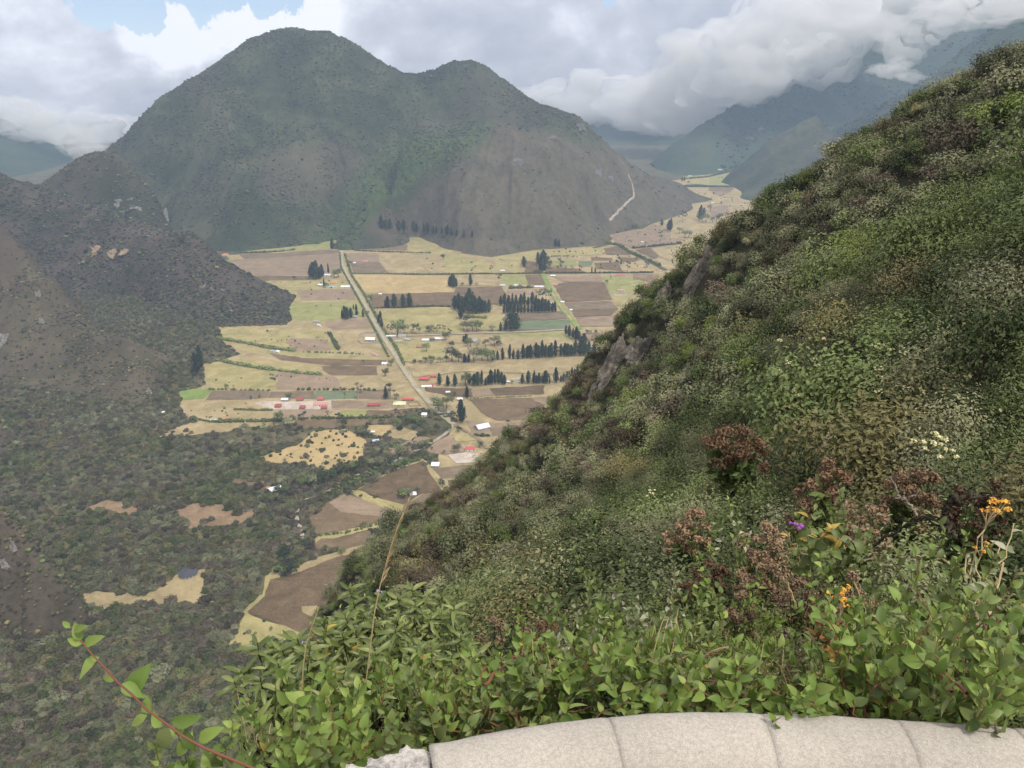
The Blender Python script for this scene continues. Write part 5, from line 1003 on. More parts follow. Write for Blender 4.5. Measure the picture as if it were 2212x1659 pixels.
def house(label, f, x, y, wpx, roof='white', wall='wwall', yaw=0., depth=.6, h=2.7, kind='gable', pitch=.22, wins=2, name='house', cat='house', p=None):
    p = floor_at(*f(x, y)) if p is None else p; w = px_h(p, wpx*KPX[id(f)])*CP*1.0; d = max(3.0, w*depth); rise = d/2*pitch*2
    e = empty(name, (p[0], p[1], 0), R(yaw)); tag(e, label, cat); e.location.z = p[2]
    # walls with gable ends
    if kind == 'gable':
        V = [(-w/2, -d/2, 0), (w/2, -d/2, 0), (w/2, d/2, 0), (-w/2, d/2, 0), (-w/2, -d/2, h), (w/2, -d/2, h), (w/2, d/2, h), (-w/2, d/2, h), (-w/2, 0, h + rise), (w/2, 0, h + rise)]
        Fs = [(0, 1, 5, 4), (2, 3, 7, 6), (1, 2, 6, 9, 5), (3, 0, 4, 8, 7)]
        me = bpy.data.meshes.new('wall'); me.from_pydata(V, [], Fs); link('wall', me, HM[wall], e)
        o = .45; t = .12; hh = h + .05; s = rise/(d/2)
        for sg in (-1, 1):
            ye, ze = sg*(d/2 + o), hh - o*s; V = [(-w/2 - o, ye, ze), (w/2 + o, ye, ze), (w/2 + o, sg*.01, hh + rise), (-w/2 - o, sg*.01, hh + rise)]
            V += [(a, b, c + t) for a, b, c in V]; me = bpy.data.meshes.new('roof'); me.from_pydata(V, [], [(0, 3, 2, 1), (4, 5, 6, 7), (0, 1, 5, 4), (1, 2, 6, 5), (2, 3, 7, 6), (3, 0, 4, 7)])
            rf = link('roof', me, HM[roof], e) if sg < 0 else link('roof', me, HM[roof], e)
    else:
        link('wall', boxm('wall', -w/2, w/2, -d/2, d/2, 0, h), HM[wall], e); o = .4
        if kind == 'shed':
            V = [(-w/2 - o, -d/2 - o, h + .03), (w/2 + o, -d/2 - o, h + .03), (w/2 + o, d/2 + o, h + .03 + d*.2), (-w/2 - o, d/2 + o, h + .03 + d*.2)]; V += [(a, b, c + .1) for a, b, c in V]
            me = bpy.data.meshes.new('roof'); me.from_pydata(V, [], [(0, 3, 2, 1), (4, 5, 6, 7), (0, 1, 5, 4), (1, 2, 6, 5), (2, 3, 7, 6), (3, 0, 4, 7)]); link('roof', me, HM[roof], e)
            link('wall', boxm('wall', -w/2, w/2, d/2 - .2, d/2 - .02, h + .002, h + d*.17), HM[wall], e)
        else:   # hip
            V = [(-w/2 - o, -d/2 - o, h + .02), (w/2 + o, -d/2 - o, h + .02), (w/2 + o, d/2 + o, h + .02), (-w/2 - o, d/2 + o, h + .02), (-w/2 + d/2, 0, h + rise*1.3), (w/2 - d/2, 0, h + rise*1.3)]
            me = bpy.data.meshes.new('roof'); me.from_pydata(V, [], [(3, 2, 1, 0), (0, 1, 5, 4), (1, 2, 5), (2, 3, 4, 5), (3, 0, 4)]); link('roof', me, HM[roof], e)
    link('door', boxm('door', -w*.08 - .45, -w*.08 + .45, -d/2 - .04, -d/2 + .1, .02, 2.0), HM['hole' if wall != 'mud' else 'rust'], e)
    if wins:
        wm = boxm('window', -.55, .55, -.04, .1, 0, 1.0)
        for i in range(wins):
            px = (-.36 + .72*i/max(1, wins - 1))*w
            if abs(px + w*.08) < 1.1: px += 1.4
            g = link('window', wm, None if wm.materials else HM['hole'], e); g.location = (px, -d/2, 1.0)
    return e
HS = [
 (cF, 1655, 515, 140, 'white', 'block', 28, .8, 3.2, 'gable', 'wide white metal roofed house by the bare yard', 2), (cF, 1530, 752, 108, 'red', 'wwall', -6, .6, 2.9, 'gable', 'white house under a bright red roof above the levelled court', 2),
 (cF, 1145, 935, 84, 'white', 'block', -4, .75, 3.0, 'shed', 'grey block house with flat white roof at the corner of the tilled field', 2), (cF, 905, 1248, 66, 'white', 'block', 10, .8, 2.3, 'shed', 'white roofed shack among trees in the maize stubble', 0),
 (cF, 480, 272, 136, 'darkred', 'mud', 4, .42, 2.8, 'gable', 'long open shed with dark red roof, left of the lime-roofed house', 3), (cF, 755, 262, 132, 'lime', 'cream', 2, .62, 2.7, 'hip', 'house with pale lime hipped roof beside the corral', 3),
 (cF, 850, 210, 122, 'red', 'mud', 1, .40, 2.6, 'gable', 'long house with bright red roof behind the corral', 3), (cF, 1025, 380, 56, 'white', 'wwall', -3, .8, 2.4, 'shed', 'small white cube shed by the thicket below the corral', 1),
 (cF, 1305, 358, 90, 'grey', 'block', -20, .6, 2.8, 'gable', 'grey roofed house half hidden by trees at the road', 2), (cF, 1412, 213, 56, 'white', 'block', -8, .6, 2.6, 'shed', 'small white roofed house above the large dark conifer', 2),
 (cF, 1283, 137, 44, 'white', 'block', 0, .6, 2.4, 'shed', 'little white shed hidden in trees near the junction', 0), (cF, 462, 570, 50, 'white', 'block', 0, .5, 2.3, 'shed', 'narrow white shed in the thicket, upper one of two', 0), (cF, 495, 662, 68, 'blue', 'block', 20, .6, 2.4, 'gable', 'pale blue roofed hut in the thicket, lower one of two', 0),
 (cD, 158, 1318, 84, 'red', 'mud', -8, .6, 3.0, 'gable', 'largest red roofed house of the farm by the road', 3), (cD, 238, 1295, 50, 'red', 'mud', -4, .6, 2.6, 'gable', 'small red roofed house at the upper right of the farm', 2), (cD, 236, 1368, 46, 'red', 'wwall', -8, .7, 2.8, 'gable', 'small red roofed white house at the lower right of the farm', 1), (cD, 176, 1384, 86, 'white', 'wwall', 6, .35, 2.5, 'gable', 'long white building in front of the red farm', 4),
 (cD, 888, 1345, 34, 'white', 'cream', 0, .6, 2.5, 'shed', 'pale shed at the right end of the conifer row', 1), (cD, 168, 982, 58, 'white', 'block', 0, .5, 2.6, 'shed', 'pale roofed shed left of the dark greenhouse', 1), (cD, 222, 980, 48, 'dark', 'block', 0, .6, 2.6, 'shed', 'dark roofed shed between two white sheds', 0), (cD, 284, 970, 70, 'white', 'block', 0, .4, 2.5, 'shed', 'white roofed shed right of the dark greenhouse', 2),
 (cD, 116, 1040, 52, 'rust', 'mud', -14, .6, 2.7, 'gable', 'brown house with rusty roof next to a rounded tree', 1), (cD, 603, 985, 52, 'grey', 'block', -40, 1.2, 2.6, 'gable', 'grey roofed barn turned away among the farmyard trees', 0), (cD, 12, 975, 52, 'grey', 'block', -25, .7, 2.8, 'gable', 'grey ruined house beside the farm road', 0),
 (cD, 838, 376, 36, 'white', 'wwall', 0, .5, 2.8, 'shed', 'tiny white house with dark openings under the front hill', 3), (cD, 1155, 515, 76, 'white', 'cream', -3, .35, 3.0, 'gable', 'long cream house with white roof beside the green track', 4), (cD, 955, 502, 30, 'white', 'wwall', 0, .6, 2.5, 'shed', 'small white house in the middle of the hedge row', 0), (cD, 840, 503, 42, 'white', 'block', 0, .4, 2.5, 'shed', 'white sheds at the left end of the hedge row', 0),
 (cD, 1276, 420, 42, 'white', 'block', 0, .5, 2.6, 'shed', 'white shed at the top of the green track', 0), (cD, 1298, 495, 38, 'pink', 'wwall', 0, .6, 2.7, 'gable', 'pink roofed hut right of the green track', 1), (cD, 1360, 648, 32, 'white', 'wwall', -5, .8, 2.8, 'gable', 'upper white hut on the right verge of the green track', 1), (cD, 1433, 716, 24, 'white', 'wwall', 0, .9, 2.6, 'gable', 'lower white hut on the right verge of the green track', 0),
 (cD, 1247, 664, 50, 'grey', 'block', 0, .4, 2.6, 'shed', 'grey shed behind the right dark wood', 0), (cD, 1865, 418, 82, 'red', 'wwall', 0, .4, 2.8, 'gable', 'long red roofed white house near the right slope', 4), (cD, 1868, 545, 60, 'pink', 'wwall', -3, .45, 2.9, 'gable', 'pink roofed house inside the white fence', 3), (cD, 2095, 492, 34, 'red', 'mud', 10, .6, 2.6, 'gable', 'red roofed hut at the foot of the right slope', 0),
 (cD, 2055, 124, 22, 'white', 'wwall', 0, .6, 2.6, 'shed', 'tiny white house on the pinkish scrubby rise', 0), (cC, 215, 262, 60, 'orange', 'wwall', 0, .6, 3.2, 'hip', 'white villa with small orange roof at the foot of the brown ridge', 2), (cC, 1205, 458, 56, 'white', 'wwall', 0, .6, 3.0, 'gable', 'white roofed shed under the conifers on the tilled plain', 0), (cC, 1135, 556, 50, 'white', 'block', -15, .6, 2.6, 'shed', 'pale shed left of the slender cypress', 1),
 (cC, 1245, 572, 96, 'grey', 'wwall', 2, .35, 2.6, 'gable', 'long pale building right of the slender cypress', 3), (cC, 1270, 532, 52, 'orange', 'cream', 0, .5, 2.8, 'gable', 'orange roofed house behind the long pale building', 1), (cC, 1380, 574, 84, 'white', 'wwall', 0, .5, 3.4, 'gable', 'white house with dark openings next to the main road', 4), (cC, 1463, 340, 26, 'white', 'wwall', 0, .8, 2.6, 'shed', 'tiny white hut beside a round tree', 0), (cC, 1568, 322, 50, 'pink', 'wwall', 0, .4, 1.6, 'shed', 'low pale ruin on the pink field', 0),
 (cC, 1125, 945, 40, 'white', 'wwall', -35, .5, 2.6, 'gable', 'white roofed hut amid the bushes left of the tan field', 0), (cC, 1470, 862, 48, 'grey', 'block', 0, .5, 2.5, 'shed', 'grey shed beneath the conifer clump', 1), (cC, 1095, 906, 66, 'grey', 'block', -4, .25, 1.8, 'shed', 'long low grey shed on the green pasture edge', 0), (cC, 1622, 1085, 92, 'white', 'block', -4, .7, 3.6, 'gable', 'big building with bright white roof in the walled yard', 3),
 (cC, 1820, 1052, 92, 'white', 'block', 3, .25, 2.4, 'shed', 'long white roofed shed right of the road junction', 1), (cC, 1925, 1056, 70, 'grey', 'cream', 0, .5, 4.5, 'shed', 'two storey beige house right of the road junction', 3), (cC, 1892, 1100, 62, 'grey', 'wwall', 0, .5, 2.6, 'gable', 'low white walled house below the beige house', 2), (cC, 1990, 1085, 56, 'grey', 'block', -25, .7, 2.8, 'gable', 'grey gabled house next to the beige house', 0),
 (cC, 680, 1196, 50, 'grey', 'wwall', -12, .6, 2.6, 'gable', 'grey roofed hut on the straw field left of the brown strip', 0), (cC, 724, 1200, 40, 'white', 'wwall', -30, .6, 2.2, 'shed', 'white tarped shelter next to the grey roofed hut', 0), (cC, 1664, 1222, 56, 'pink', 'wwall', -30, .6, 2.4, 'gable', 'pink and white hut near the hedge by the main road', 0), (cC, 1755, 1318, 50, 'white', 'wwall', -10, .6, 2.6, 'shed', 'white roofed shed between bushes at the main road', 0), (cC, 1715, 642, 30, 'white', 'wwall', 0, .6, 2.2, 'shed', 'tiny white hut at the edge of the yellow stubble', 0), (cC, 1598, 690, 26, 'white', 'wwall', 0, .6, 2.2, 'shed', 'tiny white hut under the roadside trees', 0),
 (cE, 1155, 508, 58, 'white', 'block', 0, .5, 3.0, 'shed', 'grey and white open shed left of the red roofs', 2), (cE, 1287, 504, 52, 'darkred', 'mud', -3, .8, 2.6, 'shed', 'square dark red roof at the top of the yard', 0), (cE, 1096, 560, 50, 'darkred', 'mud', -3, .8, 2.4, 'shed', 'square dark red roof at the left end of the yard', 0), (cE, 1308, 572, 46, 'darkred', 'mud', -4, .8, 2.4, 'shed', 'square dark red roof behind the tall eucalyptus', 0),
 (cE, 1472, 545, 122, 'pink', 'wwall', 2, .42, 3.2, 'gable', 'largest building of the yard, long faded red roof', 4), (cE, 1467, 500, 48, 'red', 'mud', -2, .8, 2.6, 'shed', 'small red roof behind the largest building of the yard', 0), (cE, 1496, 575, 50, 'darkred', 'mud', -4, .6, 2.4, 'shed', 'small dark red roof in front of the largest building of the yard', 0),
 (cE, 640, 672, 30, 'orange', 'mud', 0, .6, 2.4, 'gable', 'tiny orange roofed hut at the edge of the scrub forest', 0), (cE, 535, 684, 56, 'blue', 'wwall', 4, .35, 2.2, 'shed', 'low blue and white shelter at the edge of the scrub forest', 0), (cE, 96, 618, 20, 'white', 'wwall', 40, .8, 3.0, 'gable', 'lone white hut at the foot of the near brown hill', 0), (cE, 860, 576, 36, 'rust', 'block', 0, .5, 2.0, 'shed', 'low rusty shelter by the rubble heap', 0),
 (cE, 1068, 1290, 104, 'white', 'wwall', 32, .75, 3.2, 'gable', 'white roofed farmhouse among the trees of the scrub forest', 2), (cE, 1015, 1278, 40, 'rust', 'cream', 32, .6, 2.4, 'shed', 'rust and cream lean-to beside the white roofed farmhouse', 0),
 (cJ, 1375, 222, 52, 'white', 'wwall', 0, .4, 3.0, 'shed', 'white house above the bright green far pasture', 2), (cJ, 1000, 300, 36, 'white', 'wwall', 0, .4, 2.6, 'shed', 'small white house among far green fields', 0), (cJ, 1280, 636, 32, 'white', 'wwall', 0, .6, 2.6, 'shed', 'white hut among bushes on the far straw slope', 0), (cJ, 410, 1126, 28, 'white', 'wwall', 0, .6, 2.6, 'shed', 'small white hut on the pinkish scrubby field', 0)]
for f, x, y, w, rf, wl, yaw, dp, h, k, lab, wins in HS:
    small = w < 45; p = None
    if f is cJ and y < 300: p = hit(*f(x, y), H_r2); p[2] = max(p[2], 0)
    house(lab, f, x, y, w, rf, wl, yaw, dp, h, k, wins=wins, name='shed' if ('shed' in lab or 'hut' in lab or 'shelter' in lab) else 'house', cat='shed' if ('shed' in lab or 'shelter' in lab) else 'hut' if 'hut' in lab else 'house', p=p)
# round house in the forest clearing
p = floor_at(*cH(930, 705)); e = empty('round_house', (p[0], p[1], 0)); tag(e, 'round white house with low dark conical roof in the forest clearing', 'house')
w = px_h(p, 92*KPX[id(cH)])*CP/2
def ring(name, r0, z0, r1, z1, n=36, close=False):
    a = np.arange(n)*2*np.pi/n; V = np.concatenate([np.stack([np.cos(a)*r, np.sin(a)*r, np.full(n, z)], 1) for r, z in ((r0, z0), (r1, z1))]); Fc = [[i, (i+1) % n, n + (i+1) % n, n + i] for i in range(n)]
    return np_mesh(name, V, Fc)
link('wall', ring('wall', w*.84, 0, w*.84, 3.0), HM['wwall'], e); link('roof', ring('roof', w, 2.75, .8, 4.9), HM['dark'], e); link('roof_edge', ring('roof_edge', w*.84, 2.98, w, 2.74), HM['dark'], e)
link('roof_cap', ring('roof_cap', .9, 4.88, .02, 5.5), HM['dark'], e)
for a in (-150, -125, -100, -75, -50, -25, 0, 25):
    o = link('window', boxm('window', -.7, .7, -.05, .1, 0, 1.5), HM['hole'], e); o.location = (w*.84*math.cos(R(a)), w*.84*math.sin(R(a)), .9); o.rotation_euler = (0, 0, R(a) + R(90))
# walls, fences, corral
def wall_line(name, label, cat, f, pts, h, t, m, closed=False):
    W = [floor_at(*f(*p)) for p in pts]; W = W + [W[0]] if closed else W; e = empty(name, tuple(W[0])); tag(e, label, cat)
    for a, b in zip(W[:-1], W[1:]):
        L = np.linalg.norm(b - a); o = link('wall_section', boxm('wall_section', 0, L, -t/2, t/2, 0, h*rng.uniform(.9, 1.1)), m, e); o.location = tuple(a - W[0]); o.rotation_euler = (0, 0, math.atan2(b[1]-a[1], b[0]-a[0]))
    return e
wall_line('yard_wall', 'ruined grey wall round the big white roofed building', 'wall', cC, [(1498, 1090), (1510, 1030), (1570, 1010), (1700, 1018), (1725, 1095), (1660, 1110), (1590, 1118), (1530, 1120)], 2.2, .4, HM['block'], True)
wall_line('white_fence', 'low white fence round the pink roofed house', 'fence', cD, [(1780, 578), (1920, 578), (1880, 520)], 1.3, .3, HM['wwall'])
wall_line('white_fence', 'white fence slanting down by the foot of the right slope', 'fence', cD, [(1945, 465), (1985, 500), (2045, 527)], 1.3, .3, HM['wwall'])
wall_line('court_kerb', 'pale kerb along the lower side of the levelled court', 'wall', cF, [(1290, 810), (1375, 893), (1630, 884)], .8, .5, HM['wwall'])
wall_line('stone_bank', 'dark stone bank above the levelled court', 'wall', cF, [(1285, 802), (1330, 785), (1450, 778)], 1.6, 1.0, HM['mud'])
wall_line('corral', 'dark gridded corral beside the lime-roofed house', 'corral', cF, [(842, 236), (955, 232), (988, 275), (862, 278)], 1.4, .3, HM['mud'], True)
for i, (a, b) in enumerate([((870, 234), (890, 278)), ((910, 233), (935, 277)), ((850, 256), (972, 254))]):
    pass
# vehicles parked by the conifers
def vehicle(label, f, x, y, m, yaw, L=4.3, cat='car'):
    p = floor_at(*f(x, y)); e = empty('parked_car', tuple(p), R(yaw)); tag(e, label, cat, 'vehicles parked by the conifer row')
    bm = bmesh.new(); V = [(-.5, -.42, .12), (.5, -.42, .12), (.5, .42, .12), (-.5, .42, .12)]
    prof = [(-.5, .10), (-.5, .22), (-.30, .26), (-.18, .40), (.22, .40), (.33, .26), (.5, .22), (.5, .10)]
    vs = [[bm.verts.new((a*L, s*.85, b*L*.95)) for a, b in prof] for s in (-1, 1)]
    bm.faces.new(vs[0]); bm.faces.new(vs[1][::-1])
    for i in range(8): j = (i + 1) % 8; bm.faces.new((vs[0][i], vs[1][i], vs[1][j], vs[0][j]))
    me = bpy.data.meshes.new('body'); bmesh.ops.recalc_face_normals(bm, faces=bm.faces); bm.to_mesh(me); link('body', me, m, e)
    link('glazing', boxm('glazing', -.22*L, .24*L, -.87, .87, .27*L, .36*L), HM['hole'], e)
    wv, wf = tube(np.array([[0, -.12, 0], [0, .12, 0]]), [.34, .34], 10); wm = np_mesh('wheel', wv, wf); wm.materials.append(HM['hole'])
    for a in (-.3, .3):
        for s in (-.82, .82): o = link('wheel', wm, None, e); o.location = (a*L, s, .34)
for lab, x, y, m, yaw in [('white car parked nearest the pale shed', 935, 1313, HM['white'], 10), ('blue grey car parked beside the white one nearest the shed', 945, 1328, HM['blue'], 8), ('white pickup at the back of the parking by the conifers', 972, 1312, HM['white'], 5), ('grey car at the right end of the parking by the conifers', 988, 1322, HM['grey'], 12), ('white car in front at the foot of the round conifer', 984, 1340, HM['white'], 4)]: vehicle(lab, cD, x, y, m, yaw)
vehicle('dark pickup standing on the bare yard below the stubble', cF, 1935, 440, HM['dark'], -10, 5)

def pole(label, f, x, y, h):
    p = floor_at(*f(x, y)); H = px_h(p, h*KPX[id(f)]); e = empty('utility_pole', tuple(p)); tag(e, label, 'utility pole')
    link('post', np_mesh('post', *tube(np.array([[0, 0, 0], [0, 0, H]]), [.22, .16], 8)), HM['wwall'], e); link('crossarm', boxm('crossarm', -1.1, 1.1, -.08, .08, H - .7, H - .5), HM['mud'], e)
for a in [('pale utility pole beside the main road near the junction', cC, 1750, 1030, 80), ('pale utility pole under the broad trees right of the junction', cC, 2077, 1045, 75), ('pale utility pole at the lower end of the main road', cD, 40, 1285, 65), ('thin pole standing among the upper cross road trees', cD, 1862, 385, 60), ('thin pale pole above the red farm', cD, 100, 940, 50)]: pole(*a)
# ---------------------------------------------------------------- parapet and terrace at the lookout
def stone_mat(name, a, b_, c_, sc=60, bump=.4, moss=0.0):
    m, nt, b = mat(name, .95, .15); g = nt.new('ShaderNodeTexCoord').outputs['Object']
    n1 = nt.noise(g, 3.5, 5, .6); n2 = nt.noise(g, sc, 6, .75); n3 = nt.noise(g, sc*3.5, 3, .7)
    c = nt.ramp(nt.math('ADD', nt.math('MULTIPLY', n1, .22), nt.math('ADD', nt.math('MULTIPLY', n2, .38), nt.math('MULTIPLY', n3, .40))), [(.40, b_), (.5, a), (.59, c_)])
    st = nt.noise(g, 9, 6, .7, .6); c = nt.mix(nt.math('MULTIPLY', nt.smooth(st, .60, .74), .55), c, tuple(x*.42 for x in a))
    sp = nt.noise(g, 22, 1, .4); c = nt.mix(nt.smooth(sp, .80, .83), c, (.78, .77, .75))
    if moss:
        mo = nt.noise(g, 7, 5, .65, .4); c = nt.mix(nt.math('MULTIPLY', nt.smooth(mo, .52, .66), moss), c, (.26, .21, .07))
    nt.put(b.inputs['Base Color'], c); bp = nt.new('ShaderNodeBump'); bp.inputs['Strength'].default_value = bump; bp.inputs['Distance'].default_value = .004
    nt.put(bp.inputs['Height'], nt.math('ADD', n2, n3)); nt.l.new(bp.outputs[0], b.inputs['Normal']); return m
M_cop = stone_mat('weathered_pink_grey_concrete', (.40, .37, .33), (.29, .27, .24), (.51, .475, .43), 120, .3)
M_ledge = stone_mat('dark_lichened_render', (.25, .225, .20), (.15, .135, .12), (.36, .33, .30), 45, .8, .9)
M_rough = stone_mat('rough_pale_stone', (.42, .40, .38), (.22, .21, .21), (.58, .54, .50), 26, 1.0)
ZC = CAMZ - 1.20
top_px = [(925, 1600), (1000, 1586), (1100, 1567), (1200, 1552), (1300, 1541), (1400, 1533), (1490, 1530), (1600, 1531), (1700, 1534), (1800, 1538), (1900, 1544), (2000, 1550), (2100, 1557), (2212, 1566), (2350, 1582), (2500, 1602)]
OUT = np.array([floor_at(u, v, ZC) for u, v in top_px]); tl = np.concatenate([[0], np.cumsum(np.linalg.norm(np.diff(OUT[:, :2], axis=0), axis=1))])
def arc(s):
    x = np.interp(s, tl, OUT[:, 0]); y = np.interp(s, tl, OUT[:, 1]); return np.array([x, y])
us = np.array([t[0] for t in top_px]); cuts = np.interp([925, 1310, 1640, 1930, 2180, 2500], us, tl)
pw = empty('parapet_wall', (0, 0, ZC)); tag(pw, 'low curved parapet of rounded weathered concrete coping along the bottom edge', 'wall')
WID = .150
prof = [(-.004, -.10), (0, -.04), (.006, -.018), (.022, -.005), (.045, .001), (.075, .004), (.105, .001), (.130, -.008), (.145, -.024), (.150, -.045), (.151, -.085)]
for a, b in zip(cuts[:-1], cuts[1:]):
    ss = np.linspace(a + .0002, b - .0002, max(6, int((b - a)/.012))); V = []; k = len(prof)
    for s in ss:
        c = arc(s); t = arc(s + .03) - arc(s - .03); t /= np.linalg.norm(t) + 1e-9; nin = np.array([t[1], -t[0]])
        e_ = min(s - a, b - s); rd = .0022*max(0, 1 - e_/.0012)
        for o_, z in prof:
            q = c + nin*o_; jz = .0045*fbm(np.array([s*10]), np.array([o_*30]), 1, 3, 401)[0]; V.append((q[0] + .002*jz, q[1], z - rd + jz + .014))
    n = len(ss); Fc = [[i*k + j, i*k + j + 1, (i+1)*k + j + 1, (i+1)*k + j] for i in range(n-1) for j in range(k-1)]
    me = bpy.data.meshes.new('coping_stone'); me.from_pydata(V, [], Fc + [list(range(k))[::-1], [(n-1)*k + j for j in range(k)]]); me.shade_smooth(); link('coping_stone', me, M_cop, pw)
V = []; ss = np.linspace(tl[0] - .05, tl[-1], 60); pr2 = [(-.03, -.5), (-.02, -.075), (.40, -.078), (.41, -.5)]
for s in ss:
    c = arc(max(s, 0)) + (np.array([s, s*.3]) if s < 0 else 0); t = arc(max(s, 0) + .03) - arc(max(s, .0)); t /= np.linalg.norm(t) + 1e-9; nin = np.array([t[1], -t[0]])
    for o_, z in pr2: q = c + nin*o_; V.append((q[0], q[1], z + .004*fbm(np.array([s*9]), np.array([o_*9]), 1, 3, 403)[0]))
me = bpy.data.meshes.new('wall_body'); me.from_pydata(V, [], [[i*4 + j, i*4 + j + 1, (i+1)*4 + j + 1, (i+1)*4 + j] for i in range(59) for j in range(3)]); link('wall_body', me, M_ledge, pw)
def rock_mesh(name, seed, sx, sy, sz, m, sub=4, rough=.25):
    bm = bmesh.new(); bmesh.ops.create_icosphere(bm, subdivisions=sub, radius=1)
    for v in bm.verts:
        p = v.co.normalized(); q = Vector([math.copysign(abs(c)**.6, c) for c in p]); d = 1 + rough*mnoise.fractal(p*1.6 + Vector((seed, 0, 0)), 1, 2, 5)
        v.co = Vector((q.x*sx*d, q.y*sy*d, q.z*sz*d))
    me = bpy.data.meshes.new(name); bm.to_mesh(me); bm.free(); me.materials.append(m); return me
for i, (u, v, sx, sy, sz) in enumerate([(896, 1690, .045, .070, .042), (838, 1706, .060, .07, .045), (785, 1730, .06, .06, .045)]):
    p = floor_at(u, v, ZC - .03); o = link('rough_stone', rock_mesh('rough_stone', 11 + i, sx, sy, sz, M_rough), None, pw); o.location = (p[0], p[1], -.045)
me = bpy.data.meshes.new('lookout_terrace'); me.from_pydata([(-8, -6, CAMZ - 1.62), (10, -6, CAMZ - 1.62), (10, .95, CAMZ - 1.62), (-8, .95, CAMZ - 1.62)], [], [(0, 1, 2, 3)]); tag(link('lookout_terrace', me, M_ledge), kind='structure')

# ---------------------------------------------------------------- plants right behind the parapet
ML['lf1'] = leaf_mat('fresh_oval_leaf', [(.062, .110, .024), (.110, .175, .038), (.170, .240, .055), (.27, .33, .09)], .2, .5, .3, .5)
ML['lf2'] = leaf_mat('dark_oval_leaf', [(.052, .080, .024), (.085, .120, .036), (.125, .165, .052), (.18, .21, .08)], .15, .5, .3, .5)
ML['lf3'] = leaf_mat('lance_leaf', [(.055, .082, .022), (.090, .125, .034), (.14, .175, .050), (.22, .24, .09)], .15, .42, .4, .5)
ML['lfy'] = leaf_mat('yellowed_leaf', [(.30, .17, .04), (.38, .27, .06), (.42, .34, .11)], .2)
ML['lfp'] = leaf_mat('pale_felted_leaf', [(.16, .18, .10), (.24, .25, .16), (.36, .36, .27)], .1)
ML['lfd'] = leaf_mat('withered_brown_leaf', [(.10, .05, .03), (.20, .09, .04), (.40, .14, .05)], .1)
M_redstem, _nt, _b = mat('reddish_stem', .6, .3); _b.inputs['Base Color'].default_value = (.20, .085, .055, 1)
M_greenstem, _nt, _b = mat('green_brown_stem', .7, .2); _b.inputs['Base Color'].default_value = (.14, .12, .05, 1)
M_straw, _nt, _b = mat('dry_straw_stem', .7, .3); _b.inputs['Base Color'].default_value = (.46, .36, .20, 1)
M_black, _nt, _b = mat('dark_bare_stem', .8, .2); _b.inputs['Base Color'].default_value = (.03, .024, .02, 1)
def leaf_mesh(name, m, w=.5, curl=.25, fold=.22, n=5, tip=1.6, wave=0.0, seed=0):
    """one leaf of unit length along +X, base at the origin, upper side +Z"""
    r = np.random.default_rng(seed); t = np.linspace(0, 1, n + 1); hw = w*.5*np.sin(np.pi*t**(1/tip*1.1))**.8; hw[0] = .02; hw[-1] = .003
    z = -curl*t**2*.5 + .04*np.sin(t*3); V, Fc = [], []
    for i, q in enumerate(t):
        for s in (-1, 0, 1): V.append((q, s*hw[i], z[i] + (abs(s)*hw[i]*fold*2) + wave*r.normal()*.02*abs(s)))
    for i in range(n):
        b = i*3; Fc += [(b, b+3, b+4), (b, b+4, b+1), (b+1, b+4, b+5), (b+1, b+5, b+2)]
    me = bpy.data.meshes.new(name); me.from_pydata(V, [], Fc); me.shade_smooth(); me.materials.append(m); return me
LV = {}
def leafset(k, mk, w, curl, fold, tip=1.6, n=3, wave=.6): LV[k] = [leaf_mesh('leaf', ML[mk], w*(1 + .12*(i - 1)), curl*(.4 + .6*i), fold, 5, tip, wave, i) for i in range(n)]
leafset('oval', 'lf1', .55, .35, .22); leafset('ovald', 'lf2', .60, .35, .18); leafset('lance', 'lf3', .24, .7, .2, 1.4); leafset('yellow', 'lfy', .34, .6, .2); leafset('pale', 'lfp', .5, .6, .2); leafset('dead', 'lfd', .3, .9, .3); leafset('big', 'lf2', .5, .55, .2)
def leaf_obj(parent, k, p, direction, size, up=(0, 0, 1), r=None):
    """put a leaf at p pointing along direction, its face turned towards up"""
    r = r or rng; x = Vector(direction).normalized(); u_ = Vector(up); z = (u_ - x*u_.dot(x)); z = z.normalized() if z.length > 1e-4 else Vector((0, -1, 0)); y = z.cross(x)
    o = bpy.data.objects.new('leaf', LV[k][int(r.integers(0, len(LV[k])))]); col.objects.link(o); o.parent = parent
    M = Matrix(((x.x, y.x, z.x), (x.y, y.y, z.y), (x.z, y.z, z.z))).to_4x4(); o.matrix_local = Matrix.Translation(Vector(p)) @ M @ Matrix.Diagonal((size, size, size, 1)); return o
def ground(x, y): return float(H_slope(np.array([x]), np.array([y]))[0])
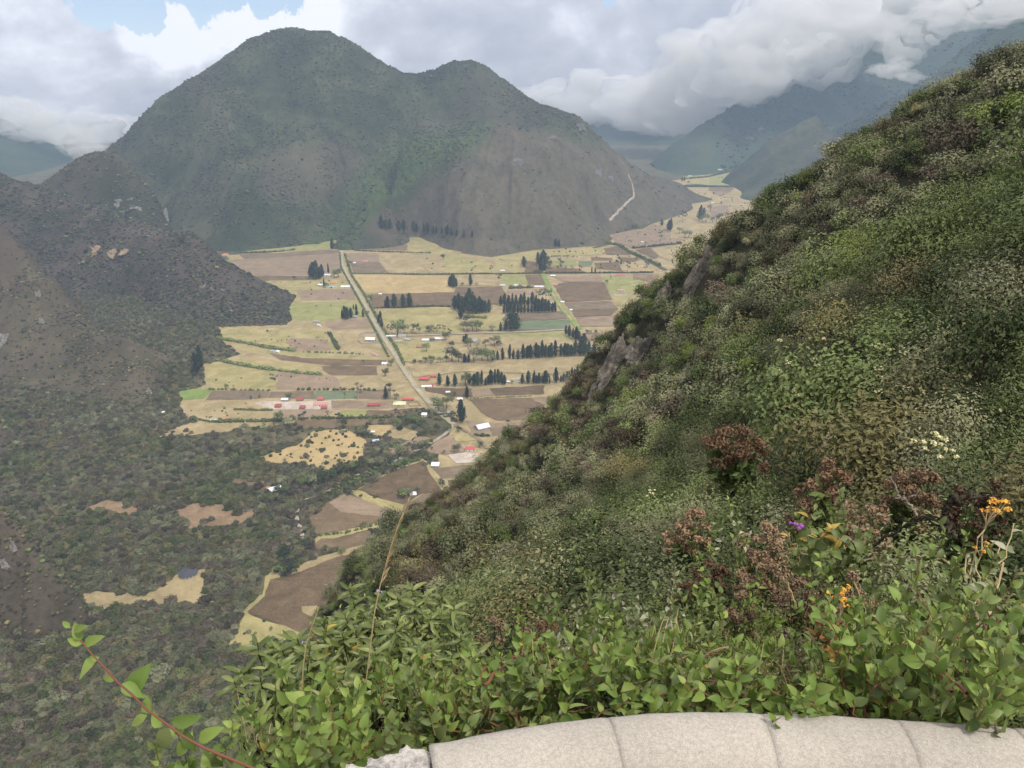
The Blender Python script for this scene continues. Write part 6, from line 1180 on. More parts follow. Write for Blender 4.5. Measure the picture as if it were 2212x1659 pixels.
def stems_plant(name, label, cat, group, base, tips, leaf='oval', size=.055, gap=.045, stem=M_redstem, rad=.0022, pair=True, start=.25, spread=.8, upface=.6, mixk=None, mixp=.08, whorl=0, droop=0., sag=.0, seed=0):
    """stems rise from the base to the tips and bear leaves as parts"""
    r = np.random.default_rng(seed); base = np.array(base, float); e = empty(name, tuple(base)); tag(e, label, cat, group); tubes = []
    for tp in tips:
        tp = np.array(tp, float) - base; b0 = np.array([r.normal()*.03, r.normal()*.03, 0]); pts = bend(b0, tp, 10, sag, r, .05); L = np.linalg.norm(np.diff(pts, axis=0), axis=1).sum()
        tubes.append(tube(pts, np.linspace(rad*1.5, rad*.5, 10), 5)); n = max(2, int(L*(1 - start)/gap))
        for i in range(n):
            t = start + (1 - start)*(i + .6)/n; f = t*9; j = min(8, int(f)); p = pts[j] + (pts[j+1] - pts[j])*(f - j); ax = unit(pts[j+1] - pts[j])
            a0 = r.uniform(0, 6.28) if not pair else i*1.7 + r.normal()*.3; side = unit(np.cross(ax, [.2, .3, .93])); oth = np.cross(ax, side)
            for s in ((0, math.pi) if pair else (0,)):
                out = side*math.cos(a0 + s) + oth*math.sin(a0 + s); d = unit(out*spread + ax*r.uniform(.35, 1.0) + r.normal(size=3)*.15 + [0, 0, .15 - droop])
                face = unit(np.array([0, -.75, upface]) + ax*.3 + r.normal(size=3)*.4); k = leaf
                if mixk and r.uniform() < mixp: k = mixk
                leaf_obj(e, k, p, d, size*r.uniform(.6, 1.2)*(1.1 - .35*t), face, r)
        if whorl:
            ax = unit(pts[-1] - pts[-2])
            for q in range(whorl):
                a0 = q*2.4; side = unit(np.cross(ax, [.2, .3, .93])); oth = np.cross(ax, side); d = unit((side*math.cos(a0) + oth*math.sin(a0))*1.0 + ax*(.15 + .9*q/whorl) - [0, 0, droop])
                leaf_obj(e, leaf, pts[-1] - ax*.012*(whorl - q)*.6, d, size*r.uniform(.75, 1.15), unit(np.array([0, -.5, .8]) + r.normal(size=3)*.2), r)
    V, Fc = merge(tubes); me = np_mesh('stem', V, Fc); link('stem', me, stem, e); return e
def P3(u, v, r): return at(u, v, r)
# broad-leaved sprawling shrubs in a band behind the coping
band = [(1, 440, 1640, 1.30), (1, 500, 1600, 1.35), (1, 560, 1560, 1.42), (1, 520, 1660, 1.2), (1, 640, 1600, 1.36), (1, 620, 1530, 1.55), (1, 700, 1560, 1.5), (1, 720, 1630, 1.28), (1, 770, 1520, 1.6), (1, 810, 1590, 1.38), (1, 860, 1540, 1.5), (1, 890, 1490, 1.75), (1, 950, 1570, 1.38), (1, 960, 1510, 1.6), (0, 1010, 1540, 1.45), (1, 1040, 1480, 1.8), (1, 1080, 1530, 1.45), (1, 1120, 1460, 1.85),
    (1, 1150, 1510, 1.5), (1, 1190, 1440, 2.0), (1, 1220, 1500, 1.5), (1, 1250, 1430, 2.1), (1, 1290, 1480, 1.55), (1, 1330, 1450, 1.9), (1, 1370, 1500, 1.42), (1, 1400, 1440, 1.9), (0, 1450, 1490, 1.42), (1, 1480, 1440, 1.75), (0, 1530, 1490, 1.42), (1, 1560, 1450, 1.7), (1, 1610, 1490, 1.40), (1, 1690, 1470, 1.5), (1, 1720, 1420, 1.8), (1, 1780, 1480, 1.42), (1, 1830, 1430, 1.65), (1, 1880, 1480, 1.42),
    (1, 1900, 1380, 1.9), (1, 1950, 1440, 1.55), (1, 1980, 1460, 1.48), (1, 2030, 1380, 1.8), (1, 2060, 1450, 1.5), (1, 2110, 1460, 1.5), (1, 2130, 1400, 1.65), (1, 2180, 1460, 1.42), (1, 2200, 1340, 1.8), (1, 2230, 1470, 1.5), (1, 2240, 1280, 1.9), (1, 2150, 1320, 2.0), (1, 1990, 1330, 2.3), (1, 1700, 1360, 2.3), (1, 1820, 1350, 2.4)]
band += [(1, u_, v_, rr_) for u_, v_, rr_ in ((985, 1545, 1.42), (1070, 1500, 1.6), (1130, 1540, 1.40), (1165, 1475, 1.8), (1210, 1530, 1.38), (1270, 1515, 1.40), (1320, 1490, 1.55), (1350, 1515, 1.36), (1420, 1480, 1.5), (1430, 1510, 1.34), (1510, 1465, 1.6), (1550, 1500, 1.34), (1590, 1470, 1.5), (1650, 1500, 1.34), (1740, 1500, 1.34), (1820, 1500, 1.34), (1100, 1420, 2.1), (1000, 1450, 1.9), (1300, 1410, 2.2), (1230, 1455, 1.85))]
band = sorted(band, key=lambda t: t[1])
r6 = np.random.default_rng(66)
for i, (br_, u, v, rr) in enumerate(band):
    if r6.uniform() < (.5 if 1500 < u < 1780 else .12): continue
    v += r6.uniform(-34, 22)*(1 if v < 1515 else .4); b = P3(u + r6.normal()*10, v, rr + .04); gz = ground(b[0], b[1]); tip0 = P3(u, v, rr); base = np.array([b[0], b[1] + .03, max(min(gz, tip0[2] - .12), tip0[2] - .42)])
    tips = [tip0 + [r6.uniform(-.16, .16), r6.uniform(-.03, .18), r6.uniform(-.08, .05)] for _ in range(6)]
    k = 'oval' if r6.uniform() < .78 else 'ovald'; sec = 'over the drop at left' if u < 700 else 'left of the coping end' if u < 930 else 'behind the left half of the coping' if u < 1500 else 'behind the middle of the coping' if u < 1850 else 'at the right end of the coping'
    _bc = globals().setdefault('_BC', {}); _bc[(k, sec)] = _bc.get((k, sec), 0) + 1
    stems_plant('oval_leaved_shrub', f'{ORD[_bc[(k, sec)]-1]} {"bright" if k == "oval" else "dark"} oval leaved shrub from the left, {sec}', 'shrub', 'oval leaved shrubs crowding behind the parapet', base, tips, k, .046, .036, M_redstem if r6.uniform() < .5 else M_greenstem, mixk=['yellow', 'lance', 'ovald', 'oval', 'lance'][i % 5], mixp=[.05, .5, .35, .3, .25][i % 5], seed=1000 + i, start=.12)
# low undergrowth that closes the bank between them
lfu, bru = shrub_parts(770, 5200, .085, .5, 14, 1.0, cr=(.25, .5), loose=.5); UG = [plant_mesh('bank_undergrowth', lfu, bru, ML['lf2']), plant_mesh('bank_undergrowth', *shrub_parts(771, 4600, .070, .5, 14, 1.0, loose=.5), ML['dark']), plant_mesh('bank_undergrowth', *shrub_parts(772, 4200, .075, .35, 12, 1.1, loose=.6), ML['olive']), plant_mesh('bank_undergrowth', *shrub_parts(773, 4600, .080, .4, 12, 1.0, loose=.5), ML['bright']), plant_mesh('bank_undergrowth', *shrub_parts(774, 3000, .05, .3, 12, 1.1, loose=.6), ML['brown'])]
x, y = grid_pts(-5, 8, 1.25, 6.5, .26, rng); r_ = np.hypot(x, y); z = H_slope(x, y); P = np.stack([x, y, z], 1); u, v, d = project(P); kk = rng.uniform(size=len(x)) < np.clip(.55 + 1.1*fbm(x, y, .9, 3, 611), .1, 1); x, y, r_, z, P, u, v, d = [q[kk] for q in (x, y, r_, z, P, u, v, d)]; ybank = np.interp(x, OUT[:, 0], OUT[:, 1])
k = in_view(P, 250) & (r_ > 1.38) & (y > ybank + .16) & ~((u < 560) & (v > 1150)) & ~((u < 860) & (r_ > 2.6)); x, y, z, r_ = x[k], y[k], z[k], r_[k]
rad = np.where(r_ < 2.0, .72, 1)*np.clip(.07 + .06*r_, .14, .40)*rng.lognormal(0, .25, len(x)); put('bank_undergrowth', x, y, z, rad, UG, rng.choice([0, 1, 2, 3, 2, 1, 4], len(x)), .15)
# whorled lance-leaved shrubs on the left edge of the bank
lance = [(735, 1300, 3.3, 60), (790, 1355, 3.2, 60), (700, 1380, 3.0, 50), (860, 1330, 3.3, 60), (905, 1300, 3.4, 55), (930, 1370, 3.2, 60), (820, 1420, 2.9, 60), (610, 1375, 2.9, 55), (590, 1440, 2.7, 50), (660, 1440, 2.7, 50), (740, 1450, 2.7, 50), (880, 1430, 2.8, 50), (560, 1480, 2.5, 40), (960, 1440, 2.7, 40)]
LL = ['tallest lance leaved shrub left of the long grass stalk', 'lance leaved shrub with one orange leaf beneath the tallest', 'lance leaved shrub below the small purple flower', 'lance leaved shrub just right of the grass stalk', 'lance leaved shrub with upright whorls at the dark slope edge', 'lance leaved shrub nearest the rusty seed heads', 'lance leaved shrub with dark bare stems in the middle of its clump', 'lance leaved shrub at the left end of its clump, against the stubble field', 'small lance leaved shrub leaning left over the forest', 'lance leaved shrub beside the short grass stalk', 'lance leaved shrub behind the short grass stalk', 'low lance leaved shrub under the upright whorls', 'lowest lance leaved shrub at far left of the clump', 'low lance leaved shrub touching the oval leaved plants']
for i, (u, v, rr, s) in enumerate(lance):
    tip0 = P3(u, v, rr); base = tip0 + [r6.normal()*.08, .05, -.75]; tips = [tip0 + [r6.uniform(-.18, .18), r6.uniform(-.18, .18), r6.uniform(-.32, .04)] for _ in range(11)]
    stems_plant('lance_leaved_shrub', LL[i], 'shrub', None, base, tips, 'lance', .085, .045, M_black, .004, pair=False, start=.35, whorl=9, droop=.35, mixk='yellow', mixp=.05, seed=1200 + i)
# the arching reddish stem reaching out over the valley on the left
A = [(150, 1352), (165, 1372), (180, 1390), (200, 1415), (225, 1440), (250, 1470), (285, 1500), (320, 1535), (355, 1560), (395, 1590), (440, 1615), (500, 1640), (560, 1665)]
pts = np.array([P3(u, v, 1.42 - .012*i) for i, (u, v) in enumerate(A)]); e = empty('arching_branch', tuple(pts[-1])); tag(e, 'long reddish stem with paired oval leaves reaching over the valley at left', 'branch')
V, Fc = tube(pts - pts[-1], np.linspace(.0010, .0030, len(pts)), 6); link('stem', np_mesh('stem', V, Fc, smooth=True), M_redstem, e)
def at_px(u, v, r=1.40): return P3(u, v, r) - pts[-1]
right, upv, fwd = np.array([1, 0, 0]), np.array([0, SP, CP]), np.array([0, CP, -SP])
for u, v, du, dv, L, k in [(215, 1420, -45, 45, .050, 'oval'), (250, 1468, -60, -6, .022, 'oval'), (262, 1478, 42, 25, .040, 'oval'), (280, 1495, 36, -50, .056, 'oval'), (290, 1500, 30, 5, .022, 'oval'), (318, 1545, -34, 22, .034, 'oval'), (320, 1542, -4, -30, .030, 'oval'), (350, 1570, -16, -20, .032, 'oval'), (372, 1560, 55, -10, .052, 'oval'), (400, 1575, 20, 45, .046, 'oval'), (365, 1572, -20, 50, .045, 'ovald'), (182, 1392, 42, -18, .034, 'oval'), (178, 1390, -28, -8, .026, 'oval'), (176, 1382, -20, -45, .03, 'oval'), (160, 1362, 22, -8, .022, 'oval'), (152, 1355, -14, -10, .016, 'oval'), (430, 1600, 50, -28, .05, 'oval'), (440, 1615, 30, 35, .05, 'ovald'), (410, 1598, -25, 30, .04, 'oval')]:
    d = right*du - upv*dv; leaf_obj(e, k, at_px(u, v), d, L*1.2, -fwd + np.array([0, 0, .5]) + r6.normal(size=3)*.25, r6)
# long dry grass stalks
def grass_stalk(label, line, rr, head_from, sz=.02):
    pts = np.array([P3(u, v, rr) for u, v in line]); e = empty('grass_stalk', tuple(pts[0])); tag(e, label, 'grass stalk')
    V, Fc = tube(pts - pts[0], np.linspace(.0024, .0008, len(pts)), 5); link('stem', np_mesh('stem', V, Fc), M_straw, e)
    seg = pts[head_from:] - pts[0]; n = 70; r = np.random.default_rng(3); t = np.sort(r.uniform(0, 1, n)); f = t*(len(seg) - 1); j = np.minimum(f.astype(int), len(seg) - 2); c = seg[j] + (seg[j+1] - seg[j])*(f - j)[:, None]; ax = unit(seg[-1] - seg[0])
    d = unit(ax*1.0 + right*r.uniform(-.05, .38, (n, 1)) + r.normal(size=(n, 3))*.06); T = d; N = unit(np.cross(T, fwd) + r.normal(size=(n, 3))*.5); B = np.cross(N, T); s = (sz*r.uniform(.7, 1.3, n)*(1.15 - .6*t))[:, None]
    V = np.stack([c, c + T*s*.5 + B*s*.13, c + T*s, c + T*s*.5 - B*s*.13], 1).reshape(-1, 3); q = np.arange(n)[:, None]*4; Fc = np.concatenate([q + [[0, 1, 2]], q + [[0, 2, 3]]])
    o = link('seed_head', np_mesh('seed_head', V, Fc), M_straw, e); o['kind'] = 'stuff'
grass_stalk('tall straw coloured grass stalk crossing the dark slope edge', [(778, 1560), (790, 1480), (800, 1400), (808, 1330), (820, 1270), (836, 1210), (848, 1170), (862, 1130), (876, 1100), (889, 1070)], 1.75, 4, .034)
grass_stalk('shorter straw grass stalk in front of the lance leaved shrubs', [(650, 1590), (652, 1520), (655, 1440), (662, 1390), (675, 1350), (689, 1312)], 1.7, 3, .016)
grass_stalk('bent dry grass head among leaves behind the middle of the coping', [(1390, 1480), (1420, 1445), (1450, 1430), (1485, 1418)], 1.8, 1, .03)
grass_stalk('feathery dry grass head lying right of the dead branch', [(1500, 1440), (1515, 1420), (1540, 1405), (1575, 1402)], 1.9, 1, .045)
def grass_tuft(label, u, v, rr, n, L, m, seed):
    r = np.random.default_rng(seed); b = P3(u, v, rr); e = empty('grass_tuft', tuple(b)); tag(e, label, 'grass', 'grass tufts among the plants behind the parapet')
    for i in range(n):
        a = r.uniform(0, 6.28); l = L*r.uniform(.5, 1.15); tip = np.array([math.cos(a)*l*r.uniform(.15, .75), math.sin(a)*l*.4, l*r.uniform(.35, 1.0)]); p0 = r.normal(size=3)*[.02, .02, .005]; k = 6; t = np.linspace(0, 1, k)[:, None]
        pts = p0 + tip*t + np.array([0, 0, 1])*np.sin(t*np.pi)*l*.16; w = .0014*(1 - t**2*.9); s = unit(np.cross(tip, [0, 1, .3])); V = np.concatenate([pts - s*w, pts + s*w]); Fc = [[j, j+1, k+j+1, k+j] for j in range(k-1)]
        o = link('blade', np_mesh('blade', V, Fc), m, e)
for i in range(18):
    u_, = [r6.uniform(520, 2200)]; v_ = np.interp(u_, [500, 925, 1490, 2212], [1560, 1520, 1440, 1440]) - r6.uniform(-40, 90); q_ = r6.uniform() < .6
    grass_tuft(('dry straw coloured' if q_ else 'green') + ' grass tuft among leaves ' + ('left of the coping' if u_ < 925 else 'behind the left half of the coping' if u_ < 1500 else 'behind the right half of the coping'), u_, v_ + 25, r6.uniform(1.5, 2.0), 8, .13, M_straw if q_ else ML['lf1'], 500 + i)
# rusty seed-headed shrubs
def rust_shrub(label, u, v, rr, w, h, seed):
    r = np.random.default_rng(seed); top = P3(u, v, rr); base = top - [0, 0, h]; e = empty('seeding_shrub', tuple(base)); tag(e, label, 'shrub')
    w *= .72; n = 26; tubes, C = [], []
    for i in range(n):
        a = r.uniform(0, 6.28); q = math.sqrt(r.uniform())*w; c = np.array([math.cos(a)*q, math.sin(a)*q*.7, h*r.uniform(.55, 1.0)*(1 - .25*(q/w)**2)]); C.append(c)
        tubes.append(tube(bend(np.array([r.normal()*.03, r.normal()*.03, 0]), c, 6, .03, r), np.linspace(.005, .0018, 6), 4))
    link('stem', np_mesh('stem', *merge(tubes)), M_black, e); C = np.array(C); m = 2200; pick = r.integers(0, n, m); d = unit(r.normal(size=(m, 3)) + [0, 0, .25]); P_ = C[pick] + d*(w*.25*r.uniform(0, 1, (m, 1))**.5)*[1, 1, .8]
    o = link('seed_heads', np_mesh('seed_heads', *leaf_quads(P_, d + r.normal(size=d.shape)*.6, (.0058)*rr, .5, r)), ML['rust'], e); o['kind'] = 'stuff'
    m = 420; pick = r.integers(0, n, m); P_ = C[pick]*r.uniform(.3, .85, (m, 1)) + r.normal(size=(m, 3))*w*.18; d = unit(r.normal(size=(m, 3)))
    o = link('foliage', np_mesh('foliage', *leaf_quads(P_, d + [0, -.3, .6], .017*rr, .4, r, droop=.6)), ML['lf2'], e); o['kind'] = 'stuff'
for a in [('rusty seed headed shrub right of the lance leaved clump, left half', 1085, 1325, 4.3, .26, .9, 41), ('rusty seed headed shrub right of the lance leaved clump, right half', 1175, 1345, 4.4, .24, .8, 42), ('tall rusty seed headed shrub below the deep green slope bushes', 1495, 1080, 8.5, .40, 1.5, 43), ('brown seed headed shrub left of the purple flower', 1665, 1105, 5.6, .32, 1.2, 44), ('brown seed headed shrub under the purple flower', 1650, 1190, 5.0, .26, 1.0, 45), ('brown feathery shrub above the drooping yellow branch', 1790, 985, 8.0, .45, 1.6, 46), ('brown feathery shrub in the middle right of the slope', 1990, 990, 8.2, .45, 1.4, 47), ('small rusty shrub at the left foot of the slope thicket', 1600, 915, 14, .9, 1.6, 48), ('thin brown shrub left of the pale leaved stems', 1440, 1360, 4.0, .16, .6, 49), ('light brown seeding shrub between purple flower and orange flowers', 1740, 1240, 4.2, .22, .9, 50), ('light brown seeding shrub left of the centre pale leaves', 1530, 1180, 5.5, .26, 1.1, 51), ('tall dry seeding shrub above the forked dead twig', 1890, 1060, 6.5, .34, 1.3, 52), ('dry seeding shrub at the right edge under the bright leaves', 2130, 1030, 6.5, .34, 1.2, 53), ('small dry seeding shrub under the drooping branch', 1850, 1235, 3.8, .18, .8, 54), ('dry seeding shrub in the centre above the bent grass head', 1600, 1275, 3.8, .20, .8, 55)]: rust_shrub(*a)
# flower heads
M_or, _nt, _b = mat('orange_petals', .6, .2); _nt.put(_b.inputs['Base Color'], _nt.ramp(_nt.new('ShaderNodeNewGeometry').outputs['Random Per Island'], [(.2, (.52, .22, .03)), (.8, (.70, .40, .06))]))
M_pu, _nt, _b = mat('purple_petals', .6, .2); _b.inputs['Base Color'].default_value = (.42, .09, .55, 1)
M_li, _nt, _b = mat('pale_lilac_petals', .6, .2); _b.inputs['Base Color'].default_value = (.45, .42, .70, 1)
M_cr, _nt, _b = mat('cream_flower', .7, .2); _nt.put(_b.inputs['Base Color'], _nt.ramp(_nt.new('ShaderNodeNewGeometry').outputs['Random Per Island'], [(.2, (.42, .40, .18)), (.8, (.66, .62, .38))]))
def flower(label, u, v, rr, m, px=30, n=90, stem=True, h=.5, flat=.35, seed=1, cat='flower'):
    r = np.random.default_rng(seed); s = px/F*rr/CP*.38; c = P3(u, v, rr); base = c - [r.normal()*.03, 0, h]; e = empty('flowering_stem', tuple(base)); tag(e, label, cat); top = c - base; k = 6
    hubs = top + r.normal(size=(k, 3))*[s, s, s*.45]; tubes = [tube(bend(np.zeros(3), top*.85, 6, 0, r), np.linspace(.004, .0025, 6), 5)] + [tube(bend(top*.85, q, 3, 0, r), [.002, .0018, .0015], 4) for q in hubs]
    link('stem', np_mesh('stem', *merge(tubes)), M_straw if m is M_or else M_greenstem, e)
    for q in hubs:
        d = unit(r.normal(size=(n//k, 3)) + [0, -.3, .8]); P_ = q + d*[s*.55, s*.55, s*flat]*r.uniform(.4, 1, (n//k, 1)); link('flower_head', np_mesh('flower_head', *leaf_quads(P_, d + [0, -.3, .6], s*.42, .8, r)), m, e)['kind'] = 'stuff'
for a in [('orange flower cluster high at the right edge', 2148, 1088, 3.4, M_or, 38), ('pale yellow flower cluster just left below the orange one', 2140, 1110, 3.5, M_or, 24), ('orange flower tuft above the pale felted leaves', 2125, 1178, 3.0, M_or, 22), ('orange flower cluster beside withered leaves', 1805, 1282, 2.8, M_or, 36), ('little orange flower under the larger orange cluster', 1822, 1306, 2.7, M_or, 20), ('orange flowers on the dry plant above the coping', 1775, 1335, 2.5, M_or, 22), ('single vivid purple flower between brown seed heads', 1718, 1130, 5.0, M_pu, 22), ('small lilac flower beside the tall grass stalk', 818, 1280, 3.6, M_li, 14), ('small lilac flower in the lance leaved clump', 660, 1385, 2.8, M_li, 10), ('cream flower cluster at the edge of the dark hollow', 2010, 955, 9.0, M_cr, 40), ('lower cream flower cluster near the dark hollow', 2040, 975, 9.0, M_cr, 30), ('pale blossom tuft in the green slope bushes', 1405, 1065, 16, M_cr, 18)]:
    flower(a[0], *a[1:5], px=a[5], seed=int(a[1]), h=.35 if a[3] < 6 else .8)
r7 = np.random.default_rng(77)
for i in range(16):
    u, v = r7.uniform(1660, 1960), r7.uniform(730, 880); flower('pale cream blossom spray on the tall green shrub of the middle slope', u, v, 20, M_cr, px=r7.uniform(7, 14), n=60, seed=100 + i, h=.5); 
    col.objects['flowering_stem' if 'flowering_stem.%03d' % (11 + i + 1) not in col.objects else 'flowering_stem.%03d' % (11 + i + 1)]['group'] = 'cream blossoms on the tall green slope shrub'
# special sprigs and branches
stems_plant('broad_leaved_sprig', 'sprig with large drooping dark leaves above the rusty seed heads', 'sprig', None, P3(1180, 1420, 3.6), [P3(1185, 1262, 3.7), P3(1160, 1290, 3.7), P3(1205, 1285, 3.6)], 'big', .11, .08, M_greenstem, .003, pair=True, start=.55, droop=.3, seed=51)
stems_plant('drooping_branch', 'drooping branch with yellowing leaves left of the dark thin branch', 'branch', None, P3(1700, 1200, 3.9), [P3(1800, 1140, 3.6), P3(1860, 1165, 3.5), P3(1760, 1110, 3.8), P3(1740, 1230, 3.7)], 'ovald', .085, .055, M_straw, .003, pair=True, start=.3, droop=.7, mixk='yellow', mixp=.22, seed=52)
stems_plant('yellow_leaved_sprig', 'sprig with yellow and cream leaves just right of the purple flower', 'sprig', None, P3(1730, 1230, 4.4), [P3(1745, 1150, 4.4), P3(1720, 1165, 4.4), P3(1700, 1150, 4.5)], 'yellow', .055, .07, M_greenstem, .004, start=.4, mixk='pale', mixp=.4, seed=53)
stems_plant('felted_shrub', 'shrub with pale felted leaves hanging under the orange flower tuft', 'shrub', None, P3(2125, 1330, 2.6), [P3(2105, 1205, 2.7), P3(2140, 1220, 2.7), P3(2115, 1270, 2.6), P3(2160, 1180, 2.8), P3(2190, 1130, 2.9)], 'pale', .060, .065, M_straw, .003, start=.3, droop=.8, mixk='ovald', mixp=.4, seed=54)
stems_plant('pale_leaved_shrub', 'pale grey green leaved shrub in the centre, left of the brown seed heads', 'shrub', None, P3(1580, 1210, 5.0), [P3(1570, 1075, 5.2), P3(1600, 1110, 5.0), P3(1545, 1130, 5.0), P3(1620, 1150, 4.9), P3(1530, 1180, 4.9)], 'pale', .055, .050, M_greenstem, .004, start=.25, mixk='oval', mixp=.6, seed=55)
stems_plant('withered_plant', 'withered brown plant with curled leaves above the coping', 'plant', None, P3(1790, 1420, 2.3), [P3(1775, 1340, 2.4), P3(1800, 1350, 2.4), P3(1755, 1370, 2.3), P3(1820, 1380, 2.3)], 'dead', .07, .035, M_black, .003, start=.3, droop=.4, seed=56)
stems_plant('red_stemmed_runner', 'long reddish runner slanting up over the leaves left of centre', 'branch', None, P3(1010, 1490, 1.55), [P3(1090, 1420, 1.7), P3(1140, 1390, 1.75)], 'oval', .045, .05, M_redstem, .003, start=.1, seed=57)
stems_plant('red_stemmed_runner', 'reddish runner climbing to the right edge above the coping', 'branch', None, P3(2110, 1500, 1.45), [P3(2000, 1400, 1.6), P3(1890, 1330, 1.8)], 'oval', .05, .055, M_redstem, .003, start=.1, seed=58)
for i, (u, v, rr, k, lab) in enumerate([(1330, 1250, 4.5, 'ovald', 'leafy green shrub right of the large leaved sprig'), (1420, 1290, 3.6, 'pale', 'pale spotted leaved shrub in the centre of the bank'), (1480, 1330, 3.0, 'ovald', 'green shrub with dry twigs left of the lying grass head'), (1560, 1290, 3.4, 'ovald', 'round leaved shrub below the centre of the slope'), (1620, 1240, 4.0, 'oval', 'bright leaved shrub below the brown seed heads'), (1660, 1340, 2.8, 'ovald', 'dark leaved shrub left of the withered plant'), (1880, 1250, 3.2, 'oval', 'green shrub under the dark thin branch'), (1950, 1220, 3.5, 'ovald', 'dark green leafy shrub right of the drooping branch'), (2030, 1260, 3.0, 'ovald', 'leafy shrub left of the pale felted leaves'), (2200, 1200, 2.4, 'ovald', 'large leaved shrub at the right edge of the photo'), (1260, 1340, 3.4, 'pale', 'grey leaved shrub above the bright leaves in the centre'), (1390, 1370, 2.7, 'oval', 'bright green upright shrub beside the bent grass head'), (1010, 1350, 4.0, 'ovald', 'dark small shrub between lance leaves and rusty heads'), (1110, 1440, 2.6, 'oval', 'bright plant under the rusty seed heads'), (1860, 1090, 6.0, 'ovald', 'deep green shrub behind the forked dead twig'), (2080, 1190, 3.8, 'oval', 'yellow green shrub left of the orange tuft')]):
    t0 = P3(u, v, rr); s_ = rr/3; tips = [t0 + [r6.uniform(-.22, .22)*s_, r6.uniform(-.2, .2)*s_, r6.uniform(-.22, .05)*s_] for _ in range(9)]
    stems_plant('mixed_bank_shrub', lab, 'shrub', None, t0 - [0, 0, .5*s_], tips, k, .052*(.55 + .45*s_), .042*(.6 + .4*s_), M_greenstem, .003, start=.2, mixk='lance', mixp=.15, seed=1300 + i)
def twig(name, label, lines, rr, rad, m, cat='branch', dr=0):
    a0 = P3(*lines[0][0], rr); e = empty(name, tuple(a0)); tag(e, label, cat)
    for i, ln in enumerate(lines):
        pts = np.array([P3(u, v, rr + dr*j) - a0 for j, (u, v) in enumerate(ln)]); n = len(pts); pts = np.stack([np.interp(np.linspace(0, n-1, n*4), np.arange(n), pts[:, c]) for c in range(3)], 1); pts[1:-1] += r6.normal(size=(len(pts) - 2, 3))*rad*.5
        link('limb', np_mesh('limb', *tube(pts, np.linspace(rad, rad*.4, len(pts))*(1 if i == 0 else .7), 6), smooth=True), m, e)
k_ = lambda L_: [cK(*p) for p in L_]
twig('dark_thin_branch', 'dark thin dead branch crossing the bank towards the mossy trunk', [k_([(800, 1065), (900, 1000), (1040, 920), (1180, 835), (1260, 795), (1345, 778)])], 4.4, .010, M_black)
twig('forked_dead_twig', 'pale forked dead twig left of the mossy trunk', [k_([(1205, 780), (1170, 720), (1130, 670), (1060, 625), (1010, 530), (960, 420)]), k_([(1130, 670), (1085, 600), (1090, 530)]), k_([(1060, 625), (1000, 600)]), k_([(1120, 660), (1160, 600), (1210, 590)])], 5.5, .012, M_twig)
M_moss = stone_mat('mossy_dark_bark', (.055, .045, .035), (.03, .025, .02), (.10, .09, .055), 30, 1.0)
twig('mossy_bare_trunk', 'mossy dark leaning trunk of a bare shrub at right', [k_([(1480, 905), (1455, 840), (1490, 740), (1520, 650), (1560, 600)]), k_([(1440, 870), (1370, 850), (1280, 820)]), k_([(1520, 650), (1620, 600), (1760, 595), (1900, 570)]), k_([(1490, 900), (1560, 950), (1640, 970)])], 5.8, .036, M_moss, 'trunk')
twig('dead_grey_twig', 'grey dead twig rising beside the upper rusty shrub', [k_([(330, 140), (360, 70), (385, 0), (400, -60)]), k_([(350, 90), (420, 40)])], 9, .015, M_twig)
twig('dead_grey_twig', 'slanting dead twig among bushes at left of the centre bank', [[(1475, 1430), (1500, 1400), (1530, 1360), (1555, 1330)], [(1500, 1400), (1470, 1370)]], 2.8, .007, M_black)
twig('dead_grey_twig', 'long slanting twig left of the withered plant', [k_([(0, 1400), (60, 1560), (90, 1650)]), k_([(620, 1400), (680, 1560), (730, 1680)])], 2.6, .004, M_straw)
twig('dead_white_branch', 'bleached dead branch near the top of the steep slope', [[cB(1840, 425), cB(1862, 432), cB(1885, 418), cB(1900, 405)], [cB(1885, 418), cB(1905, 400), cB(1910, 390)]], 118, .20, M_twig)
# ---------------------------------------------------------------- rock faces
M_cliff = stone_mat('grey_cliff_rock', (.16, .145, .125), (.085, .075, .062), (.27, .25, .225), .35, 1.0)
M_cliff2 = stone_mat('pale_cliff_rock', (.19, .18, .165), (.095, .09, .08), (.31, .30, .28), .12, 1.0)
def cliff(label, u, v, r, w, h, seed, m=M_cliff, tilt=.35, off=.6):
    d_ = ray(u, v); t_ = np.linspace(40, 260, 900); q_ = np.outer(t_, d_); q_[:, 2] += CAMZ; b_ = q_[:, 2] < H_slope(q_[:, 0], q_[:, 1]); p = q_[int(np.argmax(b_))] if b_.any() else at(u, v, r); me = rock_mesh('rock_face', seed, w*.24, w*.17, h*.30, m, 6, .8); o = link('rock_face', me); o.location = tuple(p); o.rotation_euler = (-tilt*.5, tilt, math.atan2(-p[0], p[1])); tag(o, label, 'rock')
for a in [('tall pale grey rock face on the crest of the steep slope', 1512, 600, 156, 5.5, 15, 5), ('large grey rock face at the left edge of the steep slope', 1325, 800, 178, 9, 17, 6), ('smaller grey rock face right of the large one', 1385, 768, 170, 7, 9, 7), ('narrow streaked rock under the large rock face', 1298, 838, 182, 5, 9, 8), ('weathered rock high on the crest, right of the tall pale one', 1440, 640, 166, 6, 8, 9)]: cliff(*a)
def slope_rocks(name, label, H, spots, m):
    for i, (u, v, w, h) in enumerate(spots):
        q = hit(u, v, H); o = link(name, rock_mesh(name, 20 + i + int(u), w*.38, w*.13, h*.38, m, 5, .9)); o.location = (q[0], q[1] + w*.05, q[2] - h*.02); o.rotation_euler = (-.4, rng.uniform(-.4, .4), math.atan2(-q[0], q[1])); tag(o, label[i], 'rock')
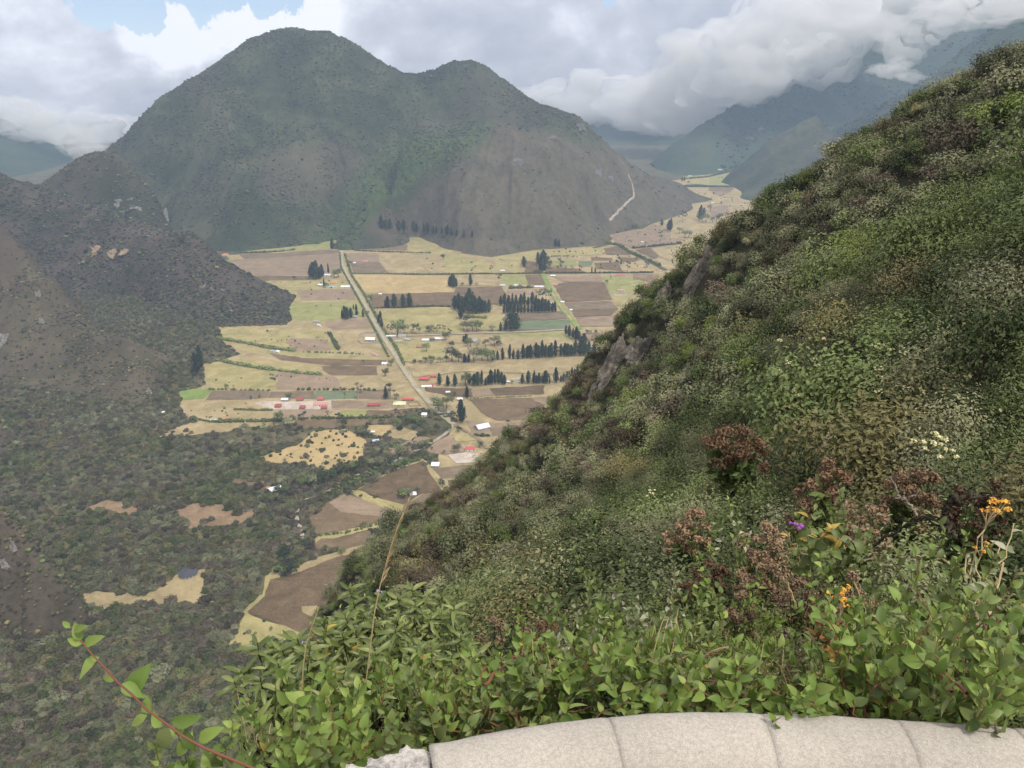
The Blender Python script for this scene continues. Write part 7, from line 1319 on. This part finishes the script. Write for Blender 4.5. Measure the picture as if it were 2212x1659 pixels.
slope_rocks('cliff_patch', ['long white cliff at the right foot of the cone hill', 'left one of the white rock patches on the cone hill', 'middle white rock patch on the cone hill', 'upper white rock patch on the cone hill', 'lowest white rock patch on the cone hill'], TERRAIN['cliffed_cone_hill'], [(357, 468, 14, 42), (258, 440, 22, 22), (292, 450, 26, 14), (285, 430, 18, 9), (268, 462, 18, 20)], M_cliff2)
slope_rocks('ochre_outcrop', ['ochre bare outcrop on the left face of the brown ridge', 'ochre bare outcrop in the middle of the brown ridge', 'broad ochre scar on the brown ridge'], H_l2, [(210, 545, 26, 22), (248, 552, 22, 26), (275, 545, 34, 18)], paint('ochre_earth', (.34, .26, .17), .95, .1, .6, .1))
slope_rocks('cliff_patch', ['pale rock band low on the brown ridge, left one', 'pale rock band low on the brown ridge, middle one', 'pale rock band low on the brown ridge, right one', 'little pale rock on the lower right of the brown ridge'], H_l2, [(440, 620, 16, 9), (462, 625, 18, 9), (485, 628, 16, 8), (500, 672, 10, 7)], M_cliff2)
slope_rocks('cliff_patch', ['grey rock streak on the near brown hill, upper one', 'grey rock streak on the near brown hill, lower one', 'pale rock at the left edge of the near brown hill', 'pink bare rock on the crest of the near brown hill', 'pale rock spot at the right end of the near brown hill'], H_l1, [(85, 640, 10, 22), (92, 700, 8, 18), (10, 740, 24, 26), (170, 615, 12, 14), (322, 850, 7, 14)], M_cliff2)
slope_rocks('cliff_patch', ['grey rock patch on the shoulder of the front hill', 'pale cliff on the right face of the front hill, left one', 'pale cliff on the right face of the front hill, right one', 'dark cliff under the right shoulder of the dome', 'little cliff under the second summit'], H_mount, [(1120, 352, 34, 22), (1292, 378, 16, 34), (1318, 388, 22, 26), (1250, 275, 40, 30), (1195, 300, 22, 20)], paint('hazed_cliff_rock', (.20, .19, .19), .95, .1, .7, .05))
slope_rocks('cliff_patch', ['white landslip above the crest of the steep slope', 'pale cliff high on the far mountain', 'second pale cliff on the far mountain'], H_r2, [(1688, 364, 46, 24), (1645, 285, 24, 60), (1620, 300, 40, 18)], M_cliff2)
slope_rocks('cliff_patch', ['pale crags on the hazy spur, left one', 'pale crags on the hazy spur, right one'], H_r1, [(1765, 320, 60, 30), (1800, 305, 40, 22)], M_cliff2)
slope_rocks('cliff_patch', ['grey rocks at the left edge of the near spur', 'pale rock on the near spur'], TERRAIN['rocky_spur'], [(35, 1180, 9, 10), (15, 1215, 9, 12)], M_cliff2)

# ---------------------------------------------------------------- clouds lying on the mountains
cm = bpy.data.materials.new('cloud_vapour'); cm.use_nodes = True; nt = NT(cm.node_tree); nt.n.clear(); out = nt.new('ShaderNodeOutputMaterial')
pv = nt.new('ShaderNodeVolumePrincipled'); pv.inputs['Color'].default_value = (1, 1, 1, 1); pv.inputs['Density'].default_value = .011; pv.inputs['Anisotropy'].default_value = 0.2; nt.l.new(pv.outputs[0], out.inputs['Volume'])
def cloud(name, blobs, seed):
    V, Fc, o_ = [], [], 0
    for i, (u, v, r, px, sq) in enumerate(blobs):
        c = at(u, v, r); R_ = px/F*r; bm = bmesh.new(); bmesh.ops.create_icosphere(bm, subdivisions=4, radius=1); W = []
        for w_ in bm.verts:
            p = w_.co.normalized(); d = 1 + .55*mnoise.fractal(p*1.3 + Vector((seed*3.1 + i*7.7, 0, 0)), .9, 2.1, 5); W.append((c[0] + p.x*R_*d*1.15, c[1] + p.y*R_*d*.75, c[2] + p.z*R_*d*sq))
        Fs = [[q.index for q in f.verts] for f in bm.faces]; bm.free(); V += W; Fc += [[a + o_ for a in f] for f in Fs]; o_ = len(V)
    me = bpy.data.meshes.new(name); me.from_pydata(V, [], Fc); o = link(name, me, cm); tag(o, kind='stuff')
cloud('cloud_bank', [(1120, 230, 6000, 40, .6), (1220, 240, 5900, 38, .5), (1300, 248, 5800, 34, .5), (1360, 255, 5600, 34, .5), (1430, 262, 5200, 30, .5), (1490, 262, 4700, 30, .5), (1180, 215, 5600, 60, .6), (1290, 215, 5500, 75, .7), (1380, 225, 5400, 70, .65), (1450, 215, 4700, 75, .8), (1500, 190, 4500, 85, .9), (1560, 150, 4400, 100, .9), (1620, 120, 4300, 90, .9), (1680, 90, 4300, 95, .9), (1640, 160, 4100, 60, .7), (1710, 130, 4150, 60, .6), (1760, 60, 4300, 100, .8), (1840, 10, 4400, 110, .7), (1940, -10, 4400, 100, .6), (1780, 110, 4200, 50, .5), (1880, 60, 4100, 50, .5)], 1)
cloud('cloud_wisp', [(1950, 95, 3500, 38, .9), (1990, 60, 3500, 40, .8), (2040, 30, 3500, 45, .7), (1930, 150, 3300, 30, .6), (1965, 165, 3250, 22, .45), (2120, 20, 3450, 55, .5), (2200, 15, 3400, 60, .4), (1900, 150, 3350, 20, .5)], 2)
cloud('cloud_bank', [(20, 250, 5000, 60, .6), (90, 270, 4900, 50, .6), (150, 300, 4700, 36, .7), (190, 315, 4600, 30, .7), (-60, 240, 5000, 60, .6), (60, 275, 6200, 55, .6), (180, 285, 6200, 55, .6), (260, 290, 6200, 50, .6), (-60, 275, 6200, 60, .6), (120, 312, 6000, 32, .5), (215, 328, 5600, 24, .5)], 3)
# ---------------------------------------------------------------- air
hz = bpy.data.materials.new('haze_air'); hz.use_nodes = True; nt = NT(hz.node_tree); nt.n.clear()
out = nt.new('ShaderNodeOutputMaterial'); pv = nt.new('ShaderNodeVolumePrincipled'); pv.inputs['Color'].default_value = (.54, .71, 1.0, 1)
pv.inputs['Density'].default_value = HAZE; pv.inputs['Anisotropy'].default_value = 0.0
nt.l.new(pv.outputs[0], out.inputs['Volume'])
bm = bmesh.new(); bmesh.ops.create_cube(bm, size=1)
for v in bm.verts: v.co = Vector((v.co.x*10600, v.co.y*8600 + 3600, (v.co.z + .5)*(HAZE_TOP + 3) - 3))
me = bpy.data.meshes.new('haze'); bm.to_mesh(me); o = link('haze', me, hz); tag(o, kind='stuff')
